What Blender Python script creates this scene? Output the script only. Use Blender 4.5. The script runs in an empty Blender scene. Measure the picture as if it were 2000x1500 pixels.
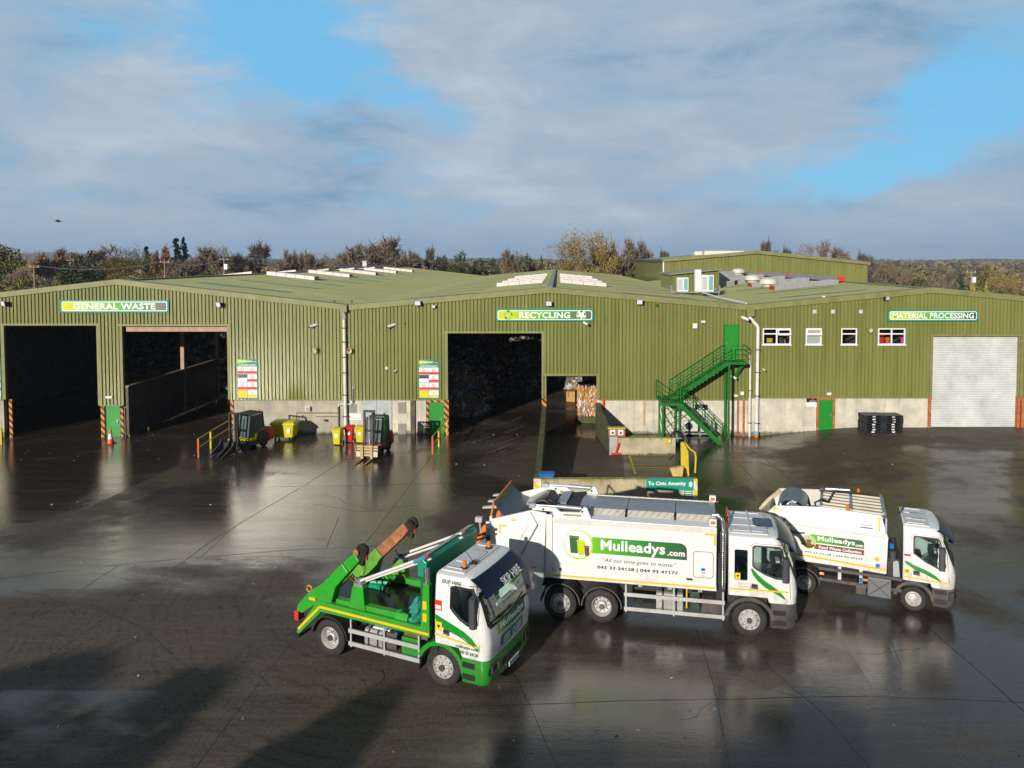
import bpy, math, random
from mathutils import Vector, Matrix
R = math.radians
sc = bpy.context.scene
# ---------------------------------------------------------------- camera
F, U0, HZ, H, D = 1420.0, 1090.0, 508.0, 11.2, 46.5
TILT = R(2.3)
VP = HZ + F * math.tan(TILT)
cd = bpy.data.cameras.new('camera')
cam = bpy.data.objects.new('camera', cd)
sc.collection.objects.link(cam)
cam.location = (0, -D, H)
cam.rotation_euler = (R(90) - TILT, 0, 0)
cd.sensor_width = 36
cd.lens = F * 36 / 2000
cd.shift_x = -(U0 - 1000) / 2000
cd.shift_y = -(750 - VP) / 2000
cd.clip_start = 0.1
cd.clip_end = 30000
sc.camera = cam
# ---------------------------------------------------------------- view
sc.view_settings.view_transform = 'Standard'
sc.view_settings.look = 'None'
sc.view_settings.exposure = 0.0
sc.view_settings.gamma = 1.0
sc.view_settings.use_curve_mapping = False
sc.cycles.use_denoising = True
sc.cycles.max_bounces = 6
sc.cycles.diffuse_bounces = 3
sc.cycles.glossy_bounces = 3
sc.cycles.transmission_bounces = 4
sc.cycles.volume_bounces = 0
sc.cycles.sample_clamp_indirect = 20
sc.cycles.caustics_reflective = False
sc.cycles.caustics_refractive = False
# ---------------------------------------------------------------- sun
SUN_EL, SUN_AZ = R(16.5), R(25)          # AZ: how far the sun stands to the left of straight behind the camera
sdir = Vector((math.sin(SUN_AZ) * math.cos(SUN_EL), math.cos(SUN_AZ) * math.cos(SUN_EL), -math.sin(SUN_EL)))
sl = bpy.data.lights.new('sun', 'SUN')
sun = bpy.data.objects.new('sun', sl)
sc.collection.objects.link(sun)
sun.rotation_euler = sdir.to_track_quat('-Z', 'Y').to_euler()
sl.energy = 5.0
sl.angle = R(0.6)
sl.color = (1.0, 0.925, 0.82)
# ---------------------------------------------------------------- world
world = bpy.data.worlds.new('World')
sc.world = world
world.use_nodes = True
nt = world.node_tree
nt.nodes.clear()


class NG:
    """tiny helper to write node trees in few lines"""
    def __init__(s, nt):
        s.nt = nt

    def n(s, typ, ins=None, **kw):
        nd = s.nt.nodes.new(typ)
        for k, v in kw.items():
            setattr(nd, k, v)
        for k, v in (ins or {}).items():
            if isinstance(v, bpy.types.NodeSocket):
                s.nt.links.new(v, nd.inputs[k])
            else:
                nd.inputs[k].default_value = v
        return nd

    def math(s, op, a, b=None, c=None, clamp=False):
        i = {0: a}
        if b is not None:
            i[1] = b
        if c is not None:
            i[2] = c
        nd = s.n('ShaderNodeMath', i, operation=op, use_clamp=clamp)
        return nd.outputs[0]

    def noise(s, vec, scale, detail=4, rough=0.55, dist=0.0, out='Fac'):
        nd = s.n('ShaderNodeTexNoise', {'Vector': vec, 'Scale': scale, 'Detail': detail, 'Roughness': rough, 'Distortion': dist})
        return nd.outputs[out]

    def ramp(s, fac, pts, interp='LINEAR'):
        nd = s.n('ShaderNodeValToRGB', {0: fac})
        cr = nd.color_ramp
        cr.interpolation = interp
        while len(cr.elements) > 1:
            cr.elements.remove(cr.elements[-1])
        cr.elements[0].position = pts[0][0]
        cr.elements[0].color = col4(pts[0][1])
        for p, c in pts[1:]:
            e = cr.elements.new(p)
            e.color = col4(c)
        return nd.outputs[0]

    def mix(s, fac, a, b, blend='MIX'):
        nd = s.n('ShaderNodeMix', {0: fac}, data_type='RGBA', blend_type=blend)
        for k, v in ((6, a), (7, b)):
            if isinstance(v, bpy.types.NodeSocket):
                s.nt.links.new(v, nd.inputs[k])
            else:
                nd.inputs[k].default_value = col4(v)
        return nd.outputs[2]

    def maprange(s, v, a, b, c=0.0, d=1.0, smooth=True):
        nd = s.n('ShaderNodeMapRange', {0: v, 1: a, 2: b, 3: c, 4: d})
        if smooth:
            nd.interpolation_type = 'SMOOTHSTEP'
        return nd.outputs[0]

    def scale(s, vec, sx, sy, sz, rot=0.0, loc=(0, 0, 0)):
        nd = s.n('ShaderNodeMapping', {'Vector': vec, 'Scale': (sx, sy, sz), 'Rotation': (0, 0, rot), 'Location': loc})
        return nd.outputs[0]


def col4(c):
    if isinstance(c, (int, float)):
        return (c, c, c, 1)
    return (c[0], c[1], c[2], 1) if len(c) == 3 else c


def px_dir(u, v):
    a, b = (u - U0) / F, -(v - VP) / F
    d = Vector((a, math.cos(TILT) + b * math.sin(TILT), -math.sin(TILT) + b * math.cos(TILT)))
    return d


g = NG(nt)
tc = g.n('ShaderNodeTexCoord').outputs['Generated']
sky = g.n('ShaderNodeTexSky', sky_type='NISHITA', sun_disc=False, sun_elevation=SUN_EL,
          sun_rotation=math.atan2(-sdir.x, -sdir.y), altitude=80, air_density=1.0, dust_density=0.4, ozone_density=3.0).outputs[0]
sep = g.n('ShaderNodeSeparateXYZ', {0: tc})
up = g.math('MAXIMUM', sep.outputs[2], 0.0)
den = g.math('ADD', up, 0.16)
cx = g.math('DIVIDE', sep.outputs[0], den)
cy = g.math('DIVIDE', sep.outputs[1], den)
cv = g.n('ShaderNodeCombineXYZ', {0: cx, 1: cy, 2: 0.0}).outputs[0]
cvs = g.scale(tc, 1.0, 1.0, 2.3, rot=R(0))
n1 = g.noise(cvs, 2.3, 4, 0.5, 0.4)
n2 = g.noise(g.scale(tc, 1.0, 1.0, 3.0, rot=R(20)), 6.0, 8, 0.62, 0.6)
n4 = g.noise(g.scale(tc, 1.0, 1.0, 3.2, loc=(2.0, 5.0, 1.0)), 5.0, 5, 0.55, 0.5)
warp = g.noise(cvs, 3.4, 5, 0.6, 0.0, 'Color')
wv = g.n('ShaderNodeVectorMath', {0: warp, 1: (0.5, 0.5, 0.5)}, operation='SUBTRACT').outputs[0]
wv = g.n('ShaderNodeVectorMath', {0: wv, 'Scale': 0.34}, operation='SCALE').outputs[0]
dw = g.n('ShaderNodeVectorMath', {0: tc, 1: wv}, operation='ADD').outputs[0]


def blob(u, v, rad, amt):
    d = px_dir(u, v).normalized()
    ds = g.n('ShaderNodeVectorMath', {0: dw, 1: tuple(d)}, operation='DISTANCE').outputs['Value']
    return g.maprange(ds, 0.0, rad, amt, 0.0)


acc = g.math('ADD', g.math('MULTIPLY', n1, 0.42), g.math('ADD', g.math('MULTIPLY', n2, 0.5), 0.24))
# openings of blue between the clouds
for b in ((230, 30, .14, -.22), (430, 60, .16, -.3), (590, 110, .16, -.34), (660, 190, .13, -.28), (790, 60, .14, -.28), (770, 240, .09, -.2), (850, 300, .10, -.3), (760, 395, .06, -.12),
          (1990, 170, .14, -.26), (1860, 250, .13, -.3), (1740, 300, .12, -.28), (1610, 330, .11, -.22), (1480, 355, .1, -.16), (1700, 375, .08, -.16), (1350, 375, .08, -.1), (40, 335, .09, -.18), (1960, 20, .12, -.14), (1130, 180, .1, -.1)):
    acc = g.math('ADD', acc, blob(b[0], b[1], b[2] * 1.0, b[3] * .84))
mask = g.maprange(acc, 0.28, 0.66)
lowm = g.maprange(sep.outputs[2], 0.0, 0.10, 1.0, 0.0)
mask = g.math('MAXIMUM', mask, g.math('MULTIPLY', lowm, 0.75))
shade = g.math('ADD', g.math('MULTIPLY', n1, 0.25), g.math('ADD', g.math('MULTIPLY', n2, 0.4), g.math('MULTIPLY', n4, 0.45)))
for b in ((960, 300, .22, .10), (1250, 290, .22, .05), (1250, 120, .4, -.06), (430, 150, .18, .06), (450, 290, .2, -.04), (1180, 230, .2, -.05), (620, 330, .2, -.06), (1100, 370, .3, .07), (100, 150, .3, .03), (1500, 400, .3, .05)):
    shade = g.math('ADD', shade, blob(*b))
cc = g.ramp(shade, [(0.41, (2.2, 3.5, 5.1)), (0.51, (3.3, 4.6, 6.0)), (0.60, (4.0, 5.0, 6.2)), (0.74, (5.2, 6.0, 6.9))])
zen = g.maprange(sep.outputs[2], 0.0, 0.35)
hz = g.mix(zen, (2.8, 4.3, 6.0), (3.9, 5.0, 6.3))
hzb = g.maprange(sep.outputs[2], 0.0, 0.07, 1.0, 0.0)
cc = g.mix(g.math('MULTIPLY', hzb, 0.7), cc, hz)
bluec = g.mix(0.8, sky, (1.9, 5.8, 9.3))
skyc = g.mix(mask, bluec, cc)
# sky dimmed overhead and behind the camera, out of view, to deepen shadows
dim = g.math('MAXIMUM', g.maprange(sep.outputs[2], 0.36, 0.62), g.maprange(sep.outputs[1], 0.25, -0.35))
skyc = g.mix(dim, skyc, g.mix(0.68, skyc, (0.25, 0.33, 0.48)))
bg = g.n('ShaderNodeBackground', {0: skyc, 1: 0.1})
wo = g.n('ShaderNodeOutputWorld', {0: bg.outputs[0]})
# ---------------------------------------------------------------- helpers
def ray(u, v):
    return px_dir(u, v)


def onY(u, v, y=0.0):
    r = ray(u, v); t = (y + D) / r.y
    return Vector((r.x * t, y, H + r.z * t))


def onZ(u, v, z=0.0):
    r = ray(u, v); t = (z - H) / r.z
    return Vector((r.x * t, -D + r.y * t, z))


def fx(u, v=650):
    return onY(u, v).x


def fz(v, u=1000):
    return onY(u, v).z


def ss(a, b, x):
    t = max(0.0, min(1.0, (x - a) / (b - a)))
    return t * t * (3 - 2 * t)


def gz(x, y):
    """height of the yard"""
    z = 0.42 * ss(13.5, 19.5, x) * ss(-13, -2, y)
    z += -0.22 * ss(-24, -31, x) * ss(-9, -1, y)
    z += -0.16 * ss(2.5, 0, abs(x - 12.3)) * ss(-4, -0.5, y) * 1.0
    return z


SPLIT = set('concrete_plinth end_plate drip_flashing door_flashing window_seal side_window rear_side_window steel_post hazard_post cabinet_door cab_pillar corner_tape tread fork_shank stringer insulator valve_block board_stripe axle_stub pin emblem_arrow yellow_sticker blue_sticker roof_rib lamp_housing tail_light exhaust_stack guard_post wheel_nut_x ram_end sheet_arm striped_end louvre sheet_metal notice_x treads barge_board inner_wall'.split())


class MB:
    def __init__(s, T=None):
        s.v = []; s.f = []; s.m = []; s.T = T

    def P(s, *pts):
        i = len(s.v)
        for p in pts:
            p = Vector(p)
            s.v.append(s.T @ p if s.T else p)
        return i

    def face(s, pts, m=0):
        i = s.P(*pts)
        s.f.append(tuple(range(i, i + len(pts)))); s.m.append(m)

    def box(s, x0, x1, y0, y1, z0, z1, m=0):
        i = s.P((x0, y0, z0), (x1, y0, z0), (x1, y1, z0), (x0, y1, z0), (x0, y0, z1), (x1, y0, z1), (x1, y1, z1), (x0, y1, z1))
        for q in ((3, 2, 1, 0), (4, 5, 6, 7), (0, 1, 5, 4), (1, 2, 6, 5), (2, 3, 7, 6), (3, 0, 4, 7)):
            s.f.append(tuple(i + k for k in q)); s.m.append(m)
        return s

    def bar(s, p, q, w, h=None, m=0, upv=(0, 0, 1)):
        """rectangular bar from p to q"""
        h = h or w
        p, q = Vector(p), Vector(q); d = (q - p).normalized(); upv = Vector(upv)
        if abs(d.dot(upv)) > 0.98:
            upv = Vector((0, 1, 0))
        a = d.cross(upv).normalized() * (w / 2); b = a.cross(d).normalized() * (h / 2)
        i = s.P(p - a - b, p + a - b, p + a + b, p - a + b, q - a - b, q + a - b, q + a + b, q - a + b)
        for k in ((0, 1, 2, 3), (7, 6, 5, 4), (0, 4, 5, 1), (1, 5, 6, 2), (2, 6, 7, 3), (3, 7, 4, 0)):
            s.f.append(tuple(i + j for j in k)); s.m.append(m)
        return s

    def tube(s, pts, r, n=8, m=0, caps=True):
        pts = [Vector(p) for p in pts]; rr = r if isinstance(r, (list, tuple)) else [r] * len(pts)
        base = []; ref = None
        for k, p in enumerate(pts):
            d = (pts[min(k + 1, len(pts) - 1)] - pts[max(k - 1, 0)]).normalized()
            if ref is None or abs(d.dot(ref)) > 0.95:
                ref = Vector((0, 0, 1)) if abs(d.z) < 0.9 else Vector((1, 0, 0))
            a = d.cross(ref).normalized(); b = a.cross(d).normalized()
            base.append(s.P(*[p + (a * math.cos(t) + b * math.sin(t)) * rr[k] for t in [2 * math.pi * j / n for j in range(n)]]))
        for k in range(len(pts) - 1):
            for j in range(n):
                s.f.append((base[k] + j, base[k] + (j + 1) % n, base[k + 1] + (j + 1) % n, base[k + 1] + j)); s.m.append(m)
        if caps:
            s.f.append(tuple(base[0] + j for j in range(n))[::-1]); s.m.append(m)
            s.f.append(tuple(base[-1] + j for j in range(n))); s.m.append(m)
        return s

    def prism(s, poly, axis, a0, a1, m=0, m2=None):
        """extrude 2D polygon along axis; 'y': poly=(x,z); 'x': (y,z); 'z': (x,y)"""
        def P3(p, a):
            return {'y': (p[0], a, p[1]), 'x': (a, p[0], p[1]), 'z': (p[0], p[1], a)}[axis]
        n = len(poly)
        i = s.P(*[P3(p, a0) for p in poly]); j = s.P(*[P3(p, a1) for p in poly])
        s.f.append(tuple(range(i, i + n))); s.m.append(m)
        s.f.append(tuple(range(j + n - 1, j - 1, -1))); s.m.append(m if m2 is None else m2)
        for k in range(n):
            s.f.append((i + k, j + k, j + (k + 1) % n, i + (k + 1) % n)); s.m.append(m)
        return s

    def lathe(s, prof, c, axis='y', n=24, m=0, close=False):
        """prof: list of (radius, along)"""
        c = Vector(c); base = []
        for r, a in prof:
            row = []
            for j in range(n):
                t = 2 * math.pi * j / n; p, q = r * math.cos(t), r * math.sin(t)
                row.append(c + Vector({'y': (p, a, q), 'z': (p, q, a), 'x': (a, p, q)}[axis]))
            base.append(s.P(*row))
        for k in range(len(prof) - 1):
            for j in range(n):
                s.f.append((base[k] + j, base[k] + (j + 1) % n, base[k + 1] + (j + 1) % n, base[k + 1] + j)); s.m.append(m)
        return s

    def loft(s, rings, m=0, cap0=True, cap1=True, closed=True):
        n = len(rings[0]); b = [s.P(*r) for r in rings]
        for k in range(len(rings) - 1):
            for j in range(n if closed else n - 1):
                s.f.append((b[k] + j, b[k] + (j + 1) % n, b[k + 1] + (j + 1) % n, b[k + 1] + j)); s.m.append(m)
        if cap0:
            s.f.append(tuple(b[0] + j for j in range(n))[::-1]); s.m.append(m)
        if cap1:
            s.f.append(tuple(b[-1] + j for j in range(n))); s.m.append(m)
        return s

    def islands(s):
        par = list(range(len(s.v)))
        def fd(a):
            while par[a] != a:
                par[a] = par[par[a]]; a = par[a]
            return a
        for f in s.f:
            for k in f[1:]:
                par[fd(k)] = fd(f[0])
        gr = {}
        for k, f in enumerate(s.f):
            gr.setdefault(fd(f[0]), []).append(k)
        out = []
        for fs in gr.values():
            m = MB(); mp = {}
            for k in fs:
                f = []
                for i in s.f[k]:
                    if i not in mp:
                        mp[i] = len(m.v); m.v.append(s.v[i])
                    f.append(mp[i])
                m.f.append(tuple(f)); m.m.append(s.m[k])
            out.append(m)
        return out

    def build(s, name, mats, parent=None, loc=None, rz=None, smooth=False, bevel=0.0, kind=None, fix=True):
        if name in SPLIT and parent is not None:
            il = s.islands()
            if len(il) > 1:
                return [m.build(name, mats, parent, loc, rz, smooth, bevel, kind, fix) for m in il][0]
        if not s.f:
            s.box(0, .01, 0, .01, 0, .01)
        me = bpy.data.meshes.new(name)
        me.from_pydata([tuple(v) for v in s.v], [], s.f)
        for mt in (mats if isinstance(mats, (list, tuple)) else [mats]):
            me.materials.append(mt)
        me.polygons.foreach_set('material_index', s.m)
        if fix and len(s.f) < 6000:
            import bmesh
            bm = bmesh.new(); bm.from_mesh(me)
            bmesh.ops.recalc_face_normals(bm, faces=bm.faces)
            bm.to_mesh(me); bm.free()
        o = bpy.data.objects.new(name, me)
        sc.collection.objects.link(o)
        if parent:
            o.parent = parent
        if loc is not None:
            o.location = loc
        if rz:
            o.rotation_euler = (0, 0, rz)
        if smooth:
            me.polygons.foreach_set('use_smooth', [True] * len(me.polygons))
            try:
                me.set_sharp_from_angle(angle=R(38))
            except Exception:
                pass
        if bevel:
            b = o.modifiers.new('bevel', 'BEVEL'); b.width = bevel; b.segments = 2; b.limit_method = 'ANGLE'; b.angle_limit = R(40)
        if kind:
            o['kind'] = kind
        return o


def tag(o, label, cat, group=None):
    o['label'] = label; o['category'] = cat
    if group:
        o['group'] = group
    return o


def thing(name, label, cat, loc=(0, 0, 0), rz=0.0, group=None):
    o = bpy.data.objects.new(name, None)
    sc.collection.objects.link(o)
    o.empty_display_size = 0.3
    o.location = loc; o.rotation_euler = (0, 0, rz)
    return tag(o, label, cat, group)


def copy_tree(o, parent=None):
    c = o.copy(); sc.collection.objects.link(c); c.parent = parent
    for ch in list(o.children):
        copy_tree(ch, c)
    return c


def dup(o, loc, rz, label=None, scale=None):
    c = copy_tree(o); c.location = loc; c.rotation_euler = (0, 0, rz)
    if label:
        c['label'] = label
    if scale is not None:
        c.scale = scale if isinstance(scale, (tuple, list)) else (scale,) * 3
    return c


_tx = {}


def lettering(text, mat, parent, origin, w, h=None, xd=(1, 0, 0), yd=(0, 0, 1), bold=0.02, name='lettering', shear=0.0, depth=0.004, center=True, T=None):
    """flat letters as a mesh: origin = centre (or left baseline), w = width"""
    cu = bpy.data.curves.new('t', 'FONT'); cu.body = text; cu.size = 1.0; cu.offset = bold; cu.shear = shear; cu.resolution_u = 3
    cu.space_character = 1.0 + bold * 1.6
    o = bpy.data.objects.new('t', cu); sc.collection.objects.link(o)
    dg = bpy.context.evaluated_depsgraph_get(); ev = o.evaluated_get(dg)
    me = bpy.data.meshes.new_from_object(ev); bpy.data.objects.remove(o)
    xs = [v.co.x for v in me.vertices]; ys = [v.co.y for v in me.vertices]
    x0, x1, y0, y1 = min(xs), max(xs), min(ys), max(ys)
    sx = w / (x1 - x0); sy = (h / (y1 - y0)) if h else sx
    xd, yd, org = Vector(xd), Vector(yd), Vector(origin); nrm = xd.cross(yd).normalized()
    for v in me.vertices:
        a = (v.co.x - (x0 + x1) / 2) * sx if center else (v.co.x - x0) * sx
        b = (v.co.y - (y0 + y1) / 2) * sy if center else (v.co.y - y0) * sy
        p = org + xd * a + yd * b + nrm * depth
        v.co = T(p) if T else p
    me.materials.append(mat)
    o = bpy.data.objects.new(name, me); sc.collection.objects.link(o)
    if parent:
        o.parent = parent
    return o


def rrect(x0, x1, z0, z1, r, n=5, corners=(1, 1, 1, 1)):
    """rounded rectangle outline: corners = bl, br, tr, tl"""
    out = []
    for k, (cx, cz, a0) in enumerate(((x0 + r, z0 + r, 180), (x1 - r, z0 + r, 270), (x1 - r, z1 - r, 0), (x0 + r, z1 - r, 90))):
        if corners[k]:
            for j in range(n + 1):
                a = R(a0 + 90 * j / n); out.append((cx + r * math.cos(a), cz + r * math.sin(a)))
        else:
            out.append(((x0, x1, x1, x0)[k], (z0, z0, z1, z1)[k]))
    return out


# ---------------------------------------------------------------- materials
_m = {}


def mat(name, color, rough=0.6, metal=0.0, var=0.0, vscale=3.0, dirt=0.0, dirtc=(0.05, 0.045, 0.035), bump=0.0, bscale=20.0, spec=0.5,
        emit=None, coat=0.0, streak=False, trans=0.0, alpha=1.0, grime=0.0):
    if name in _m:
        return _m[name]
    m = bpy.data.materials.new(name); m.use_nodes = True
    nt = m.node_tree; nt.nodes.clear(); g = NG(nt)
    pos = g.n('ShaderNodeNewGeometry').outputs['Position']
    c = col4(color)
    if var:
        nz = g.noise(pos, vscale, 5, 0.6)
        lo = tuple(x * (1 - var) for x in color[:3]); hi = tuple(min(1, x * (1 + var)) for x in color[:3])
        c = g.ramp(nz, [(0.3, lo), (0.7, hi)])
    if dirt:
        v2 = g.scale(pos, 1, 1, 0.18) if streak else pos
        dn = g.noise(v2, 2.6 if streak else 1.7, 6, 0.65)
        c = g.mix(g.math('MULTIPLY', g.maprange(dn, 0.45, 0.75), dirt), c, dirtc)
    if grime:
        zz = g.n('ShaderNodeSeparateXYZ', {0: pos}).outputs[2]
        gn = g.noise(g.scale(pos, 1, 1, .5), 4.5, 6, .7)
        k = g.math('MULTIPLY', g.maprange(zz, 2.3, .7), g.maprange(gn, .35, .7))
        c = g.mix(g.math('MULTIPLY', k, grime), c, (.13, .10, .07))
        fl = g.noise(g.scale(pos, 2.5, 2.5, .35), 2.0, 5, .65)
        c = g.mix(g.maprange(fl, .55, .8, 0, grime * .45), c, (.30, .26, .20))
    ins = {'Base Color': c, 'Roughness': rough, 'Metallic': metal, 'Specular IOR Level': spec, 'Coat Weight': coat, 'Coat Roughness': 0.08}
    if trans:
        ins['Transmission Weight'] = trans
    if alpha < 1:
        ins['Alpha'] = alpha
    b = g.n('ShaderNodeBsdfPrincipled', ins)
    if emit:
        b.inputs['Emission Color'].default_value = col4(emit[0]); b.inputs['Emission Strength'].default_value = emit[1]
    if bump:
        bn = g.noise(pos, bscale, 4, 0.6)
        bp = g.n('ShaderNodeBump', {'Height': bn, 'Strength': bump, 'Distance': 0.02})
        nt.links.new(bp.outputs[0], b.inputs['Normal'])
    g.n('ShaderNodeOutputMaterial', {0: b.outputs[0]})
    _m[name] = m
    return m


def stripes(name, c1, c2, pitch, ang=45, rough=0.6, dirt=0.3):
    """diagonal hazard stripes in the x/z plane"""
    m = bpy.data.materials.new(name); m.use_nodes = True
    nt = m.node_tree; nt.nodes.clear(); g = NG(nt)
    pos = g.n('ShaderNodeNewGeometry').outputs['Position']
    s = g.n('ShaderNodeSeparateXYZ', {0: pos})
    t = g.math('ADD', g.math('MULTIPLY', g.math('ADD', s.outputs[0], s.outputs[1]), math.sin(R(ang))), g.math('MULTIPLY', s.outputs[2], math.cos(R(ang))))
    fr = g.math('FRACT', g.math('DIVIDE', t, pitch))
    k = g.math('GREATER_THAN', fr, 0.5)
    c = g.mix(k, c1, c2)
    dn = g.maprange(g.noise(pos, 3.0, 5, 0.65), 0.45, 0.7)
    c = g.mix(g.math('MULTIPLY', dn, dirt), c, (0.08, 0.05, 0.03))
    b = g.n('ShaderNodeBsdfPrincipled', {'Base Color': c, 'Roughness': rough})
    g.n('ShaderNodeOutputMaterial', {0: b.outputs[0]})
    return m


def gradient(name, stops, x0, x1, axis=0, rough=0.35):
    """printed colour gradient along an object axis (a sign's own print)"""
    m = bpy.data.materials.new(name); m.use_nodes = True
    nt = m.node_tree; nt.nodes.clear(); g = NG(nt)
    s = g.n('ShaderNodeSeparateXYZ', {0: g.n('ShaderNodeTexCoord').outputs['Object']})
    c = g.ramp(g.maprange(s.outputs[axis], x0, x1, smooth=False), stops)
    b = g.n('ShaderNodeBsdfPrincipled', {'Base Color': c, 'Roughness': rough})
    g.n('ShaderNodeOutputMaterial', {0: b.outputs[0]})
    return m


def cladding_mat(name, color, wall=True):
    m = bpy.data.materials.new(name); m.use_nodes = True
    nt = m.node_tree; nt.nodes.clear(); g = NG(nt)
    pos = g.n('ShaderNodeNewGeometry').outputs['Position']
    s = g.n('ShaderNodeSeparateXYZ', {0: pos})
    big = g.noise(g.scale(pos, 0.12, 0.12, 0.2), 1.0, 3, 0.5)
    stv = g.scale(pos, 2.6, 2.6, 0.16) if wall else g.scale(pos, 0.12, 2.2, 0.5)
    st = g.noise(stv, 1.0, 5, 0.62)
    lo = tuple(x * 0.80 for x in color); hi = tuple(x * 1.18 for x in color)
    c = g.ramp(st, [(0.3, lo), (0.7, hi)])
    # sheets differ a little from one another
    sheet = g.n('ShaderNodeTexWhiteNoise', {'W': g.math('FLOOR', g.math('DIVIDE', s.outputs[0 if wall else 1], 1.0))}, noise_dimensions='1D').outputs[0]
    c = g.mix(g.math('MULTIPLY', sheet, 0.22), c, tuple(x * 0.72 for x in color))
    c = g.mix(g.maprange(big, 0.45, 0.7, 0, 0.5), c, (color[0] * 1.25, color[1] * 1.12, color[2] * 1.2))
    dn = g.noise(g.scale(pos, 1.3, 1.3, 0.35) if wall else g.scale(pos, 0.3, 1.5, 1), 1.4, 6, 0.7)
    c = g.mix(g.maprange(dn, 0.58, 0.8, 0, 0.55), c, (0.055, 0.06, 0.03))
    b = g.n('ShaderNodeBsdfPrincipled', {'Base Color': c, 'Roughness': 0.27 if wall else 0.4, 'Specular IOR Level': 0.75 if wall else 0.5})
    if not wall:
        bp = g.n('ShaderNodeBump', {'Height': g.noise(pos, 1.2, 4, 0.6), 'Strength': 0.25, 'Distance': 0.05})
        nt.links.new(bp.outputs[0], b.inputs['Normal'])
    g.n('ShaderNodeOutputMaterial', {0: b.outputs[0]})
    return m


def concrete_mat(name, color, moss=0.5, z0=0.0, z1=0.6, top=None):
    m = bpy.data.materials.new(name); m.use_nodes = True
    nt = m.node_tree; nt.nodes.clear(); g = NG(nt)
    pos = g.n('ShaderNodeNewGeometry').outputs['Position']
    s = g.n('ShaderNodeSeparateXYZ', {0: pos})
    a = g.noise(pos, 1.1, 6, 0.62); st = g.noise(g.scale(pos, 3.0, 3.0, 0.25), 1.0, 5, 0.65)
    c = g.ramp(a, [(0.3, tuple(x * 0.72 for x in color)), (0.7, tuple(min(1, x * 1.18) for x in color))])
    c = g.mix(g.maprange(st, 0.48, 0.75, 0, 0.55), c, tuple(x * 0.45 for x in color))
    # formwork joints and tie holes
    vj = g.math('PINGPONG', s.outputs[0], 1.22)
    c = g.mix(g.maprange(vj, 0.0, 0.02, 0.55, 0.0), c, (0.1, 0.09, 0.08))
    hj = g.math('PINGPONG', g.math('SUBTRACT', s.outputs[2], 0.1), 1.05)
    c = g.mix(g.maprange(hj, 0.0, 0.018, 0.5, 0.0), c, (0.1, 0.09, 0.08))
    if moss:
        mn = g.noise(pos, 2.3, 5, 0.65)
        k = g.math('ADD', g.maprange(s.outputs[2], z0, z1, 1.0, 0.0), g.math('MULTIPLY', g.math('SUBTRACT', mn, 0.5), 1.6))
        c = g.mix(g.maprange(k, 0.35, 0.95, 0, moss), c, (0.055, 0.065, 0.02))
        if top is not None:
            k2 = g.math('ADD', g.maprange(s.outputs[2], top - 0.75, top, 0.0, 1.0), g.math('MULTIPLY', g.math('SUBTRACT', g.noise(g.scale(pos, 4, 4, 0.5), 1.0, 5, 0.6), 0.5), 2.2))
            c = g.mix(g.maprange(k2, 0.3, 1.0, 0, 0.9), c, (0.20, 0.18, 0.025))
    b = g.n('ShaderNodeBsdfPrincipled', {'Base Color': c, 'Roughness': 0.85})
    bp = g.n('ShaderNodeBump', {'Height': g.noise(pos, 14, 5, 0.7), 'Strength': 0.35, 'Distance': 0.02})
    nt.links.new(bp.outputs[0], b.inputs['Normal'])
    g.n('ShaderNodeOutputMaterial', {0: b.outputs[0]})
    return m


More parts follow.
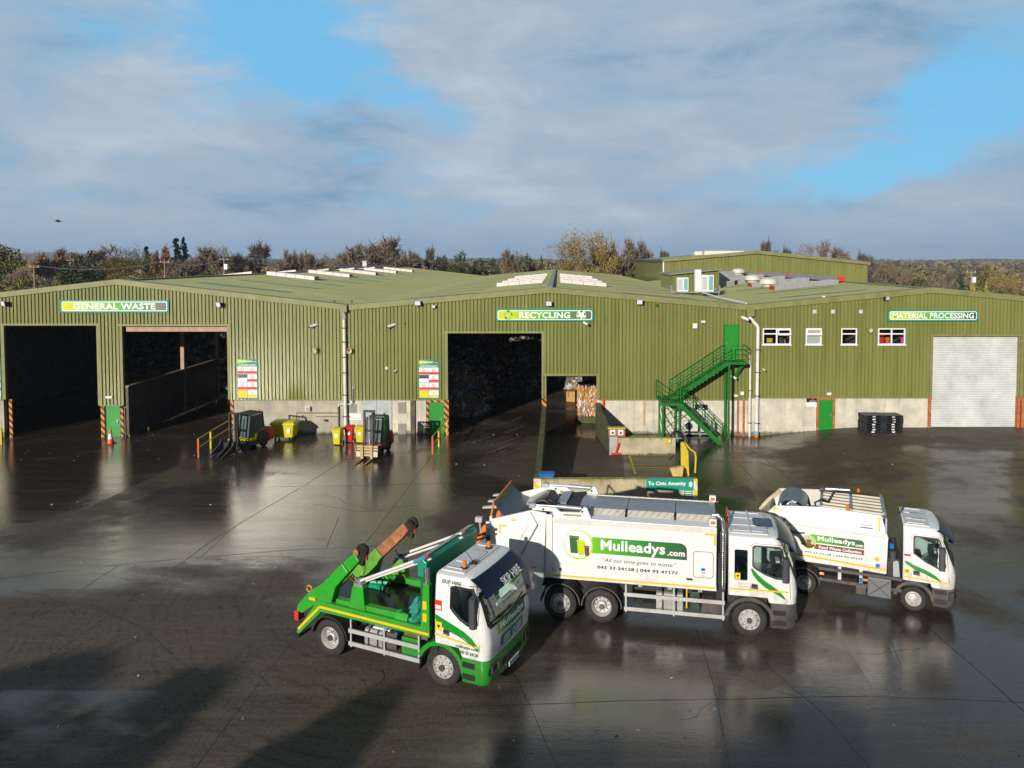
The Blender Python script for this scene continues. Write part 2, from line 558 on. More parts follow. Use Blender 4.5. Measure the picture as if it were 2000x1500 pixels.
def ground_mat():
    m = bpy.data.materials.new('wet_yard'); m.use_nodes = True
    nt = m.node_tree; nt.nodes.clear(); g = NG(nt)
    pos = g.n('ShaderNodeNewGeometry').outputs['Position']
    s = g.n('ShaderNodeSeparateXYZ', {0: pos})
    x, y = s.outputs[0], s.outputs[1]
    big = g.noise(g.scale(pos, 0.05, 0.09, 1), 1.0, 5, 0.55, 0.6)
    mid = g.noise(g.scale(pos, 0.35, 0.5, 1, rot=R(20)), 1.0, 6, 0.62, 0.5)
    strk = g.noise(g.scale(pos, 0.25, 2.6, 1, rot=R(-28)), 1.0, 5, 0.6, 0.3)
    strk2 = g.noise(g.scale(pos, 0.22, 2.2, 1, rot=R(58)), 1.0, 5, 0.6, 0.4)
    brush = g.noise(g.scale(pos, 0.7, 9.0, 1, rot=R(3)), 1.0, 4, 0.6)
    fine = g.noise(pos, 26, 4, 0.7)
    c = g.ramp(mid, [(0.25, (0.030, 0.023, 0.018)), (0.5, (0.055, 0.043, 0.033)), (0.75, (0.10, 0.08, 0.06))])
    # every cast slab has its own tone
    sx = g.math('FLOOR', g.math('DIVIDE', g.math('ADD', g.math('SUBTRACT', x, g.math('MULTIPLY', y, 0.07)), 38.6), 6.1)); sy = g.math('FLOOR', g.math('DIVIDE', g.math('ADD', y, 36.6), 8.6))
    hs = g.n('ShaderNodeTexWhiteNoise', {'Vector': g.n('ShaderNodeCombineXYZ', {0: sx, 1: sy, 2: 3.0}).outputs[0]}, noise_dimensions='3D').outputs[0]
    c = g.mix(g.maprange(big, 0.42, 0.66, 0, 0.6), c, (0.145, 0.12, 0.092))
    c = g.mix(g.math('MULTIPLY', hs, 0.42), c, (0.16, 0.13, 0.10))
    worn = g.math('MULTIPLY', g.math('MULTIPLY', g.maprange(x, -14.2, -12.6), g.maprange(x, -6.2, -8.0)), g.math('MULTIPLY', g.maprange(y, -24.0, -19.0), g.maprange(y, -6.5, -10.0)))
    c = g.mix(g.math('MULTIPLY', worn, g.maprange(mid, 0.3, 0.6, 0.25, 0.8)), c, (0.20, 0.165, 0.125))  # worn concrete swath, with sun glare off the cladding painted into its paleness
    for cx_, cy_, r0, r1 in ((-29.0, -1.0, 4.0, 13.0), (-10.5, 3.0, 4.0, 14.0), (-2.0, -20.0, 7.0, 18.0), (20.0, -16.0, 5.0, 13.0)):
        dd = g.math('SQRT', g.math('ADD', g.math('POWER', g.math('ADD', x, -cx_), 2.0), g.math('POWER', g.math('ADD', y, -cy_), 2.0)))
        dd = g.math('ADD', dd, g.math('MULTIPLY', mid, 0.8))
        an = g.n('ShaderNodeTexNoise', {'W': g.math('MULTIPLY', dd, 4.5), 'Scale': 1.0, 'Detail': 3.0}, noise_dimensions='1D').outputs[0]
        tk = g.math('MULTIPLY', g.maprange(an, 0.52, 0.66), g.math('MULTIPLY', g.maprange(dd, r0, r0 + 1.5), g.maprange(dd, r1, r1 - 2.5)))
        c = g.mix(g.math('MULTIPLY', g.math('MULTIPLY', tk, g.maprange(strk2, 0.4, 0.6)), 0.55), c, (0.022, 0.017, 0.013))
    c = g.mix(g.maprange(strk, 0.5, 0.72, 0, 0.5), c, (0.17, 0.135, 0.10))
    c = g.mix(g.maprange(strk2, 0.56, 0.75, 0, 0.4), c, (0.025, 0.019, 0.015))
    c = g.mix(g.maprange(brush, 0.45, 0.7, 0, 0.35), c, (0.16, 0.135, 0.105))
    c = g.mix(g.maprange(fine, 0.42, 0.7, 0, 0.5), c, (0.24, 0.20, 0.155))
    med = g.noise(pos, 7.0, 4, 0.75)
    c = g.mix(g.maprange(med, 0.5, 0.68, 0, 0.6), c, (0.025, 0.019, 0.015))
    # worn, drier concrete in front of the material processing door
    dry = g.math('MULTIPLY', g.maprange(x, 16.0, 22.0), g.maprange(y, -7.0, -1.5))
    dry = g.math('MULTIPLY', dry, g.maprange(mid, 0.3, 0.6))
    c = g.mix(g.math('MULTIPLY', dry, 0.7), c, (0.22, 0.19, 0.15))
    # brown mud carried out of the sheds
    mud = g.math('MULTIPLY', g.maprange(y, -13.0, -2.0), g.maprange(g.noise(g.scale(pos, 0.16, 0.5, 1, rot=R(-60)), 1.0, 5, 0.6), 0.42, 0.62))
    c = g.mix(g.math('MULTIPLY', mud, 0.35), c, (0.07, 0.045, 0.028))
    # grit and litter specks
    vor = g.n('ShaderNodeTexVoronoi', {'Vector': pos, 'Scale': 3.2}, feature='F1')
    c = g.mix(g.math('MULTIPLY', g.math('LESS_THAN', vor.outputs['Distance'], 0.06), g.maprange(mid, 0.5, 0.6)), c, (0.2, 0.18, 0.15))
    # moss along the foot of the wall
    gl = g.math('MULTIPLY', g.maprange(y, -1.5, -0.1), g.maprange(g.noise(pos, 1.4, 5, 0.65), 0.42, 0.62))
    gl = g.math('MULTIPLY', gl, g.math('LESS_THAN', y, 0.3))
    c = g.mix(g.math('MULTIPLY', gl, 0.75), c, (0.12, 0.13, 0.03))
    # field beyond the yard
    # water
    wet = g.noise(g.scale(pos, 0.085, 0.13, 1, rot=R(15)), 1.0, 6, 0.6, 0.25)
    wet = g.math('SUBTRACT', wet, g.math('MULTIPLY', g.math('MULTIPLY', g.maprange(x, -3.0, -8.0), g.maprange(g.math('ADD', y, g.math('MULTIPLY', mid, 9.0)), -21.0, -10.0)), 0.07))
    wet = g.math('ADD', wet, g.math('MULTIPLY', g.math('MULTIPLY', g.maprange(y, -22.5, -27.0), g.maprange(x, 1.0, -3.0)), 0.07))
    wet = g.math('SUBTRACT', wet, g.math('MULTIPLY', g.math('MULTIPLY', g.maprange(x, 0.0, 4.0), g.maprange(y, -22.0, -25.0)), 0.05))
    wet = g.math('ADD', wet, g.math('MULTIPLY', g.math('SUBTRACT', hs, 0.5), 0.10))
    ro = g.maprange(wet, 0.44, 0.60, 0.15, 0.55)
    ro = g.math('ADD', ro, g.math('MULTIPLY', g.math('SUBTRACT', fine, 0.45), 0.2))
    ro = g.math('ADD', ro, g.math('MULTIPLY', g.math('SUBTRACT', strk, 0.45), 0.25))
    ro = g.math('MAXIMUM', ro, 0.07)
    wf = g.maprange(wet, 0.43, 0.56, 1.0, 0.0)
    c = g.mix(g.math('MULTIPLY', wf, 0.62), c, (0.020, 0.015, 0.011))
    sp = g.math('ADD', 0.12, g.math('MULTIPLY', wf, 0.88))
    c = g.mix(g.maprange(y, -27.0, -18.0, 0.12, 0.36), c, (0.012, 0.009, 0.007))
    ro = g.math('MAXIMUM', ro, g.math('MULTIPLY', dry, 0.55))
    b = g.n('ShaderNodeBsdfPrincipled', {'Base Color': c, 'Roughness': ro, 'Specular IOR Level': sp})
    h = g.math('ADD', g.math('MULTIPLY', fine, 0.12), g.math('MULTIPLY', g.noise(pos, 5, 5, 0.7), 0.6))
    h = g.math('ADD', h, g.math('MULTIPLY', brush, 0.35))
    bs = g.maprange(wet, 0.36, 0.60, 0.24, 0.7)
    bp = g.n('ShaderNodeBump', {'Height': h, 'Strength': bs, 'Distance': 0.02})
    nt.links.new(bp.outputs[0], b.inputs['Normal'])
    g.n('ShaderNodeOutputMaterial', {0: b.outputs[0]})
    return m


def land_mat():
    m = bpy.data.materials.new('fields'); m.use_nodes = True
    nt = m.node_tree; nt.nodes.clear(); g = NG(nt)
    pos = g.n('ShaderNodeNewGeometry').outputs['Position']
    a = g.noise(g.scale(pos, 0.004, 0.008, 1), 1.0, 6, 0.6)
    c = g.ramp(a, [(0.35, (0.035, 0.045, 0.018)), (0.5, (0.07, 0.045, 0.035)), (0.62, (0.095, 0.05, 0.045)), (0.75, (0.05, 0.07, 0.02))])
    b2 = g.noise(pos, 0.3, 5, 0.7)
    c = g.mix(g.maprange(b2, 0.4, 0.7, 0, 0.5), c, (0.025, 0.025, 0.012))
    b = g.n('ShaderNodeBsdfPrincipled', {'Base Color': c, 'Roughness': 0.95})
    g.n('ShaderNodeOutputMaterial', {0: b.outputs[0]})
    return m


OL = (0.195, 0.21, 0.058)
M_clad = cladding_mat('olive_cladding', OL)
M_clad2 = cladding_mat('olive_cladding_worn', (0.165, 0.172, 0.05))
M_roof = cladding_mat('olive_roof', (0.235, 0.255, 0.11), wall=False)
M_trim = mat('olive_trim', (0.215, 0.22, 0.078), 0.5, var=0.15, vscale=1.2, dirt=0.35, dirtc=(0.08, 0.08, 0.04))
M_conc = concrete_mat('plinth_concrete', (0.60, 0.56, 0.46), 0.8, -0.1, 0.45)
M_conc2 = concrete_mat('plinth_concrete_dark', (0.43, 0.39, 0.31), 0.85, -0.1, 0.5)
M_wallc = concrete_mat('mossy_concrete', (0.46, 0.40, 0.26), 0.9, -0.1, 0.25, top=1.3)
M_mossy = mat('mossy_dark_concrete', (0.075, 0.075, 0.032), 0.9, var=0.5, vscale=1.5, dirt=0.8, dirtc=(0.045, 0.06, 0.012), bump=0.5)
M_green = mat('green_door_paint', (0.012, 0.24, 0.022), 0.42, var=0.08, vscale=2)
M_stair = mat('green_stair_paint', (0.008, 0.15, 0.018), 0.4, var=0.15, vscale=3)
M_white = mat('white_plastic', (0.78, 0.78, 0.76), 0.4, dirt=0.15)
M_pipe = mat('white_pipe', (0.72, 0.70, 0.67), 0.4, var=0.08, dirt=0.3, dirtc=(0.3, 0.24, 0.2))
M_blackp = mat('black_plastic', (0.015, 0.016, 0.018), 0.5, var=0.2)
M_steel = mat('galvanised_steel', (0.42, 0.44, 0.46), 0.4, 0.6, var=0.2, vscale=2, dirt=0.3)
M_shut = mat('roller_shutter_steel', (0.66, 0.68, 0.67), 0.38, 0.1, var=0.12, vscale=0.7, dirt=0.25, dirtc=(0.33, 0.3, 0.26))
M_glass = mat('window_glass', (0.012, 0.014, 0.016), 0.06, spec=0.9)
M_rust = mat('rusty_orange_steel', (0.42, 0.13, 0.045), 0.75, var=0.35, vscale=4, dirt=0.5, dirtc=(0.12, 0.05, 0.03))
M_red = mat('red_paint', (0.6, 0.03, 0.015), 0.45)
M_yel = mat('yellow_paint', (0.62, 0.46, 0.02), 0.5, var=0.1, dirt=0.3)
M_orange = mat('orange_paint', (0.75, 0.17, 0.02), 0.45, var=0.1, dirt=0.2)
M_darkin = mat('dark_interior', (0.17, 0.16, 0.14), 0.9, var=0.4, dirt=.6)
M_haz = stripes('orange_black_stripes', (0.68, 0.24, 0.03), (0.03, 0.02, 0.015), 0.30, 45)
M_hazy = stripes('yellow_white_stripes', (0.75, 0.5, 0.03), (0.72, 0.7, 0.66), 0.42, 50)
M_pinkv = mat('roof_light_box_top', (0.72, 0.66, 0.63), 0.42, var=0.1, vscale=3, dirt=0.25, dirtc=(0.4, 0.34, 0.32))
M_greyside = mat('grey_upstand', (0.30, 0.30, 0.31), 0.5, var=0.15)
M_skyl = bpy.data.materials.new('roof_light_sheet'); M_skyl.use_nodes = True
_nt = M_skyl.node_tree; _nt.nodes.clear(); _g = NG(_nt)
_b = _g.n('ShaderNodeBsdfPrincipled', {'Base Color': (.2, .21, .2, 1), 'Roughness': .16, 'Specular IOR Level': .7}); _tr = _g.n('ShaderNodeBsdfTransparent', {0: (.75, .8, .75, 1)})
_mx = _g.n('ShaderNodeMixShader', {0: .5, 1: _b.outputs[0], 2: _tr.outputs[0]}); _g.n('ShaderNodeOutputMaterial', {0: _mx.outputs[0]})
M_ground = ground_mat()
M_land = land_mat()
# ---------------------------------------------------------------- ground and land
def sheet(x0, x1, y0, y1, nx, ny, zf, xs=None, ys=None):
    mb = MB()
    xs = xs or [x0 + (x1 - x0) * i / nx for i in range(nx + 1)]
    ys = ys or [y0 + (y1 - y0) * j / ny for j in range(ny + 1)]
    for y in ys:
        for x in xs:
            mb.v.append(Vector((x, y, zf(x, y))))
    w = len(xs)
    for j in range(len(ys) - 1):
        for i in range(len(xs) - 1):
            a = j * w + i
            mb.f.append((a, a + 1, a + w + 1, a + w)); mb.m.append(0)
    return mb


yd = sheet(0, 0, 0, 0, 0, 0, gz, xs=[-75 + i * 1.0 for i in range(151)], ys=[-60 + j * 1.0 for j in range(75)] + [20, 40, 60, 80, 98])
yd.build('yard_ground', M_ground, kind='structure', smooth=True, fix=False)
ld = sheet(0, 0, 0, 0, 0, 0, lambda x, y: -0.6, xs=[-4000, -3000, -800, -200, 0, 200, 800, 3000, 4000], ys=[-250, -60, 98, 400, 1000, 2000, 3000, 3700])
ld.build('land', M_land, kind='structure', fix=False)
# far hills on the skyline
rnd = random.Random(5)
hm = MB()
M_hill = mat('far_hill', (0.05, 0.06, 0.035), 0.95, var=0.3, vscale=0.002)
hp = []
for i in range(81):
    u = -300 + i * 32
    hgt = 2 + 2 * math.sin(i * .37) + 1.5 * math.sin(i * .83 + 1)
    if u < 330:
        hgt += 19 * ss(330, 90, u) * (0.85 + .15 * math.sin(i * 1.1))
    if 330 < u < 700:
        hgt += 3
    x = (u - U0) / F * 3300
    hp.append((x, max(1, hgt) * 3300 / F + 8))
for k in range(80):
    (xa, za), (xb, zb) = hp[k], hp[k + 1]
    hm.face([(xa, 3100, -0.6), (xb, 3100, -0.6), (xb, 3253, zb), (xa, 3253, za)])
    hm.face([(xa, 3253, za), (xb, 3253, zb), (xb, 3600, -0.6), (xa, 3600, -0.6)])
hm.build('far_hills', M_hill, kind='structure', fix=False)

# slab joints and cracks in the yard surface (thin dark seams 5 mm proud)
M_seam = mat('seam_filler', (0.016, 0.013, 0.011), 0.4)
M_seaml = mat('pale_seam', (0.12, 0.11, 0.09), 0.7, var=0.4, vscale=2)
seams = MB(); rnd = random.Random(11)


def seam(pts, w, jit=0.03, mb=None, h=0.005, step=0.5):
    mb = mb or seams
    P = []
    for a, b in zip(pts, pts[1:]):
        a, b = onZ(*a), onZ(*b); n = max(1, int((b - a).length / step))
        for k in range(n):
            P.append(a.lerp(b, k / n))
    P.append(onZ(*pts[-1]))
    off = 0
    prev = None
    for k, p in enumerate(P):
        d = (P[min(k + 1, len(P) - 1)] - P[max(0, k - 1)]).normalized(); nn = Vector((-d.y, d.x, 0))
        off += rnd.uniform(-jit, jit); off *= 0.9
        ww = w * .55 * rnd.uniform(.4, 1.3) / 2
        c = p + nn * off; c.z = gz(c.x, c.y) + h
        a, b = c - nn * ww, c + nn * ww
        if prev:
            mb.face([prev[0], prev[1], b, a])
        prev = (a, b)


for pts, w, j in (
    ([(0, 1352), (200, 1210), (420, 1052), (600, 945), (700, 880)], .05, .02),
    ([(0, 962), (300, 955), (700, 948), (1040, 940)], .035, .01),
    ([(380, 1500), (500, 1340), (640, 1160), (760, 1000), (860, 870)], .04, .02),
    ([(0, 1130), (260, 1100), (560, 1075), (900, 1060)], .04, .015),
    ([(1420, 885), (1500, 960), (1640, 1080), (1900, 1300), (2100, 1480)], .05, .02),
    ([(1360, 1230), (1390, 1330), (1420, 1500)], .04, .02),
    ([(900, 1380), (1200, 1370), (1700, 1360), (2000, 1372)], .035, .015),
    ([(1540, 895), (1700, 900), (2000, 925)], .03, .01),
    ([(1470, 878), (1560, 950), (1700, 1030), (2000, 1220)], .035, .04),
    ([(0, 1235), (100, 1190), (230, 1105)], .03, .05),
    ([(610, 985), (700, 1000), (820, 985)], .03, .06),
    ([(170, 1180), (260, 1230), (330, 1300), (420, 1340)], .025, .08),
    ([(930, 1200), (1020, 1330), (1100, 1500)], .03, .04),
    ([(480, 1010), (380, 1100), (250, 1180)], .02, .07),
    ([(1500, 1300), (1620, 1400), (1700, 1500)], .035, .04),
):
    seam(pts, w, j)
for k in range(34):
    u, v = rnd.uniform(0, 1950), rnd.uniform(930, 1480); a = rnd.uniform(-1, 1); L = rnd.uniform(60, 190); P = [(u, v)]
    for q in range(3):
        u += math.cos(a) * L / 3; v += math.sin(a) * L * .4 / 3; a += rnd.uniform(-.8, .8); P.append((u, v))
    seam(P, .022, .09, step=.22)
seams.build('yard_seams', M_seam, kind='structure', fix=False)
pale = MB()
for pts, w, j in (
    ([(1478, 900), (1590, 942)], .05, .02), ([(1600, 868), (1680, 905), (1745, 932)], .045, .02), ([(1690, 895), (1800, 897)], .04, .02),
    ([(640, 1068), (655, 1035), (662, 1010)], .04, .03), ([(230, 945), (60, 962)], .04, .02),
    ([(20, 850), (210, 853), (250, 853)], .05, .02), ([(250, 853), (330, 853), (445, 853)], .05, .02), ([(880, 846), (1050, 845)], .06, .02),
    ([(1074, 845), (1165, 845)], .05, .02), ([(860, 940), (930, 1010), (970, 1060)], .03, .03), ([(980, 955), (1030, 1010)], .03, .02),
    ([(1740, 1250), (1760, 1300), (1762, 1345)], .04, .04), ([(1580, 850), (1660, 870)], .03, .02),
):
    seam(pts, w, j, pale, 0.008)
pale.build('pale_yard_scratches', M_seaml, kind='structure', fix=False)

# tyre tracks of pale mud leaving the doors
M_track = mat('dried_mud', (0.12, 0.10, 0.078), 0.8, var=0.4, vscale=3)
trk = MB()
for k in range(46):
    u, v = rnd.uniform(890, 1050), rnd.uniform(800, 890)
    a = R(rnd.uniform(24, 38)); L = rnd.uniform(.6, 3.0)
    p = onZ(u, v); q = p + Vector((math.sin(a), math.cos(a), 0)) * L; w = rnd.uniform(.03, .10)
    n = Vector((math.cos(a), -math.sin(a), 0)) * w
    if -6.6 < p.x < -1.4 and -6.6 < q.x < -1.4:
        trk.face([p + Vector((0, 0, .011)), p + n + Vector((0, 0, .011)), q + n * rnd.uniform(0, 1) + Vector((0, 0, .011)), q + Vector((0, 0, .011))])
for k in range(30):
    u, v = rnd.uniform(1770, 1990), rnd.uniform(845, 880)
    p = onZ(u, v, .4); a = R(rnd.uniform(-35, -20)); L = rnd.uniform(.5, 2); q = p + Vector((math.sin(a), math.cos(a), 0)) * L; w = rnd.uniform(.03, .09)
    p.z = gz(p.x, p.y) + .011; q.z = gz(q.x, q.y) + .012
    if q.y < -.3:
        trk.face([p, p + Vector((w, 0, 0)), q + Vector((w, 0, 0)), q])
trk.build('mud_tracks', M_track, kind='structure', fix=False)

# small litter strewn over the yard
lit = MB(); LM = [mat('paper_scrap', (0.6, 0.6, 0.58), 0.7), mat('brown_scrap', (0.25, 0.15, 0.08), 0.8), mat('blue_scrap', (0.05, 0.22, 0.45), 0.6), mat('leaf_scrap', (0.3, 0.16, 0.03), 0.8)]
for k in range(760):
    if k < 330:
        u, v = rnd.uniform(20, 1050), 846 + abs(rnd.gauss(0, 34))
    elif k < 440:
        u, v = rnd.gauss(620, 45), 868 + abs(rnd.gauss(0, 16))
    elif k < 540:
        u, v = rnd.uniform(1500, 2000), 856 + abs(rnd.gauss(0, 40))
    else:
        u, v = rnd.uniform(0, 2000), rnd.uniform(880, 1480)
    p = onZ(u, v)
    if v > 990 and rnd.random() < .4:
        continue
    s = rnd.uniform(.02, .085); p.z = gz(p.x, p.y) + .008; a = rnd.uniform(0, 6.3)
    e = Vector((math.cos(a), math.sin(a), 0)) * s; f = Vector((-math.sin(a), math.cos(a), rnd.uniform(-.05, .5))) * s * rnd.uniform(.4, 1)
    lit.face([p - e, p + f * .2 - e * .2, p + e, p + f], rnd.choice([0, 0, 0, 1, 1, 2, 3]))
o = lit.build('litter', LM, kind='stuff', fix=False); tag(o, 'scraps of paper and leaves strewn over the wet yard', 'litter')

# ---------------------------------------------------------------- sheds
PITCH = 0.232


def depth_at(x):
    t = (x / PITCH) % 1.0 * PITCH
    return -0.085 if t < .15 else (-0.085 + .075 * (t - .15) / .012 if t < .162 else (-0.01 if t < .205 else -0.01 - .075 * (t - .205) / .027))


def clad(mb, xa, xb, zb, zt, ops=(), y=0.0, m=0):
    xs = {xa, xb}
    i = int(math.floor(xa / PITCH)) - 1
    while i * PITCH < xb:
        for t in (0, .15, .162, .205):
            x = i * PITCH + t
            if xa < x < xb:
                xs.add(x)
        i += 1
    for o in ops:
        for x in o[:2]:
            if xa < x < xb:
                xs.add(x)
    xs = sorted(xs)
    for a, b in zip(xs, xs[1:]):
        if b - a < 1e-4:
            continue
        c = (a + b) / 2
        cuts = [(o[2], o[3]) for o in ops if o[0] < c < o[1]]
        lo = [(zb(c))]; segs = []; cur = None
        start = lambda x: zb(c)
        cuts.sort(); z = None
        prev = 'b'
        pz = zb(c)
        for (c0, c1) in cuts:
            if c0 > pz + 1e-3:
                segs.append((pz, c0, False))
            pz = max(pz, c1)
        segs.append((pz, None, True))
        ya, yb = y + depth_at(a + 1e-6), y + depth_at(b - 1e-6)
        for s0, s1, top in segs:
            za, zb_ = (zt(a), zt(b)) if top else (s1, s1)
            if min(za, zb_) <= s0:
                continue
            mb.face([(a, ya, s0), (b, yb, s0), (b, yb, zb_), (a, ya, za)], m)


def roof(name, xr, zr, xe, ze, y0, y1, parent, m=M_roof, gaps=None):
    """one slope from ridge (xr,zr) to eave (xe,ze), box ribs every 0.5 m"""
    mb = MB(); sl = (zr - ze) / abs(xe - xr)
    ys = []; y = y0
    while y < y1:
        ys += [(y, 0), (y + .38, 0), (y + .41, .04), (y + .47, .04)]
        y += .5
    ys.append((y1, 0))
    bands = [(0.0, 1.0, False)]
    if gaps:
        (ga, gb), gl_ = gaps; fa, fb = (ga - xr) / (xe - xr), (gb - xr) / (xe - xr); bands = [(0, fa, False), (fa, fb, True), (fb, 1.0, False)]
        ys = sorted(set(ys) | {(q, 0) for a in gl_ for q in a})
    L = lambda f, h: (xr + (xe - xr) * f, zr + (ze - zr) * f + h)
    for (ya, ha), (yb, hb) in zip(ys, ys[1:]):
        if yb > ya:
            for f0, f1, gp in bands:
                if gp and any(a - 1e-3 <= ya and yb <= b + 1e-3 for a, b in gl_):
                    continue
                (x0_, z0_), (x1_, z1_), (x2_, z2_), (x3_, z3_) = L(f0, ha), L(f1, ha), L(f1, hb), L(f0, hb)
                mb.face([(x0_, ya, z0_), (x1_, ya, z1_), (x2_, yb, z2_), (x3_, yb, z3_)])
    return mb.build(name, m, parent, fix=False)


xV1, xV2 = fx(680, 597), fx(1463, 598)
xA0, zA0 = fx(230, 548), fz(549)
xA1, zA1 = fx(1073, 565), fz(565)
xA2, zA2 = fx(1822, 564), fz(565)
zV = fz(599)
xE0 = xA0 - (xV1 - xA0); xE2 = xA2 + (xA2 - xV2)
zcl = fz(780)
zG = -0.6

left = thing('waste_shed', 'olive green shed with two open doorways under the GENERAL WASTE board', 'shed', (0, 0, 0))
mid = thing('recycling_shed', 'olive green shed with a tall and a low doorway under the RECYCLING board', 'shed', (0, 0, 0))
right = thing('processing_shed', 'olive green shed with four white windows and a closed roller shutter on the right', 'shed', (0, 0, 0))


def gable(xl, zl, xr_, zr_, xe, ze):
    return lambda x: (zl + (zr_ - zl) * (x - xl) / (xr_ - xl)) if x < xr_ else (zr_ + (ze - zr_) * (x - xr_) / (xe - xr_))


gt0 = gable(xE0, zV, xA0, zA0, xV1, zV); gt1 = gable(xV1, zV, xA1, zA1, xV2, zV); gt2 = gable(xV2, zV, xA2, zA2, xE2, zV)
# openings in the facade, from where they stand
oA = (fx(12, 740), fx(192, 740), -9, fz(636)); oB = (fx(242, 740), fx(446, 740), -9, fz(637))
oC = (fx(875, 740), fx(1058, 740), -9, fz(651)); oD = (fx(1067, 780), fx(1165, 780), -9, fz(734)); oE = (fx(1820, 740), fx(1991, 740), -9, fz(657))
zcol = fz(791)
mb = MB()
clad(mb, xE0, xV1, lambda x: zcol if oA[1] - .01 <= x <= oB[0] + .01 else zcl, gt0, (oA, oB))
mb.build('front_cladding', M_clad, left, fix=False)
stD = (fx(1413, 666), fx(1443, 666), fz(701), fz(634))
mb = MB(); clad(mb, xV1, xV2, lambda x: zcl if not (oC[1] - .01 <= x <= oD[0] + .01) else fz(778), gt1, (oC, oD, stD))
mb.build('front_cladding', M_clad, mid, fix=False)
wins = [(1489, 1544, 641, 673), (1573, 1604, 641, 673), (1642, 1673, 641, 673), (1714, 1767, 641, 673)]
wop = [(fx(a, 650), fx(b, 650), fz(d), fz(c)) for a, b, c, d in wins]
mb = MB(); clad(mb, xV2, xE2, lambda x: fz(776), gt2, [oE] + wop)
mb.build('front_cladding', M_clad, right, fix=False)
# flashings round the openings, barge boards, drip lines
for par, ops in ((left, (oA, oB)), (mid, (oC, oD)), (right, (oE,))):
    mb = MB()
    for o in ops:
        zb_ = zcol if o is oA or o is oB else zcl
        zl = zcl if o is oA else (zcol if o is oB else zcl); zr2 = zcol if o is oA else zcl
        if o is oD:
            zl = fz(778)
        if o is oC:
            zr2 = fz(778)
        mb.box(o[0] - .17, o[0], -.09, .12, zl, o[3] + .02); mb.box(o[1], o[1] + .17, -.09, .12, zr2, o[3] + .02)
        mb.box(o[0] - .25, o[1] + .25, -.10, .10, o[3] + .02, o[3] + .14)
    mb.build('door_flashing', M_trim, par)
for par, (xl, xr_, zr_, xe), n in ((left, (xE0, xA0, zA0, xV1), 0), (mid, (xV1, xA1, zA1, xV2), 1), (right, (xV2, xA2, zA2, xE2), 2)):
    mb = MB(); h = .34; e = .003
    for (a, za, b, zb_) in ((xl + e, zV, xr_, zr_), (xr_, zr_, xe - e, zV)):
        mb.face([(a, -.16, za - h + .12), (b, -.16, zb_ - h + .12), (b, -.16, zb_ + .12), (a, -.16, za + .12)])
        mb.face([(a, -.16, za + .12), (b, -.16, zb_ + .12), (b, .45, zb_ + .14), (a, .45, za + .14)])
        mb.face([(a, -.16, za - h + .12), (b, -.16, zb_ - h + .12), (b, -.02, zb_ - h + .12), (a, -.02, za - h + .12)])
    mb.build('barge_board', M_trim, par, fix=False)
mb = MB(); mb.box(oB[1] + .2, xV1 - .02, -.085, -.0, zcl - .05, zcl); mb.box(xE0, oA[0] - .2, -.085, 0, zcl - .05, zcl); mb.box(oA[1] + .05, oB[0] - .05, -.085, 0, zcol - .05, zcol); mb.build('drip_flashing', M_trim, left)
mb = MB(); mb.box(xV1 + .02, oC[0] - .2, -.085, 0, zcl - .05, zcl); mb.box(oD[1] + .2, xV2 - .02, -.085, 0, zcl - .05, zcl); mb.build('drip_flashing', M_trim, mid)
mb = MB(); mb.box(xV2 + .02, oE[0] - .2, -.085, 0, fz(776) - .05, fz(776)); mb.box(oE[1] + .2, xE2, -.085, 0, fz(776) - .05, fz(776)); mb.build('drip_flashing', M_trim, right)

# concrete plinths (the doors have their openings left free)
dG = (fx(203), fx(232)); dM = (fx(837), fx(866)); dR = (fx(1600), fx(1629)); dC = (fx(705), fx(764))
mb = MB(); mb.box(xE0, oA[0] - .21, 0, .3, zG, zcl); mb.box(oB[1] + .25, xV1 - .003, 0, .3, zG, zcl)
mb.build('concrete_plinth', M_conc2, left)
mb = MB(); mb.box(xV1 + .003, dM[0] - .2, 0, .3, zG, zcl); mb.box(oD[1] + .02, xV2 - .003, 0, .3, zG, zcl)
mb.build('concrete_plinth', M_conc, mid)
mb = MB(); zr_ = fz(776)
mb.box(xV2 + .003, dR[0] - .12, 0, .3, zG, zr_); mb.box(dR[1] + .15, oE[0] - .15, 0, .3, zG, zr_); mb.box(oE[1] + .4, xE2, 0, .3, zG, zr_); mb.box(dR[0] - .1, dR[1] + .1, .02, .3, fz(780), zr_)
mb.build('concrete_plinth', M_conc, right)
# doors
def door(par, x0, x1, z0, z1, handle, frame=M_rust, fw=.09, y=-.02, kick=None):
    d = MB().box(x0, x1, y, y + .05, z0, z1).build('door', M_green, par)
    mb = MB()
    if frame:
        mb.box(x0 - fw, x0 - .004, y - .05, y + .14, z0, z1 + fw); mb.box(x1 + .004, x1 + fw, y - .05, y + .14, z0, z1 + fw); mb.box(x0 - .004, x1 + .004, y - .045, y + .13, z1 + .004, z1 + fw)
        mb.build('door_frame', frame, par)
    hx = x1 - .12 if handle == 'r' else x0 + .12
    hz = z0 + 1.0
    MB().box(hx - .02, hx + .02, y - .06, y - .001, hz - .1, hz + .1).box(hx - (.14 if handle == 'r' else -.02), hx + (.14 if handle != 'r' else .02), y - .08, y - .05, hz - .015, hz + .015).build('handle', M_steel, d)
    return d


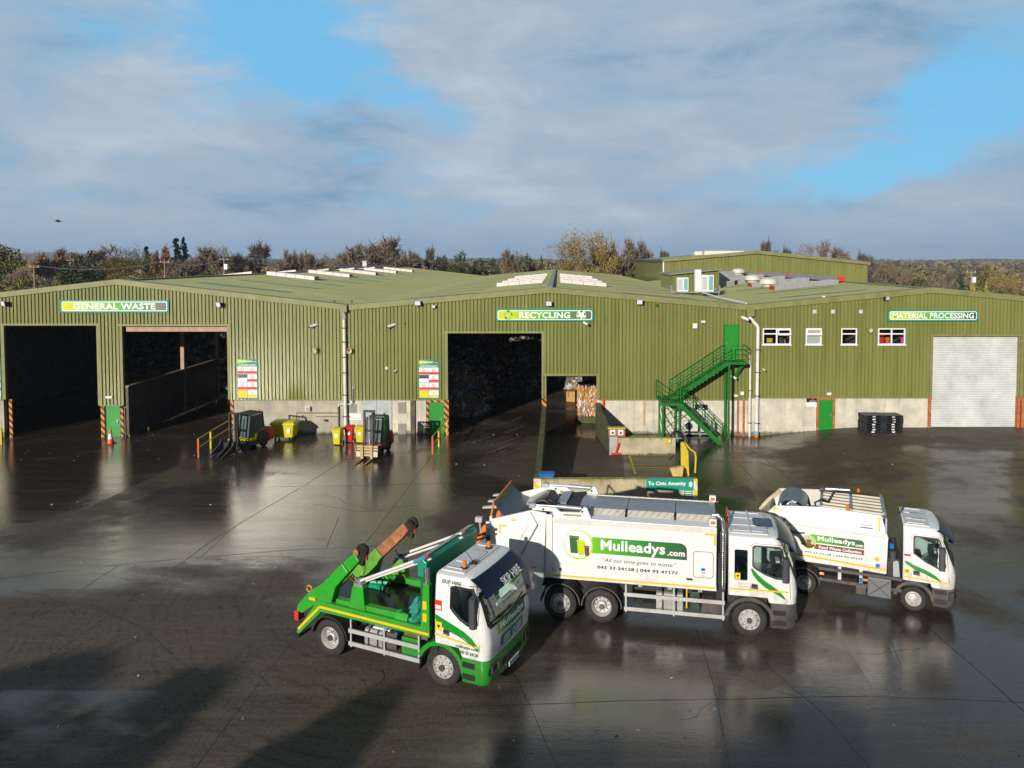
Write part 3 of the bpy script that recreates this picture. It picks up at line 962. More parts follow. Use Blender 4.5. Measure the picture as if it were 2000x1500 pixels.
gl = -.18
door(left, dG[0] + .03, dG[1] - .03, gl, zcol - .06, 'r', None)
mb = MB(); mb.box(fx(195), fx(202), -.12, -.02, zG, zcol - .05); mb.box(fx(233.5), fx(239), -.12, -.02, zG, zcol - .16)
mb.build('hazard_post', M_haz, left)
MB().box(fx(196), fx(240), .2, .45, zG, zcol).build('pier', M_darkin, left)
MB().box(fx(448), fx(454), -.05, .06, zG, zcl - .05).build('hazard_post', M_haz, left)
MB().box(fx(14), fx(20), -.05, .06, zG, zcl).build('hazard_post', M_haz, left)
door(mid, dM[0], dM[1], -.02, fz(786), 'r', None)
MB().box(fx(832), fx(836.3), -.07, .1, zG, fz(783)).box(fx(832), fx(867), -.06, .1, fz(785.5), fz(781)).build('door_frame', M_haz, mid)
MB().box(fx(866.5), fx(876), -.10, .3, zG, fz(781)).build('hazard_post', M_haz, mid)
MB().box(fx(1058), fx(1067), -.11, .3, fz(793), fz(779)).build('hazard_post', M_haz, mid)
door(mid, stD[0] + .03, stD[1] - .03, stD[2], stD[3] - .03, 'l', M_stair, .03, y=-.05)
door(right, dR[0] + .02, dR[1] - .02, gz(dR[0], -1), fz(781), 'r', M_rust, .13, y=-.03)
mb = MB(); mb.box(fx(1815), fx(1820), -.12, .25, zG, fz(776)); mb.build('door_post', M_rust, right)
mb = MB(); mb.box(fx(1989), fx(1993.5), -.12, .25, zG, fz(776)); mb.build('door_post', M_rust, right)
mb = MB(); mb.box(fx(1997), fx(2003), -.12, .25, zG, fz(776)); mb.build('door_post', M_rust, right)
# roller shutter with curved slats
mb = MB(); z = zG; x0, x1 = oE[0] + .02, oE[1] - .1
while z < oE[3]:
    mb.face([(x0, .16, z), (x1, .16, z), (x1, .10, z + .055), (x0, .10, z + .055)]); mb.face([(x0, .10, z + .055), (x1, .10, z + .055), (x1, .16, z + .11), (x0, .16, z + .11)]); z += .11
mb.build('roller_shutter', M_shut, right, fix=False)
MB().box(oE[1] - .1, oE[1], .0, .3, zG, oE[3]).build('shutter_rail', M_trim, right)
MB().box(oB[0] + .15, oB[1], .12, .55, fz(648), oB[3]).build('shutter_box', mat('tan_steel', (0.42, 0.27, 0.17), 0.6, var=0.1, dirt=.4, streak=True), left)
# cabinet doors in the middle plinth
mb = MB(); x0, x1 = dC; xm = (x0 + x1) / 2
mb.box(x0, xm - .01, -.05, -.003, .05, fz(781)); mb.box(xm + .01, x1, -.05, -.003, .05, fz(781)); mb.build('cabinet_door', mat('pale_grey_door', (0.40, 0.45, 0.45), 0.5, var=0.12, dirt=0.3), mid)
for (a, b, c, d_) in ((776, 791, 785, 807), (776, 791, 827, 850), (681, 694, 789, 806)):
    f = MB().box(fx(a), fx(b), -.06, -.003, fz(d_), fz(c)).build('louvre_vent', mat('louvre_grey', (0.33, 0.31, 0.26), 0.6), mid)
    mb = MB(); z = fz(d_) + .06
    while z < fz(c) - .05:
        mb.box(fx(a) + .05, fx(b) - .05, -.075, -.055, z, z + .03); z += .07
    mb.build('slat', mat('louvre_dark', (0.16, 0.15, 0.13), 0.6), f)
MB().box(fx(801), fx(810), -.12, -.002, zG, zcl - .05).build('rusty_pier', mat('rusty_dark_pier', (0.11, 0.085, 0.06), 0.85, var=0.4, dirt=.6), mid)
MB().box(fx(1256), fx(1260), -.08, -.002, .55, zcl - .05).build('steel_post', mat('peeling_post', (0.5, 0.33, 0.2), 0.7, var=0.3, dirt=.6, dirtc=(.6, .5, .4)), mid)
MB().box(fx(1441), fx(1444), -.08, -.002, zG, zcl - .05).box(fx(1452), fx(1455), -.1, -.002, zG, zcl - .05).build('steel_post', M_rust, mid)
MB().box(fx(1177), fx(1181), -.1, -.002, fz(806), fz(778)).build('steel_post', M_red, mid)

# roofs
B0, B1, B2 = 88.0, 96.0, 53.5
GL = [(5 + k * 6.5, 6.2 + k * 6.5) for k in range(12)]
GM = [(4 + k * 6.5, 5.0 + k * 6.5) for k in range(13)]
roof('roof', xA0, zA0, xV1, zV, 0.45, B0, left, gaps=((xA0 + 2.5, xA0 + 9.0), GL)); roof('roof', xA0, zA0, xE0, zV, .45, B0, left, gaps=((xA0 - 2.5, xA0 - 9.0), GL))
roof('roof', xA1, zA1, xV1, zV, 0.45, B1, mid, gaps=((xA1 - 5.2, xA1 - 10.0), GM)); roof('roof', xA1, zA1, xV2, zV, .45, B1, mid, gaps=((xA1 + 5.2, xA1 + 10.0), GM))
roof('roof', xA2, zA2, xV2, zV, 0.45, B2, right); roof('roof', xA2, zA2, xE2, zV, .45, B2, right)
M_ridge = mat('ridge_flashing', (0.24, 0.26, 0.22), 0.45, var=0.2)
MB().box(xA0 - .25, xA0 + .25, .45, B0, zA0 + .02, zA0 + .10).build('ridge', M_trim, left, bevel=.03)
MB().box(xA1 - .22, xA1 + .22, .1, B1, zA1 + .10, zA1 + .17).build('ridge', M_ridge, mid, bevel=.05)
MB().box(xA2 - .25, xA2 + .25, .45, B2, zA2 + .02, zA2 + .10).build('ridge', M_trim, right, bevel=.03)
# side and back walls, inner walls
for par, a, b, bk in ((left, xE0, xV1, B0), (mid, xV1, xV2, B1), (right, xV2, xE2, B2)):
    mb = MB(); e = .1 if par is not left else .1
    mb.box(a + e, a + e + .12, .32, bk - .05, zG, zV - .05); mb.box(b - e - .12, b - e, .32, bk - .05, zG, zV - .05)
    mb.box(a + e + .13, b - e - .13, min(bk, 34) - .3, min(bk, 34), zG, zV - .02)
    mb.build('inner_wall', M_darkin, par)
    mb = MB(); xr_ = {'w': xA0, 'r': xA1, 'p': xA2}[par.name[0]]; zr2 = {'w': zA0, 'r': zA1, 'p': zA2}[par.name[0]]
    mb.face([(a, bk, zG), (b, bk, zG), (b, bk, zV), (xr_, bk, zr2), (a, bk, zV)])
    mb.build('back_wall', M_clad2, par, fix=False)
# roof light sheets down the slopes
def strip(par, xa, xb, xr_, zr_, xe, y0, w, m, name='roof_light', lift=.05):
    zf = lambda x: zr_ + (zV - zr_) * (x - xr_) / (xe - xr_)
    mb = MB()
    mb.face([(xa, y0, zf(xa) + lift), (xb, y0, zf(xb) + lift), (xb, y0 + w, zf(xb) + lift), (xa, y0 + w, zf(xa) + lift)])
    mb.face([(xa, y0, zf(xa)), (xb, y0, zf(xb)), (xb, y0, zf(xb) + lift), (xa, y0, zf(xa) + lift)])
    mb.build(name, m, par, fix=False)


for y0_, y1_ in GL:
    strip(left, xA0 + 2.5, xA0 + 9.0, xA0, zA0, xV1, y0_, y1_ - y0_, M_skyl, lift=.03); strip(left, xA0 - 2.5, xA0 - 9.0, xA0, zA0, xE0, y0_, y1_ - y0_, M_skyl, lift=.03)
M_dk = mat('dirty_roof_light', (0.075, 0.075, 0.05), 0.35, var=0.4, vscale=2)
M_mossl = bpy.data.materials.new('mossy_roof_light'); M_mossl.use_nodes = True
_nt = M_mossl.node_tree; _nt.nodes.clear(); _g = NG(_nt)
_b = _g.n('ShaderNodeBsdfPrincipled', {'Base Color': (.2, .21, .1, 1), 'Roughness': .5}); _tr = _g.n('ShaderNodeBsdfTransparent', {0: (.75, .8, .7, 1)})
_mx = _g.n('ShaderNodeMixShader', {0: .35, 1: _b.outputs[0], 2: _tr.outputs[0]}); _g.n('ShaderNodeOutputMaterial', {0: _mx.outputs[0]})
for y0_, y1_ in GM:
    strip(mid, xA1 + 5.0, xA1 + 10.2, xA1, zA1, xV2, y0_ - .16, .15, M_dk, 'dirty_lap', lift=.05); strip(mid, xA1 - 5.0, xA1 - 10.2, xA1, zA1, xV1, y0_ - .16, .15, M_dk, 'dirty_lap', lift=.05)
    strip(mid, xA1 + 5.2, xA1 + 10.0, xA1, zA1, xV2, y0_, y1_ - y0_, M_mossl, lift=.03); strip(mid, xA1 - 5.2, xA1 - 10.0, xA1, zA1, xV1, y0_, y1_ - y0_, M_mossl, lift=.03)
for k in range(6):
    strip(right, xA2 - 2.5, xA2 - 8.6, xA2, zA2, xV2, 4 + k * 6.0, .3, M_dk, lift=.06)


def box_light(par, xa, xb, xr_, zr_, xe, y0, w=1.0, h=.38):
    """raised smoke-vent box running down the slope, red end plates"""
    zf = lambda x: zr_ + (zV - zr_) * (x - xr_) / (xe - xr_)
    mb = MB(); a, b = min(xa, xb), max(xa, xb)
    for x0, x1, m in ((a, b, 0),):
        i = mb.P((x0, y0, zf(x0)), (x1, y0, zf(x1)), (x1, y0 + w, zf(x1)), (x0, y0 + w, zf(x0)), (x0, y0, zf(x0) + h), (x1, y0, zf(x1) + h), (x1, y0 + w, zf(x1) + h), (x0, y0 + w, zf(x0) + h))
        for q, mm in (((4, 5, 6, 7), 1), ((0, 1, 5, 4), 0), ((1, 2, 6, 5), 2), ((2, 3, 7, 6), 0), ((3, 0, 4, 7), 2)):
            mb.f.append(tuple(i + k for k in q)); mb.m.append(mm)
    o = mb.build('roof_vent', [M_pinkv if par is not right else M_greyside, M_pinkv, M_red], par, fix=False)
    n = int((b - a) / .9); rb = MB()
    for k in range(1, n):
        x = a + (b - a) * k / n
        rb.box(x - .02, x + .02, y0 - .02, y0, zf(x) + .05, zf(x) + h)
    rb.build('rib', M_greyside, o)


for k in range(5):
    y0 = 22 + k * 11.5
    box_light(left, xA0 + .7, xA0 + 5.2, xA0, zA0, xV1, y0, 1.3, .36); box_light(left, xA0 - .7, xA0 - 4.4, xA0, zA0, xE0, y0, 1.3, .36)
for k, y0 in enumerate((14.5, 20.5, 28.0, 40.0)):
    box_light(mid, xA1 - .75, xA1 - 4.6, xA1, zA1, xV1, y0, 1.2, .34); box_light(mid, xA1 + .75, xA1 + 4.6, xA1, zA1, xV2, y0, 1.2, .34)
for k, y0 in enumerate((12.5, 19.5, 26.5, 34)):
    box_light(right, xA2 - 1.2, xA2 - 6.4, xA2, zA2, xV2, y0, 1.5, .38)
mb = MB(); mb.box(xA2 - .7, xA2 - .25, 14, B2 - 3, zA2 + .1, zA2 + .5); vr = mb.build('ridge_vent', M_greyside, right)
MB().box(xA2 - .74, xA2 - .21, 13.8, 13.98, zA2 + .1, zA2 + .5).box(xA2 - .74, xA2 - .21, 27, 27.2, zA2 + .1, zA2 + .53).box(xA2 - .78, xA2 - .17, 38, 38.3, zA2 + .1, zA2 + .56).build('end_plate', M_red, vr)
# windows
M_frame = mat('white_window_frame', (0.8, 0.8, 0.8), 0.35)
M_tg = bpy.data.materials.new('clear_window_glass'); M_tg.use_nodes = True
_nt = M_tg.node_tree; _nt.nodes.clear(); _g = NG(_nt)
_gl = _g.n('ShaderNodeBsdfGlossy', {0: (.9, .95, 1, 1), 1: 0.04}); _tr = _g.n('ShaderNodeBsdfTransparent', {0: (.8, .85, .85, 1)})
_fr = _g.n('ShaderNodeFresnel', {0: 1.5}); _mx = _g.n('ShaderNodeMixShader', {0: _fr.outputs[0], 1: _tr.outputs[0], 2: _gl.outputs[0]})
_g.n('ShaderNodeOutputMaterial', {0: _mx.outputs[0]})
M_frost = mat('frosted_glass', (0.34, 0.38, 0.36), 0.3)
for k, (x0, x1, z0, z1) in enumerate(wop):
    two = k in (0, 3)
    w = MB(); fw = .075
    w.box(x0, x1, -.10, .0, z0, z0 + fw); w.box(x0, x1, -.10, .0, z1 - fw, z1); w.box(x0, x0 + fw, -.10, 0, z0 + fw, z1 - fw); w.box(x1 - fw, x1, -.10, 0, z0 + fw, z1 - fw)
    zt = z0 + (z1 - z0) * .66
    xm = (x0 + x1) / 2
    w.box(x0 + fw, x1 - fw, -.09, 0, zt - .04, zt + .04)
    if two:
        w.box(xm - .045, xm + .045, -.095, 0, z0 + fw, zt - .04); w.box(xm - .045, xm + .045, -.095, 0, zt + .04, z1 - fw)
    win = w.build('window', M_frame, right, bevel=.008)
    MB().box(x0 - .06, x1 + .06, -.13, -.10, z0 - .05, z0 + .02).build('sill', M_frame, win)
    gp = MB(); gp.face([(x0 + fw, -.03, z0 + fw), (x1 - fw, -.03, z0 + fw), (x1 - fw, -.03, z1 - fw), (x0 + fw, -.03, z1 - fw)])
    gp.build('pane', M_tg if k != 1 else M_frost, win, fix=False)
    if k in (0, 1):   # the top light stands ajar
        a = xm + .05 if k == 0 else x0 + .05
        s = MB(); b = x1 - .03
        s.T = Matrix.Translation((0, -.1, z1 - .05)) @ Matrix.Rotation(R(-22), 4, 'X')
        s.box(a, b, -.04, 0, -.09, -.02); s.box(a, b, -.04, 0, -.42, -.35); s.box(a, a + .06, -.04, 0, -.35, -.09); s.box(b - .06, b, -.04, 0, -.35, -.09)
        s.build('open_sash', M_frame, win)
# a dark room behind the windows, lit through them
x0, x1 = wop[0][0] - .6, wop[3][1] + .6; z0, z1 = wop[0][2] - .8, wop[0][3] + .7
mb = MB()
mb.face([(x0, 4, z0), (x1, 4, z0), (x1, 4, z1), (x0, 4, z1)]); mb.face([(x0, .01, z0), (x1, .01, z0), (x1, 4, z0), (x0, 4, z0)]); mb.face([(x0, .01, z1), (x1, .01, z1), (x1, 4, z1), (x0, 4, z1)])
for x in (x0, x1, wop[1][0] - .6, wop[3][0] - 1.0):
    mb.face([(x, .01, z0), (x, 4, z0), (x, 4, z1), (x, .01, z1)])
mb.build('room', mat('room_wall', (0.10, 0.095, 0.09), 0.8), right, fix=False)

# tall hall behind, and the little roof house
hall = thing('rear_hall', 'tall olive hall with low pitched roof rising behind the processing shed', 'hall', (0, 0, 0))
yh = 54.0
hx0, hx1, hxa = onY(1297, 530, yh).x, onY(1694, 530, yh).x, onY(1478, 490, yh).x
hz0, hz1, hza = onY(1297, 507, yh).z, onY(1694, 513, yh).z, onY(1478, 491, yh).z
mb = MB()
sc_ = 2.2
def hclad(mb, xa, xb, zb, zt, y):
    x = xa
    while x < xb:
        for a, b, ya, yb in ((0, .36, -.08, -.08), (.36, .40, -.08, 0), (.40, .46, 0, 0), (.46, .5, 0, -.08)):
            p, q = min(x + a, xb), min(x + b, xb)
            if q > p:
                mb.face([(p, y + ya, zb), (q, y + yb, zb), (q, y + yb, zt(q)), (p, y + ya, zt(p))])
        x += .5
hclad(mb, hx0, hx1, zG, gable(hx0, hz0, hxa, hza, hx1, hz1), yh)
yb = 92.0
mb.face([(hx0, yh, zG), (hx0, yh, hz0), (hx0, yb, hz0), (hx0, yb, zG)]); mb.face([(hx1, yh, zG), (hx1, yh, hz1), (hx1, yb, hz1), (hx1, yb, zG)])
mb.face([(hx0, yb, zG), (hx1, yb, zG), (hx1, yb, hz1), (hxa, yb, hza), (hx0, yb, hz0)])
mb.build('wall', M_clad, hall, fix=False)
mb = MB()
mb.face([(hx0 - .3, yh - .3, hz0), (hxa, yh - .3, hza), (hxa, yb, hza), (hx0 - .3, yb, hz0)]); mb.face([(hxa, yh - .3, hza), (hx1 + .3, yh - .3, hz1), (hx1 + .3, yb, hz1), (hxa, yb, hza)])
hr = mb.build('roof', M_roof, hall, fix=False)
mb = MB(); mb.bar((hx0 - .3, yh - .3, hz0 - .1), (hxa, yh - .3, hza - .1), .12, .45); mb.bar((hxa, yh - .3, hza - .1), (hx1 + .3, yh - .3, hz1 - .1), .12, .45); mb.build('barge_board', M_trim, hall)
MB().box(hx0 - .25, hx0, yh - .25, yb, hz0 - .3, hz0 + .02).build('gutter', mat('dark_gutter', (0.08, 0.09, 0.09), 0.4), hall)
MB().tube([(hx0 - .1, yh - .2, hz0 - .3), (hx0 - .1, yh - .2, 8)], .12).build('downpipe', M_pipe, hall)
for k, yy in enumerate((66, 74)):
    v = MB().box(hxa - 4.8, hxa + 1.4, yy, yy + 2, hza - .5, hza + .22).build('roof_vent', M_pinkv, hr)
MB().box(hxa + 1.4, hxa + 1.55, 65.9, 68.1, hza - .5, hza + .25).build('end_plate', M_red, hr)
ph = thing('roof_house', 'small olive lean-to on the roof valley behind two white air conditioners', 'roof house', (0, 0, 0))
yp = 22.0
px0, px1 = onY(1314, 540, yp).x, onY(1404, 540, yp).x; pz0 = 8.3; pz1, pz2 = onY(1314, 536, yp).z, onY(1404, 527, yp).z
mb = MB(); hclad(mb, px0, px1, pz0 - .3, lambda x: pz1 + (pz2 - pz1) * (x - px0) / (px1 - px0) - .02, yp)
mb.face([(px0, yp, pz0), (px0, yp, pz1), (px0, yp + 8, pz1), (px0, yp + 8, pz0)]); mb.face([(px1, yp, pz0), (px1, yp, pz2), (px1, yp + 8, pz2), (px1, yp + 8, pz0)])
mb.build('wall', M_clad2, ph, fix=False)
mb = MB(); mb.bar((px0 - .3, yp + 3.8, pz1 + .02), (px1 + .2, yp + 3.8, pz2 + .04), 8.4, .1); mb.build('roof', M_roof, ph)
MB().box(px1 + .003, px1 + 2.2, yp + 3, yp + 7, 8.6, pz2 - .2).build('duct_box', M_steel, ph)
# ---------------------------------------------------------------- signs
M_signedge = mat('teal_sign_edge', (0.02, 0.26, 0.17), 0.4)
M_wtxt = mat('white_print', (0.85, 0.85, 0.85), 0.4)
M_dkgrey = mat('dark_grey_print', (0.05, 0.055, 0.05), 0.4)
STOPS = [(0.0, (0.62, 0.66, 0.01)), (0.15, (0.50, 0.62, 0.01)), (0.42, (0.12, 0.46, 0.03)), (0.62, (0.03, 0.36, 0.04)), (0.82, (0.10, 0.20, 0.10)), (1.0, (0.11, 0.12, 0.11))]


def board(name, label, u0, u1, v0, v1, text, tw, stops=STOPS, dx=0.0):
    x0, x1, z0, z1 = fx(u0, v0), fx(u1, v0), fz(v1, u0), fz(v0, u0)
    c = Vector(((x0 + x1) / 2, -.16, (z0 + z1) / 2)); w, h = x1 - x0, z1 - z0
    t = thing(name, label, 'sign', c)
    MB().box(-w / 2, w / 2, -.02, .07, -h / 2, h / 2).build('backing_board', M_signedge, t)
    MB().prism(rrect(-w / 2 + .10, w / 2 - .10, -h / 2 + .09, h / 2 - .09, .12), 'y', -.026, -.0205).build('border_line', M_wtxt, t)
    MB().prism(rrect(-w / 2 + .15, w / 2 - .15, -h / 2 + .14, h / 2 - .14, .09), 'y', -.032, -.0265).build('colour_panel', gradient(text + '_print', stops, -w / 2, w / 2), t)
    lettering(text, M_wtxt, t, (dx, -.033, 0), tw * w, h * .50, bold=.03)
    return t, w, h


board('shed_sign', 'long board reading GENERAL WASTE in white over a yellow, green and grey print', 121, 332, 586, 610, 'GENERAL WASTE', .76, [(0, (.66, .66, .01)), (.2, (.42, .58, .02)), (.5, (.10, .42, .05)), (.72, (.06, .34, .08)), (.84, (.12, .2, .13)), (1, (.15, .14, .13))])
rs, w, h = board('shed_sign', 'long board reading RECYCLING between two recycling emblems above the tall central doorway', 969, 1159, 603, 627, 'RECYCLING', .52)
M_lgreen = mat('light_green_print', (0.16, 0.55, 0.08), 0.4)
for sx in (-1, 1):
    for k in range(5):
        a = R(72 * k + 90); mb = MB(); cx, cz = sx * w * .375, 0
        for q, da in enumerate((0,)):
            r0, r1 = .17, .29
            pts = []
            for j in range(4):
                aa = a + R(-24 + 12 * j); pts.append((cx + r1 * math.cos(aa), cz + r1 * math.sin(aa)))
            aa = a + R(28); pts.append((cx + (r0 + r1) / 2 * math.cos(aa), cz + (r0 + r1) / 2 * math.sin(aa)))
            for j in range(3, -1, -1):
                aa = a + R(-24 + 12 * j); pts.append((cx + r0 * math.cos(aa), cz + r0 * math.sin(aa)))
            mb.prism(pts, 'y', -.040, -.033)
        mb.build('emblem_arrow', M_lgreen if k % 2 else M_green, rs)
    MB().prism([(sx * w * .375 + .31 * math.cos(R(a)), .31 * math.sin(R(a))) for a in range(0, 360, 15)], 'y', -.0329, -.0322).build('emblem_disc', M_wtxt if sx > 0 else mat('lime_print', (.5, .62, .05), .4), rs)
board('shed_sign', 'long board reading MATERIAL PROCESSING above the roller shutter', 1732, 1908, 605, 627, 'MATERIAL PROCESSING', .90, [(0, (.62, .66, .01)), (.3, (.3, .58, .02)), (.5, (.03, .42, .05)), (.7, (.02, .34, .06)), (.9, (.03, .1, .06)), (1, (.03, .04, .04))])

M_redp = mat('red_print', (0.62, 0.03, 0.03), 0.4); M_yelp = mat('yellow_print', (0.75, 0.58, 0.02), 0.4); M_blk = mat('black_print', (0.02, 0.02, 0.02), 0.4)


def safety(label, u0, u1, v0, v1):
    x0, x1, z0, z1 = fx(u0, v0), fx(u1, v0), fz(v1, u0), fz(v0, u0)
    w, h = x1 - x0, z1 - z0
    t = thing('safety_board', label, 'sign', ((x0 + x1) / 2, -.09, (z0 + z1) / 2), 0, 'customer safety boards')
    MB().box(-w / 2, w / 2, -.015, .02, -h / 2, h / 2).build('backing_board', M_signedge, t)
    a, b = -w / 2 + .03, w / 2 - .05; yy = -.0155
    MB().prism(rrect(a, b, h / 2 - .30, h / 2 - .06, .06, corners=(0, 0, 1, 0)), 'y', yy - .004, yy).build('logo_panel', gradient('safety_logo', [(0, (.6, .66, .02)), (.35, (.2, .5, .03)), (.6, (.03, .2, .05)), (1, (.02, .07, .04))], -w / 2, w / 2), t)
    lettering('Mulleadys', M_wtxt, t, (-.09, yy - .005, h / 2 - .17), w * .62, .15, bold=.03)
    lettering('.com', M_wtxt, t, (w * .36, yy - .005, h / 2 - .2), w * .16, .06, bold=.03)
    lettering('CUSTOMER SAFETY', M_wtxt, t, (0, yy - .005, h / 2 - .41), w * .84, .09, bold=.03)
    cw, chh = (w - .12) / 2, (h - .56) / 4
    for r in range(4):
        for c in range(2):
            cx0 = -w / 2 + .04 + c * (cw + .03); cz1 = h / 2 - .51 - r * (chh + .005); cz0 = cz1 - chh + .03
            ye = (r == 3); bottom = M_yelp if ye else M_redp
            MB().box(cx0, cx0 + cw, yy - .004, yy, cz0, cz1).build('notice_panel', M_yelp if (ye and c == 0) else M_wtxt, t)
            if r == 1 and c == 0:
                MB().box(cx0, cx0 + cw, yy - .008, yy - .0045, cz0 + chh * .5, cz1).build('notice_band', M_dkgrey, t)
            else:
                MB().box(cx0, cx0 + cw, yy - .008, yy - .0045, cz0 + .02, cz0 + chh * .36).build('notice_band', bottom, t)
            cx = cx0 + cw / 2; cz = cz0 + chh * .62
            if not ye and not (r == 1 and c == 0):
                pts = [(cx + .11 * math.cos(R(q)), cz + .11 * math.sin(R(q))) for q in range(0, 360, 30)]
                i2 = [(cx + .075 * math.cos(R(q)), cz + .075 * math.sin(R(q))) for q in range(0, 360, 30)]
                mb = MB()
                for q in range(12):
                    mb.face([(pts[q][0], yy - .006, pts[q][1]), (pts[(q + 1) % 12][0], yy - .006, pts[(q + 1) % 12][1]), (i2[(q + 1) % 12][0], yy - .006, i2[(q + 1) % 12][1]), (i2[q][0], yy - .006, i2[q][1])])
                mb.bar((cx - .07, yy - .006, cz + .07), (cx + .07, yy - .006, cz - .07), .03, .002)
                mb.build('prohibition_mark', M_redp, t, fix=False)
            elif ye and c == 1:
                MB().prism([(cx - .11, cz - .08), (cx + .11, cz - .08), (cx, cz + .11)], 'y', yy - .009, yy - .0085).build('warning_mark', M_yelp, t)
    return t


safety('white and green customer safety board between the second open doorway and the forklift', 464, 504, 700, 778)
safety('white and green customer safety board above the green door beside the tall central doorway', 818, 858, 702, 778)
safety('customer safety board cut off by the left edge of the picture', -36, 3, 700, 780)


def notice(label, u0, u1, v0, v1, logo=M_redp, y=-.01):
    x0, x1, z0, z1 = onY(u0, v0, y).x, onY(u1, v0, y).x, onY(u0, v1, y).z, onY(u0, v0, y).z
    w, h = x1 - x0, z1 - z0
    t = thing('wall_notice', label, 'sign', ((x0 + x1) / 2, y, (z0 + z1) / 2))
    MB().box(-w / 2, w / 2, -.02, -.002, -h / 2, h / 2).build('white_panel', M_wtxt, t)
    MB().box(-w / 2, w / 2, -.025, -.0205, -.02, h / 2).build('black_panel', M_blk, t)
    MB().prism([(.08 * math.cos(R(q)), h * .3 + .07 * math.sin(R(q))) for q in range(0, 360, 30)], 'y', -.029, -.0255).build('emblem', logo, t)
    MB().box(-w * .25, w * .25, -.028, -.0255, h * .07, h * .12).build('printed_line', M_wtxt, t)
    MB().box(-w * .4, w * .4, -.024, -.0205, -h * .3, -h * .26).build('printed_line', mat('grey_print', (.4, .4, .4), .5), t)
    return t


notice('black and white notice beside the green door under the windows', 1575, 1599, 776, 794)
notice('black and white notice behind the lower flight of the green stairs', 1357, 1382, 790, 809, mat('magenta_print', (.5, .1, .3), .4))
t = thing('wall_notice', 'small white notice with red writing between the drainpipe and the grey double doors', 'sign', (fx(692), -.01, fz(814)))
MB().box(-.4, .4, -.02, -.002, -.2, .2).build('white_panel', M_wtxt, t)
for k in range(3):
    MB().box(-.33, .33, -.024, -.0205, .08 - k * .1, .1 - k * .1).build('printed_line', M_redp if k else mat('grey_print', (.4, .4, .4), .5), t)

# ---------------------------------------------------------------- floodlights, cameras, horns
M_lens = mat('floodlight_lens', (0.7, 0.75, 0.8), 0.15, spec=0.8)


def flood(label, u, v, yaw=0, s=1.0):
    t = thing('floodlight', label, 'floodlight', (fx(u, v), -.07, fz(v, u)), R(yaw), 'floodlights along the sheds')
    MB().prism([(-.30 * s, -.16 * s), (-.08 * s, -.13 * s), (-.08 * s, .10 * s), (-.36 * s, .13 * s)], 'x', -.2 * s, .2 * s).build('housing', M_blackp, t, bevel=.01)
    MB().prism([(-.305 * s, -.15 * s), (-.33 * s, -.15 * s), (-.385 * s, .12 * s), (-.365 * s, .12 * s)], 'x', -.17 * s, .17 * s).build('lens', M_lens, t)
    MB().box(-.03, .03, -.1 * s, .06, -.1, .02).build('bracket', M_blackp, t)


for (u, v, yaw, lb) in ((19, 592, -25, 'left end of the GENERAL WASTE gable'), (436, 594, -25, 'above the right edge of the second open doorway'), (818, 591, 0, 'left of the RECYCLING board under the roof edge'),
                        (1072, 592, 0, 'right under the central gable peak above the RECYCLING board'), (1248, 589, 0, 'right of the RECYCLING board under the roof edge')):
    flood('square black floodlight ' + lb, u, v, yaw)
flood('black floodlight with a white motion sensor left of the MATERIAL PROCESSING board', 1726, 582, 25, .8)
flood('small dark floodlight below and beside the larger one left of the RECYCLING board', 848, 598, 0, .6)


def cctv(label, u, v, yaw, s=1.0):
    t = thing('security_camera', label, 'camera', (fx(u, v), -.07, fz(v, u)), R(yaw), 'security cameras on the shed walls')
    MB().tube([(0, -.05, 0), (-.02, -.42 * s, -.10 * s)], .075 * s, 10).build('camera_body', M_white, t, smooth=True)
    MB().tube([(-.021, -.425 * s, -.101 * s), (-.023, -.47 * s, -.112 * s)], .06 * s, 10).build('lens', M_blackp, t)
    MB().tube([(0, .05, .02), (0, -.12 * s, .03)], .05 * s, 8).build('bracket', M_white, t)


cctv('white security camera on the wall left of the drainpipe between the doorways', 620, 634, -55, 1.1)
cctv('white security camera on the wall right of the drainpipe with a red dot beside it', 772, 634, -55, 1.2)
cctv('white security camera under the right end of the RECYCLING board', 1140, 630, 40)
cctv('large white security camera beside the rainwater hopper by the stair door', 1449, 620, 40, 1.3)
cctv('white security camera on the wall under the top landing of the green stairs', 1429, 735, 35)
cctv('small white security camera left of the safety board by the central doorway', 776, 723, -30, .7)
cctv('small white security camera on the wall below the leftmost white window', 1490, 721, 20, .6)


def horn(label, u, v, yaw):
    t = thing('horn_speaker', label, 'speaker', (fx(u, v), -.07, fz(v, u)), R(yaw), 'horn speakers')
    MB().lathe([(.04, 0), (.06, -.1), (.12, -.22), (.19, -.30), (.185, -.295), (.05, -.15)], (0, 0, 0), 'y', 14).build('horn', mat('beige_horn', (.5, .42, .25), .5), t, smooth=True)
    MB().box(-.04, .04, -.08, .05, -.05, .08).build('bracket', M_blackp, t)


horn('beige horn speaker left of the drainpipe', 622, 683, -25); horn('dark horn speaker tucked right of the drainpipe', 683, 684, 10); horn('brown horn speaker between the third and fourth white windows', 1692, 644, 30)


def wallbox(name, label, cat, u0, u1, v0, v1, m, d=.12, m2=None, y=-.07, group=None):
    x0, x1, z0, z1 = fx(u0, v0), fx(u1, v0), fz(v1, u0), fz(v0, u0)
    t = thing(name, label, cat, ((x0 + x1) / 2, y, (z0 + z1) / 2), 0, group)
    w, h = (x1 - x0) / 2, (z1 - z0) / 2
    MB().box(-w, w, -d, .045, -h, h).build('casing', m, t, bevel=.015)
    if m2:
        MB().box(-w * .75, w * .75, -d - .01, -d - .001, -h * .75, h * .75).build('front_grille', m2, t)
    return t


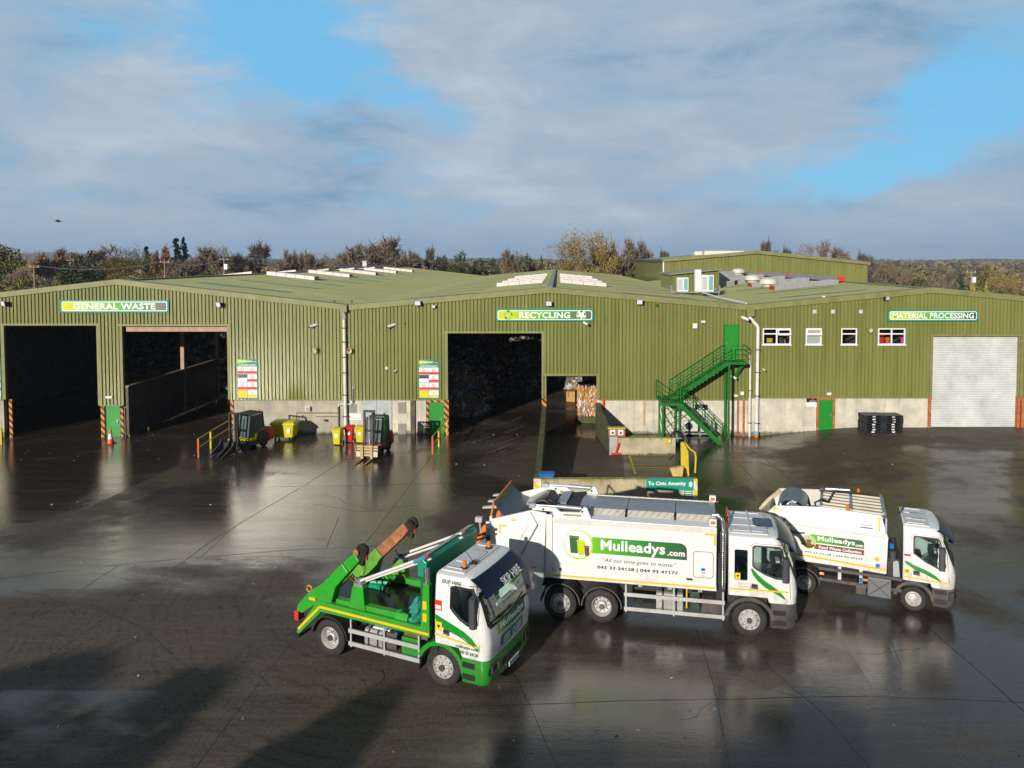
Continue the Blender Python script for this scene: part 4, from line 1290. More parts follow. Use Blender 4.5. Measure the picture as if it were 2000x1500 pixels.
for k, (u, wd) in enumerate(((1590, 'leftmost'), (1626, 'middle'), (1680, 'rightmost'))):
    wallbox('air_vent', '%s of the three small white square vents above the white windows' % wd, 'vent', u - 3.2, u + 3.2, 605, 612, M_white, .08, mat('pale_grille', (.5, .5, .5), .6), group='small square wall vents')
wallbox('bulkhead_light', 'white capped wall lamp left of the stair door', 'lamp', 1352, 1361, 631, 641, mat('cream_lamp', (.7, .66, .5), .4), .18, M_white)
wallbox('bulkhead_light', 'thin white emergency lamp beside the wall lamp left of the stair door', 'lamp', 1369, 1377, 626, 630, M_white, .12)
wallbox('bulkhead_light', 'thin white lamp low on the wall right of the stair post', 'lamp', 1433, 1440, 770, 774, M_white, .12)
wallbox('bulkhead_light', 'brown capped wall lamp near the foot of the white drainpipe wall', 'lamp', 1444, 1452, 763, 771, mat('tan_lamp', (.5, .36, .18), .4), .18, M_white)
wallbox('bulkhead_light', 'white oval lamp above the green door under the windows', 'lamp', 1614, 1622, 766, 771, M_white, .12)
wallbox('bulkhead_light', 'white box lamp on the green clad column above the cone', 'lamp', 209, 222, 773, 777.5, mat('cream_lamp2', (.7, .68, .58), .4), .1)
wallbox('alarm_beacon', 'small red beacon on the wall beside the security camera', 'beacon', 788.5, 791.5, 629, 632.5, M_red, .1)
wallbox('junction_box', 'small green box right of the RECYCLING board near the roof edge', 'box', 1280, 1284, 593, 599, M_stair, .1)
wallbox('sensor_box', 'small white sensor on the wall between the drainpipe and the safety board', 'sensor', 754, 758, 716, 721, M_white, .08)
wallbox('wall_meter', 'white round cornered meter box on the concrete above the yellow dumpster', 'meter', 598, 607, 793, 802, M_white, .2, mat('grey_face', (.3, .3, .3), .5), y=-.01)

# ---------------------------------------------------------------- rainwater pipes
t = thing('drainpipe', 'tall pale drainpipe with olive hopper in the valley between waste and recycling sheds', 'drainpipe', (fx(674), -.10, 0))
MB().box(-.22, .22, -.25, .12, fz(609), fz(595)).build('hopper', M_trim, t)
MB().tube([(-.05, -.1, fz(609)), (.0, -.1, fz(613)), (.05, -.08, fz(618)), (.02, -.08, fz(624))], .13, 10).build('elbow', mat('weathered_elbow', (.36, .34, .26), .6, dirt=.5), t, smooth=True)
MB().tube([(.0, -.09, fz(624)), (.03, -.09, 0)], .105, 12).build('pipe', M_pipe, t, smooth=True)
for v in (640, 667, 697, 727, 770, 812):
    MB().box(-.13, .16, -.22, .08, fz(v) - .03, fz(v) + .03).build('bracket', M_blackp, t)
t = thing('drainpipe', 'white drainpipe bending right from its hopper beside the stair door', 'drainpipe', (fx(1463), -.10, 0))
MB().box(-.24, .24, -.3, .1, fz(617), fz(602)).build('hopper', M_trim, t)
xx = fx(1479) - fx(1463)
MB().tube([(-.03, -.1, fz(617)), (.0, -.1, fz(620)), (xx - .05, -.1, fz(636)), (xx, -.1, fz(641))], .11, 10).build('elbow', M_pipe, t, smooth=True)
MB().tube([(xx, -.1, fz(641)), (xx - .03, -.1, fz(853))], .11, 12).build('pipe', M_pipe, t, smooth=True)
for v in (682, 726, 772, 825):
    MB().box(xx - .15, xx + .13, -.23, .08, fz(v) - .02, fz(v) + .02).build('bracket', M_blackp, t)
t = thing('vent_pipe', 'thinner white pipe ending halfway up the wall left of the bending drainpipe', 'pipe', (fx(1465), -.1, 0))
MB().tube([(0, -.05, -.2), (0, -.05, fz(692))], .07, 10).build('pipe', M_pipe, t, smooth=True)
for v in (762, 825):
    MB().box(-.09, .09, -.14, .08, fz(v) - .02, fz(v) + .02).build('bracket', M_blackp, t)
t = thing('paint_tub', 'blue and orange plastic tub at the foot of the white drainpipe', 'tub', (fx(1476), -.42, -.12))
MB().lathe([(.13, 0), (.15, .2)], (0, 0, 0), 'z', 14).build('lower_body', M_orange, t, smooth=True); MB().lathe([(.151, .2), (.16, .36), (.13, .36), (.12, .3), (0, .3)], (0, 0, 0), 'z', 14).build('upper_body', mat('pale_blue_plastic', (.12, .42, .6), .4), t, smooth=True)
t = thing('cable_pipe', 'grey cable pipe with bent top on the wall right of the drainpipe', 'pipe', (fx(690), -.08, 0))
MB().tube([(.12, -.04, fz(755)), (-.02, -.04, fz(754)), (-.05, -.04, fz(758)), (-.05, -.04, fz(786)), (-.12, -.04, fz(789)), (-.95, -.04, fz(789)), (-1.0, -.04, fz(793)), (-1.0, -.04, fz(835))], .045, 8).build('pipe', M_steel, t, smooth=True)
t = thing('water_pipe', 'thin rusty water pipe along the concrete behind the yellow dumpster', 'pipe', (fx(612), -.06, 0))
MB().tube([(-1.15, 0, fz(825)), (-1.15, 0, fz(806)), (1.6, 0, fz(806)), (1.6, 0, fz(796))], .03, 6).tube([(0.1, 0, fz(813)), (1.5, 0, fz(813))], .022, 6).build('pipe', mat('rusty_pipe', (.18, .10, .06), .7, var=.4), t, smooth=True)
MB().lathe([(.0, -.14), (.08, -.13), (.08, -.10), (0, -.09)], (.75, 0, fz(820)), 'y', 10).tube([(.75, .02, fz(820)), (.75, -.1, fz(820))], .03, 6).build('tap', M_blackp, t)

# ---------------------------------------------------------------- ramp walls
def wall_run(label, pts, th, m, name='concrete_wall', y0c=None):
    """pts: (x, y, top z)"""
    t = MB()
    for (xa, ya, za), (xb, yb_, zb) in zip(pts, pts[1:]):
        d = Vector((xb - xa, yb_ - ya, 0)).normalized(); n = Vector((-d.y, d.x, 0)) * th / 2
        a, b = Vector((xa, ya, 0)), Vector((xb, yb_, 0))
        q = [a - n, b - n, b + n, a + n]; zt = [za, zb, zb, za]
        lo = [(p.x, p.y, -.4) for p in q]; hi = [(p.x, p.y, z) for p, z in zip(q, zt)]
        t.loft([lo, hi])
    o = t.build(name, m)
    tag(o, label, 'wall')
    return o


g1 = onZ(1043, 979); yW = onZ(1200, 980).y
yW = -D + F * H / (978 - 508) / 1.0  # depth of the front wall face
yW = onZ(1360, 979).y
xWl, xWr = onY(1043, 950, yW).x, onY(1361, 950, yW).x
ztop = onY(1200, 936, yW).z
xa, xb = fx(1059), fx(1067)
wall_run('dark mossy low wall running out from between the tall and low doorways', [((xa + xb) / 2, -.12, fz(793)), (xWl + .16, yW + .31, ztop)], .3, M_mossy)
fw_ = wall_run('yellow lichened concrete wall behind the bin lorry carrying the Civic Amenity sign', [(xWl, yW + .15, ztop), (xWr, yW + .15, ztop)], .3, M_wallc)
for nm, u0, u1 in (('striped_end', 1043, 1057), ('striped_end', 1354, 1362)):
    e = MB().box(onY(u0, 950, yW).x - .02, onY(u1, 950, yW).x, yW - .03, yW - .003, -.05, ztop + .03).build('hazard_plate', M_hazy, fw_)
pR = onZ(1190, 888)
wall_run('mossy concrete wall sloping down from the right side of the low doorway', [(fx(1167.5), -.05, fz(786)), (pR.x + .15, pR.y + .25, 1.02)], .26, M_mossy)
pE = onZ(1318, 886)
wall_run('low mossy concrete wall in front of the outdoor air conditioners', [(pR.x + .02, pR.y + .13, .98), (pE.x, pR.y + .13, .95)], .26, M_wallc)
# Civic Amenity sign
cx0, cx1, cz0, cz1 = onY(1262, 945, yW).x, onY(1354, 945, yW).x, onY(1300, 956.5, yW).z, onY(1300, 934, yW).z
t = thing('direction_sign', 'teal sign reading To Civic Amenity with a white arrow on the lichened wall', 'sign', ((cx0 + cx1) / 2, yW - .06, (cz0 + cz1) / 2))
w, h = cx1 - cx0, cz1 - cz0
MB().box(-w / 2, w / 2, 0, .05, -h / 2, h / 2).build('sign_plate', mat('teal_print', (0.01, 0.30, 0.21), 0.4), t)
lettering('To Civic Amenity', M_wtxt, t, (-.13, -.002, .02), w * .80, h * .42, bold=.03)
MB().prism([(w * .405, .10), (w * .44, .10), (w * .44, .17), (w * .485, 0), (w * .44, -.17), (w * .44, -.10), (w * .405, -.10)], 'y', -.008, -.001).build('arrow', M_wtxt, t)
t = thing('direction_sign', 'small green and white sign under the right end of the Civic Amenity sign', 'sign', (onY(1344, 963, yW).x, yW - .05, onY(1344, 963, yW).z))
MB().box(-.22, .22, 0, .045, -.17, .17).build('sign_plate', M_wtxt, t); MB().box(-.2, .2, -.005, -.001, -.15, .15).build('green_panel', mat('teal_print2', (0.01, 0.27, 0.10), 0.4), t)
for k in range(3):
    MB().box(-.15, .15, -.009, -.006, .07 - k * .09, .105 - k * .09).build('printed_line', M_wtxt, t)
# yellow marked pit
pm = MB()
def gline(mb, a, b, w, h=.012):
    a, b = onZ(*a), onZ(*b); d = (b - a).normalized(); n = Vector((-d.y, d.x, 0)) * w / 2
    e = Vector((0, 0, h)); mb.face([a - n + e, b - n + e, b + n + e, a + n + e])
gline(pm, (1229, 890), (1316, 890), .09); gline(pm, (1229, 890), (1241, 926), .1); gline(pm, (1238, 914), (1330, 913.5), .09, .014); gline(pm, (1316, 890), (1332, 926), .06, .016)
pm.build('yellow_bay_marking', mat('worn_yellow_line', (.5, .36, .04), .7, var=.4, vscale=5, dirt=.5), kind='structure', fix=False)
a, b, c, d_ = onZ(1231, 892), onZ(1315, 892), onZ(1323, 912), onZ(1237, 912)
o = MB(); o.face([p + Vector((0, 0, .009)) for p in (d_, c, b, a)]); o = o.build('bay_cover', mat('bay_cover_steel', (.03, .035, .035), .3, .3, var=.4, vscale=2), kind='structure', fix=False)

# yellow container lift arm
pa = onZ(1335, 928); 
t = thing('yellow_lift_frame', 'upright yellow steel frame with bent side tube behind the Civic Amenity sign', 'steel frame', pa)
sc0 = 1.0
MB().prism([(-.14, .55), (.14, .35), (.2, .0), (.28, 0), (.22, 1.3), (-.02, 1.75), (-.16, 1.7)], 'y', -.12, .12).build('main_plate', M_yel, t, bevel=.01)
MB().tube([(.05, .1, 1.7), (.35, .1, 1.35), (.62, .1, 1.15), (.66, .1, .9), (.62, .1, .1)], .05, 8).build('side_tube', M_yel, t, smooth=True)
MB().prism([(-.75, .42), (-.05, .55), (-.1, .02), (-.6, .02)], 'y', -.3, -.05).build('foot_plate', mat('worn_yellow', (.6, .45, .12), .6, dirt=.6), t)
MB().tube([(-.2, .15, .4), (-.45, .5, .9), (-.6, .8, .6)], .035, 6).build('hose', M_blackp, t, smooth=True)
# hose reel heap behind it
pb = onZ(1322, 872)
t = thing('hose_reel', 'black hoses coiled round a wheel at the foot of the green stair tower', 'hose reel', pb)
for k, (r, yy) in enumerate(((.42, 0), (.36, .1), (.30, .02))):
    mb = MB(); mb.tube([(r * math.cos(R(a)), yy, .5 + r * math.sin(R(a)) * 1.1) for a in range(0, 361, 20)], .045, 6, caps=False); mb.build('hose_coil', M_blackp, t, smooth=True, fix=False)
MB().bar((-.3, 0, .5), (.3, 0, .5), .05).bar((0, .1, 0), (0, .1, .95), .06).build('stand', M_steel, t)
MB().tube([(.3, 0, .8), (.5, -.2, .6), (.45, -.3, .2), (.9, -.3, .05)], .03, 6).build('loose_hose', M_blackp, t, smooth=True)
t = thing('yellow_box', 'small yellow box on the right end of the low mossy wall', 'box', (onZ(1308, 862, .95).x, pR.y + .02, .80))
MB().box(-.18, .18, -.12, .0, -.1, .16).build('casing', M_yel, t, bevel=.01); MB().box(.05, .15, -.13, -.121, -.03, .06).build('face', M_wtxt, t)
# orange socket cabinet
pc = onZ(1204, 887)
t = thing('socket_cabinet', 'rusty orange cabinet with two white switches on the corner of the mossy walls', 'electric cabinet', (pc.x, pR.y - .02, 0))
zc = onY(1204, 852, pR.y).z; zc1 = onY(1204, 836, pR.y).z
MB().box(-.48, .48, -.10, .15, zc, zc1).build('casing', mat('rusty_cabinet', (.42, .13, .05), .7, var=.3, dirt=.4), t)
MB().box(-.52, .52, -.16, .18, zc1, zc1 + .05).build('hood', M_yel, t)
for x in (-.24, .22):
    s_ = MB().box(x - .16, x + .16, -.17, -.101, zc + .1, zc1 - .06).build('switch_box', M_white, t, bevel=.02)
    MB().box(x - .06, x + .06, -.19, -.171, zc + .18, zc + .3).build('dial', M_dkgrey, s_)
MB().box(-.42, .05, -.05, .05, .0, zc).build('base_panel', mat('grey_panel', (.4, .4, .38), .6, dirt=.4), t)
MB().tube([(-.05, -.08, .12), (.1, -.12, .7)], .06, 8).build('red_lever', M_red, t)
t = thing('fallen_post', 'short red post lying at the foot of the mossy corner', 'post', onZ(1202, 889)); MB().tube([(-.25, 0, .07), (.25, 0.03, .07)], .07, 8).build('post', M_red, t)

# blue tote
p = onZ(1068, 930) ; yb_ = yW + .55
t = thing('blue_bin', 'blue plastic bin with lid standing behind the left end of the lichened wall', 'bin', (onY(1068, 925, yb_).x, yb_, ztop - .35))
M_blue = mat('blue_plastic', (0.01, 0.14, 0.52), 0.35)
def rr(x, y, z, r=.05):
    return [(px, py, z) for px, py in rrect(-x, x, -y, y, r, 3)]
MB().loft([rr(.29, .2, 0), rr(.34, .25, .42)]).build('body', M_blue, t); MB().loft([rr(.37, .28, .42), rr(.38, .29, .46), rr(.34, .25, .5)]).build('lid', M_blue, t); MB().box(-.2, .2, -.262, -.24, .03, .1).build('label_strip', M_wtxt, t)
MB().box(-.3, .3, -.2, .2, -.35 - (ztop - .35) + .35, -.02).build('stand', M_darkin, t)

# ---------------------------------------------------------------- green stairs
st = thing('fire_stairs', 'green steel outside staircase with two flights up to the first floor door', 'staircase', (0, 0, 0))
zL = 2.52; zU = fz(702)
ya, yb2, yc = -.15, -1.25, -2.75
xL0, xL1 = onY(1289, 790, -2).x, onY(1326, 790, -2).x
xU0, xU1 = fx(1413), onY(1454, 700, -.6).x
def grating(x0, x1, y0, y1, z):
    mb = MB(); mb.box(x0, x1, y0, y0 + .05, z - .16, z); mb.box(x0, x1, y1 - .05, y1, z - .16, z); mb.box(x0, x0 + .05, y0 + .051, y1 - .051, z - .16, z); mb.box(x1 - .05, x1, y0 + .051, y1 - .051, z - .16, z)
    x = x0 + .08
    while x < x1 - .08:
        mb.box(x, x + .03, y0 + .051, y1 - .051, z - .04, z - .01); x += .07
    return mb
grating(xL0, xL1, yc, ya, zL).build('lower_landing', M_stair, st)
grating(xU0 - .05, xU1, yb2, ya, zU).build('upper_landing', M_stair, st)
def flight(x0, z0, x1, z1, y0, y1, n, name):
    mb = MB(); d = Vector((x1 - x0, 0, z1 - z0)).normalized()
    for y in (y0, y1):
        mb.bar((x0, y, z0 - .08), (x1, y, z1 - .08), .05, .26)
    mb.build('stringer', M_stair, st)
    mb = MB()
    for k in range(1, n):
        x = x0 + (x1 - x0) * k / n; z = z0 + (z1 - z0) * k / n
        mb.box(x - .13, x + .13, y0 + .04, y1 - .04, z - .03, z)
    mb.build('tread', M_stair, st)
    for y in (y0, y1):
        mb = MB()
        for hh, r in ((1.0, .028), (.55, .018)):
            mb.tube([(x0, y, z0 + hh), (x1, y, z1 + hh)], r, 6)
        for k in range(0, n + 1, 3):
            x = x0 + (x1 - x0) * k / n; z = z0 + (z1 - z0) * k / n
            mb.tube([(x, y, z), (x, y, z + 1.0)], .022, 6)
        if True:
            mb.tube([(x0, y, z0 + .78), (x1, y, z1 + .78)], .014, 5); mb.tube([(x0, y, z0 + .3), (x1, y, z1 + .3)], .014, 5)
        mb.build('handrail', M_stair, st)
xF = onZ(1413, 874).x
flight(xL1 - .35, zL, xU0, zU, yb2, ya - .05, 15, 'upper')
flight(xF, .05, xL1 - .05, zL, yc, yc + 1.1, 13, 'lower')
def rail(pts, n=3, par=st, m=M_stair, posts=True, hh=(1.02, .7, .38), name='railing', r=.024):
    mb = MB(); pts = [Vector(p) for p in pts]
    for h_ in hh:
        mb.tube([p + Vector((0, 0, h_)) for p in pts], r if h_ == hh[0] else r * .75, 6)
    for p in pts:
        mb.tube([p, p + Vector((0, 0, hh[0]))], r, 6)
    for a, b in zip(pts, pts[1:]):
        k = max(1, round((b - a).length / .9))
        for j in range(1, k):
            q = a.lerp(b, j / k); mb.tube([q, q + Vector((0, 0, hh[0]))], r * .8, 6)
    return mb.build(name, m, par)
rail([(xL1, yc, zL), (xL0, yc, zL), (xL0, ya, zL)]); rail([(xL1 + .02, yb2 + .05, zL), (xL1 + .02, yb2 - .35, zL)])
rail([(xU0 + .2, yb2, zU), (xU1, yb2, zU), (xU1, ya, zU)])
for (x, y) in ((xL0 + .08, yc + .08), (xL1 - .08, yc + .08), (xL0 + .08, -1.1), (xL1 - .08, -1.1)):
    MB().box(x - .05, x + .05, y - .05, y + .05, -.2, zL - .16).build('post', M_stair, st)
for x in (xU0 + .1,):
    for y in (yb2 + .06, ):
        MB().box(x - .06, x + .06, y - .06, y + .06, -.2, zU - .16).build('post', M_stair, st)
MB().box(xU0 + .04, xU0 + .16, ya - .12, ya, -.2, zU - .16).build('post', M_stair, st)
mb = MB()
for z0 in (.1, .9, 1.65):
    mb.bar((xL0 + .1, yc + .05, z0), (xL1 - .1, yc + .05, z0 + .7), .045); mb.bar((xL1 - .1, yc + .05, z0), (xL0 + .1, yc + .05, z0 + .7), .045)
    mb.bar((xL0 + .1, yc + .1, z0), (xL0 + .1, -1.1, z0 + .7), .045)
mb.bar((xL1, -1.1, zL - .2), (xL1 - .1, -1.1, .4), .05)
mb.build('cross_bracing', M_stair, st)
MB().bar((xU1 - .1, -.6, zU - .2), (xU1 - .55, -.1, zU - 1.3), .14, .2).build('bracket', M_stair, st)

# ---------------------------------------------------------------- air conditioners
def condenser(label, loc, rz=0, s=1.0, grp='outdoor air conditioner units'):
    t = thing('air_conditioner', label, 'air conditioner', loc, rz, grp)
    MB().box(-.42 * s, .42 * s, -.16 * s, .16 * s, .1, .1 + .62 * s).build('casing', mat('cream_casing', (.62, .6, .55), .45, dirt=.25), t, bevel=.015)
    mb = MB()
    for r in (.07, .12, .17, .22):
        mb.tube([(-.12 * s + r * s * math.cos(R(a)), -.165 * s, .1 + .31 * s + r * s * math.sin(R(a))) for a in range(0, 361, 24)], .012, 4, caps=False)
    mb.build('fan_grille', M_blackp, t, fix=False)
    MB().lathe([(0.001, 0), (.22 * s, 0), (.22 * s, -.004)], (-.12 * s, -.161 * s, .1 + .31 * s), 'y', 18).build('fan_opening', M_dkgrey, t)
    for x in (-.3, .3):
        MB().box(x * s - .04, x * s + .04, -.18 * s, .18 * s, 0, .1).build('foot', M_blackp, t)
condenser('cream air conditioner unit nearest the green stair tower, standing on a rack', (fx(1348), -.35, .18), s=1.05)
condenser('cream air conditioner unit seen through the lower stair flight', (fx(1381), -.35, .15), s=1.05)
o = MB().box(fx(1334), fx(1395), -.55, -.1, .08, .17).box(fx(1336), fx(1340), -.5, -.15, -.2, .08).box(fx(1364), fx(1368), -.5, -.15, -.2, .08).box(fx(1390), fx(1394), -.5, -.15, -.2, .08).build('condenser_rack', M_steel); tag(o, 'low steel rack under the two air conditioners behind the stairs', 'rack')
rp = Vector((onY(1357, 570, 13).x, 13.0, 8.55))
o = MB().box(rp.x - 2.0, rp.x + 2.0, rp.y - .4, rp.y + .6, rp.z, rp.z + .08).bar((rp.x - 1.9, rp.y - .3, rp.z - .6), (rp.x - 1.9, rp.y - .3, rp.z), .08).bar((rp.x + 1.9, rp.y - .3, rp.z - .6), (rp.x + 1.9, rp.y - .3, rp.z), .08).box(rp.x - 2, rp.x - 1.9, rp.y - .4, rp.y + .6, rp.z + .08, rp.z + .6).box(rp.x + 1.9, rp.x + 2, rp.y - .4, rp.y + .6, rp.z + .08, rp.z + .6).build('roof_platform', M_steel); tag(o, 'grey steel platform in the roof valley carrying two air conditioners', 'platform')
for (u, wd, hh, lb) in ((1333, .9, 1.15, 'lower white roof air conditioner on the left of the platform'), (1381, 1.0, 1.35, 'taller white roof air conditioner on the right of the platform')):
    x = onY(u, 560, 13).x
    t = thing('roof_air_conditioner', lb, 'air conditioner', (x, 13.1, rp.z + .083), 0, 'roof air conditioners')
    MB().box(-wd / 2, wd / 2, -.35, .35, 0, hh).build('casing', M_white, t, bevel=.02)
    MB().box(wd * .1, wd * .42, -.36, -.351, .12, hh - .1).build('side_grille', mat('teal_grille', (.15, .4, .42), .5), t)
    MB().box(-wd * .45, -wd * .05, -.36, -.351, .15, hh - .15).build('fan_grille', mat('light_grille', (.5, .5, .5), .5), t)
    if u == 1381:
        MB().box(-wd / 2 - .5, -wd / 2 - .02, -.3, .3, 0, hh + .45).build('rear_casing', M_white, t, bevel=.02)
t = thing('valley_pipe', 'pale pipe running down the roof valley from the roof air conditioners', 'pipe', (0, 0, 0))
MB().tube([(xV2 - .1, .3, 8.42), (xV2 - .6, 6, 8.5), (rp.x + .3, 12.5, 8.65)], .055, 8).build('pipe', M_pipe, t, smooth=True)
# roof cowls
for k, (u, v, yy) in enumerate(((1501, 559, 17.0), (1470, 551, 26.0), (1442, 536, 43.0))):
    p = onY(u, v, yy); lb = ('nearest', 'middle', 'farthest')[k]
    t = thing('roof_cowl', '%s of the three pale mushroom shaped roof cowls' % lb, 'roof vent', (p.x, yy, p.z - .15), 0, 'mushroom roof cowls')
    MB().box(-.55, .55, -.5, .5, -.5, .12).build('base', M_steel, t); MB().lathe([(.5, .12), (.55, .3), (.8, .35), (.8, .5), (.7, .75), (.4, .9), (0, .92)], (0, 0, 0), 'z', 18).build('cowl', mat('cream_cowl', (.62, .6, .52), .5, dirt=.2), t, smooth=True)
for (u, v, lb) in ((1733, 583, 'thin white aerial on the roof edge over the white windows'), ):
    t = thing('roof_aerial', lb, 'aerial', (fx(1611), .3, fz(592))); MB().tube([(0, 0, -.3), (0, 0, .35)], .025, 6).build('mast', M_white, t); MB().box(-.08, .08, -.08, .08, .35, .45).build('head', M_white, t)
for (u, lb) in ((655, 'small black gull spike on the roof edge left of the valley'), (689, 'small black gull spike on the roof edge right of the valley')):
    t = thing('bird_scarer', lb, 'bird scarer', (fx(u), -.1, fz(600) + .1), 0, 'bird scarers by the valley'); MB().tube([(0, 0, 0), (0, 0, .28)], .02, 6).build('mast', M_blackp, t); MB().box(-.07, .07, -.05, .05, .26, .34).build('head', M_blackp, t)

# ---------------------------------------------------------------- bins
M_yb = mat('yellow_bin_plastic', (0.62, 0.56, 0.01), 0.38, var=.05, dirt=.15)
M_rb = mat('red_bin_plastic', (0.60, 0.015, 0.01), 0.38)
def rrl(x0, x1, y0, y1, z, r=.05):
    return [(px, py, z) for px, py in rrect(x0, x1, y0, y1, r, 3)]
def wheelie(label, u, v, m, rz=0, s=1.0):
    p = onZ(u, v); p.z = gz(p.x, p.y)
    t = thing('wheelie_bin', label, 'bin', p, R(rz), 'wheelie bins by the drainpipe')
    MB().loft([rrl(-.20, .20, -.20, .20, .06), rrl(-.26, .26, -.27, .27, .82), rrl(-.29, .29, -.30, .30, .84), rrl(-.29, .29, -.30, .30, .90)]).build('body', m, t)
    MB().loft([rrl(-.30, .30, -.33, .30, .905), rrl(-.31, .31, -.34, .31, .95), rrl(-.24, .24, -.22, .25, 1.03)]).build('lid', m, t)
    MB().tube([(-.25, .34, .93), (.25, .34, .93)], .02, 6).build('handle', m, t)
    for x in (-.27, .27):
        MB().tube([(x - .03, .22, .1), (x + .03, .22, .1)], .1, 12).build('wheel', M_blackp, t)
    MB().box(-.09, .09, -.275, -.262, .5, .7).build('sticker', M_wtxt, t)
wheelie('yellow wheelie bin left of the red one', 660, 868, M_yb, -6); wheelie('red wheelie bin between two yellow ones', 683, 863, M_rb, 3); wheelie('yellow wheelie bin between the red one and the forklift', 704, 864, M_yb, 2)
p = onZ(553, 860); p.y += .35
t = thing('four_wheel_bin', 'large yellow four wheeled waste bin against the concrete plinth', 'bin', (p.x, p.y, gz(p.x, p.y)), R(0))
MB().loft([rrl(-.62, .62, -.42, .42, .2, .08), rrl(-.72, .72, -.52, .52, .98, .08)]).build('body', M_yb, t)
MB().box(-.78, .78, -.57, .57, .98, 1.06).build('rim', M_yb, t, bevel=.02)
MB().loft([rrl(-.76, .76, -.55, .55, 1.063, .06), rrl(-.74, .74, -.50, .5, 1.14, .06), rrl(-.6, .6, -.2, .3, 1.2, .06)]).build('lid', mat('green_tinted_yellow', (.5, .48, .02), .4), t)
for x in (-.5, .5):
    for y in (-.3, .3):
        MB().tube([(x - .03, y, .09), (x + .03, y, .09)], .09, 12).box(x - .04, x + .04, y - .03, y + .03, .1, .2).build('castor', M_blackp, t)
MB().box(.3, .5, -.545, -.50, .5, .75).build('sticker', M_wtxt, t)

# traffic cone
M_cone = mat('cone_orange', (0.85, 0.10, 0.02), 0.45); M_conew = mat('cone_white', (0.8, 0.8, 0.78), 0.4)
p = onZ(216, 863)
t = thing('traffic_cone', 'orange and white traffic cone in front of the small green door', 'cone', (p.x, p.y, gz(p.x, p.y)))
MB().box(-.24, .24, -.24, .24, 0, .05).build('base', mat('cone_base', (.12, .07, .04), .7), t, bevel=.02)
MB().lathe([(.19, .05), (.14, .3)], (0, 0, 0), 'z', 18).lathe([(.085, .62), (.035, .95), (0.001, .96)], (0, 0, 0), 'z', 18).build('cone', M_cone, t, smooth=True); MB().lathe([(.141, .3), (.086, .62)], (0, 0, 0), 'z', 18).build('white_band', M_conew, t, smooth=True)

# railings
def yrail(label, pts, hh=1.0, m=M_yel, first=None, sag=None):
    t = thing('yellow_railing', label, 'railing', (0, 0, 0), 0, 'yellow hand railings')
    P = [Vector(p) for p in pts]; 
    for q in P:
        q.z = gz(q.x, q.y) if q.z == 0 else q.z
    for k, q in enumerate(P):
        MB().box(q.x - .045, q.x + .045, q.y - .045, q.y + .045, q.z - .1, q.z + hh + .02).build('post', (first if (k == 0 and first) else m), t)
    mb = MB(); 
    for a, b in zip(P, P[1:]):
        mb.tube([a + Vector((0, 0, hh)), b + Vector((0, 0, hh))], .035, 8)
    mb.build('top_rail', m, t)
    mb = MB()
    for a, b in zip(P, P[1:]):
        mb.tube([a + Vector((0, 0, hh * .52)), b + Vector((0, 0, hh * .52))], .03, 8)
    mb.build('mid_rail', m, t)
    return t
M_rpost = mat('orange_post', (.62, .12, .02), .6, dirt=.4)
a = onZ(388, 893); b = onZ(412, 876); c = onZ(450, 852)
yrail('yellow railing left of the forklift with grab claws, at the second open doorway', [a, b, c], 1.05, first=M_rpost)
a = onZ(845, 888); b = onZ(857, 873); c = onZ(873, 850)
yrail('short yellow railing before the green door and the tall central doorway', [a, b, c], 1.05, first=M_rpost)
a = onZ(253, 848); b = onZ(268, 838); c = onZ(289, 822); 
yrail('old yellow railing inside the second open doorway beside the push wall', [a, b, c, c + Vector((1.8, 3.2, 0))], 1.0, mat('dirty_yellow', (.28, .25, .03), .7, var=.4))
a = onZ(-6, 866); b = onZ(3, 862)
yrail('yellow railing end at the left edge of the picture', [a + Vector((-.8, 0, 0)), b], 1.0)
a = onZ(1172, 862)
# ---------------------------------------------------------------- inside the sheds
M_push = mat('steel_push_wall', (0.09, 0.075, 0.065), 0.6, 0.3, var=.4, vscale=1.2, dirt=.6, dirtc=(.12, .06, .04))
a, b = onZ(250, 850), onZ(425, 778)
t = thing('push_wall', 'dark steel push wall running back inside the second open doorway', 'wall', (0, 0, 0))
MB().bar((a.x, a.y, 1.55), (b.x, b.y, 1.6), .16, 3.1).build('panel', M_push, t); MB().bar((a.x, a.y, 3.14), (b.x, b.y, 3.19), .22, .08).build('capping', mat('tan_edge', (.32, .2, .1), .6), t)
for u in (337, 419):
    k = (u - 250) / 175 * .93; q = a.lerp(b, {337: .55, 419: .985}[u])
    MB().box(q.x - .13, q.x + .13, q.y + .12, q.y + .38, 0, 8.0).build('column', mat('tan_column', (.40, .27, .18), .6, dirt=.3), t)


M_heap = bpy.data.materials.new('heaped_refuse'); M_heap.use_nodes = True
_nt = M_heap.node_tree; _nt.nodes.clear(); _g = NG(_nt)
_pos = _g.n('ShaderNodeNewGeometry').outputs['Position']
_v = _g.n('ShaderNodeTexVoronoi', {'Vector': _g.n('ShaderNodeVectorMath', {0: _pos, 1: _g.noise(_pos, 3, 3, .6, 0, 'Color')}, operation='ADD').outputs[0], 'Scale': 4.0})
_s = _g.n('ShaderNodeSeparateColor', {0: _v.outputs['Color']})
_c = _g.ramp(_s.outputs[0], [(0, (.05, .045, .04)), (.3, (.12, .10, .08)), (.45, (.25, .22, .2)), (.6, (.10, .12, .16)), (.72, (.3, .06, .05)), (.78, (.06, .16, .09)), (.84, (.5, .5, .5)), (.94, (.15, .08, .04))], 'CONSTANT')
_b = _g.n('ShaderNodeBsdfPrincipled', {'Base Color': _c, 'Roughness': .6}); _g.n('ShaderNodeOutputMaterial', {0: _b.outputs[0]})
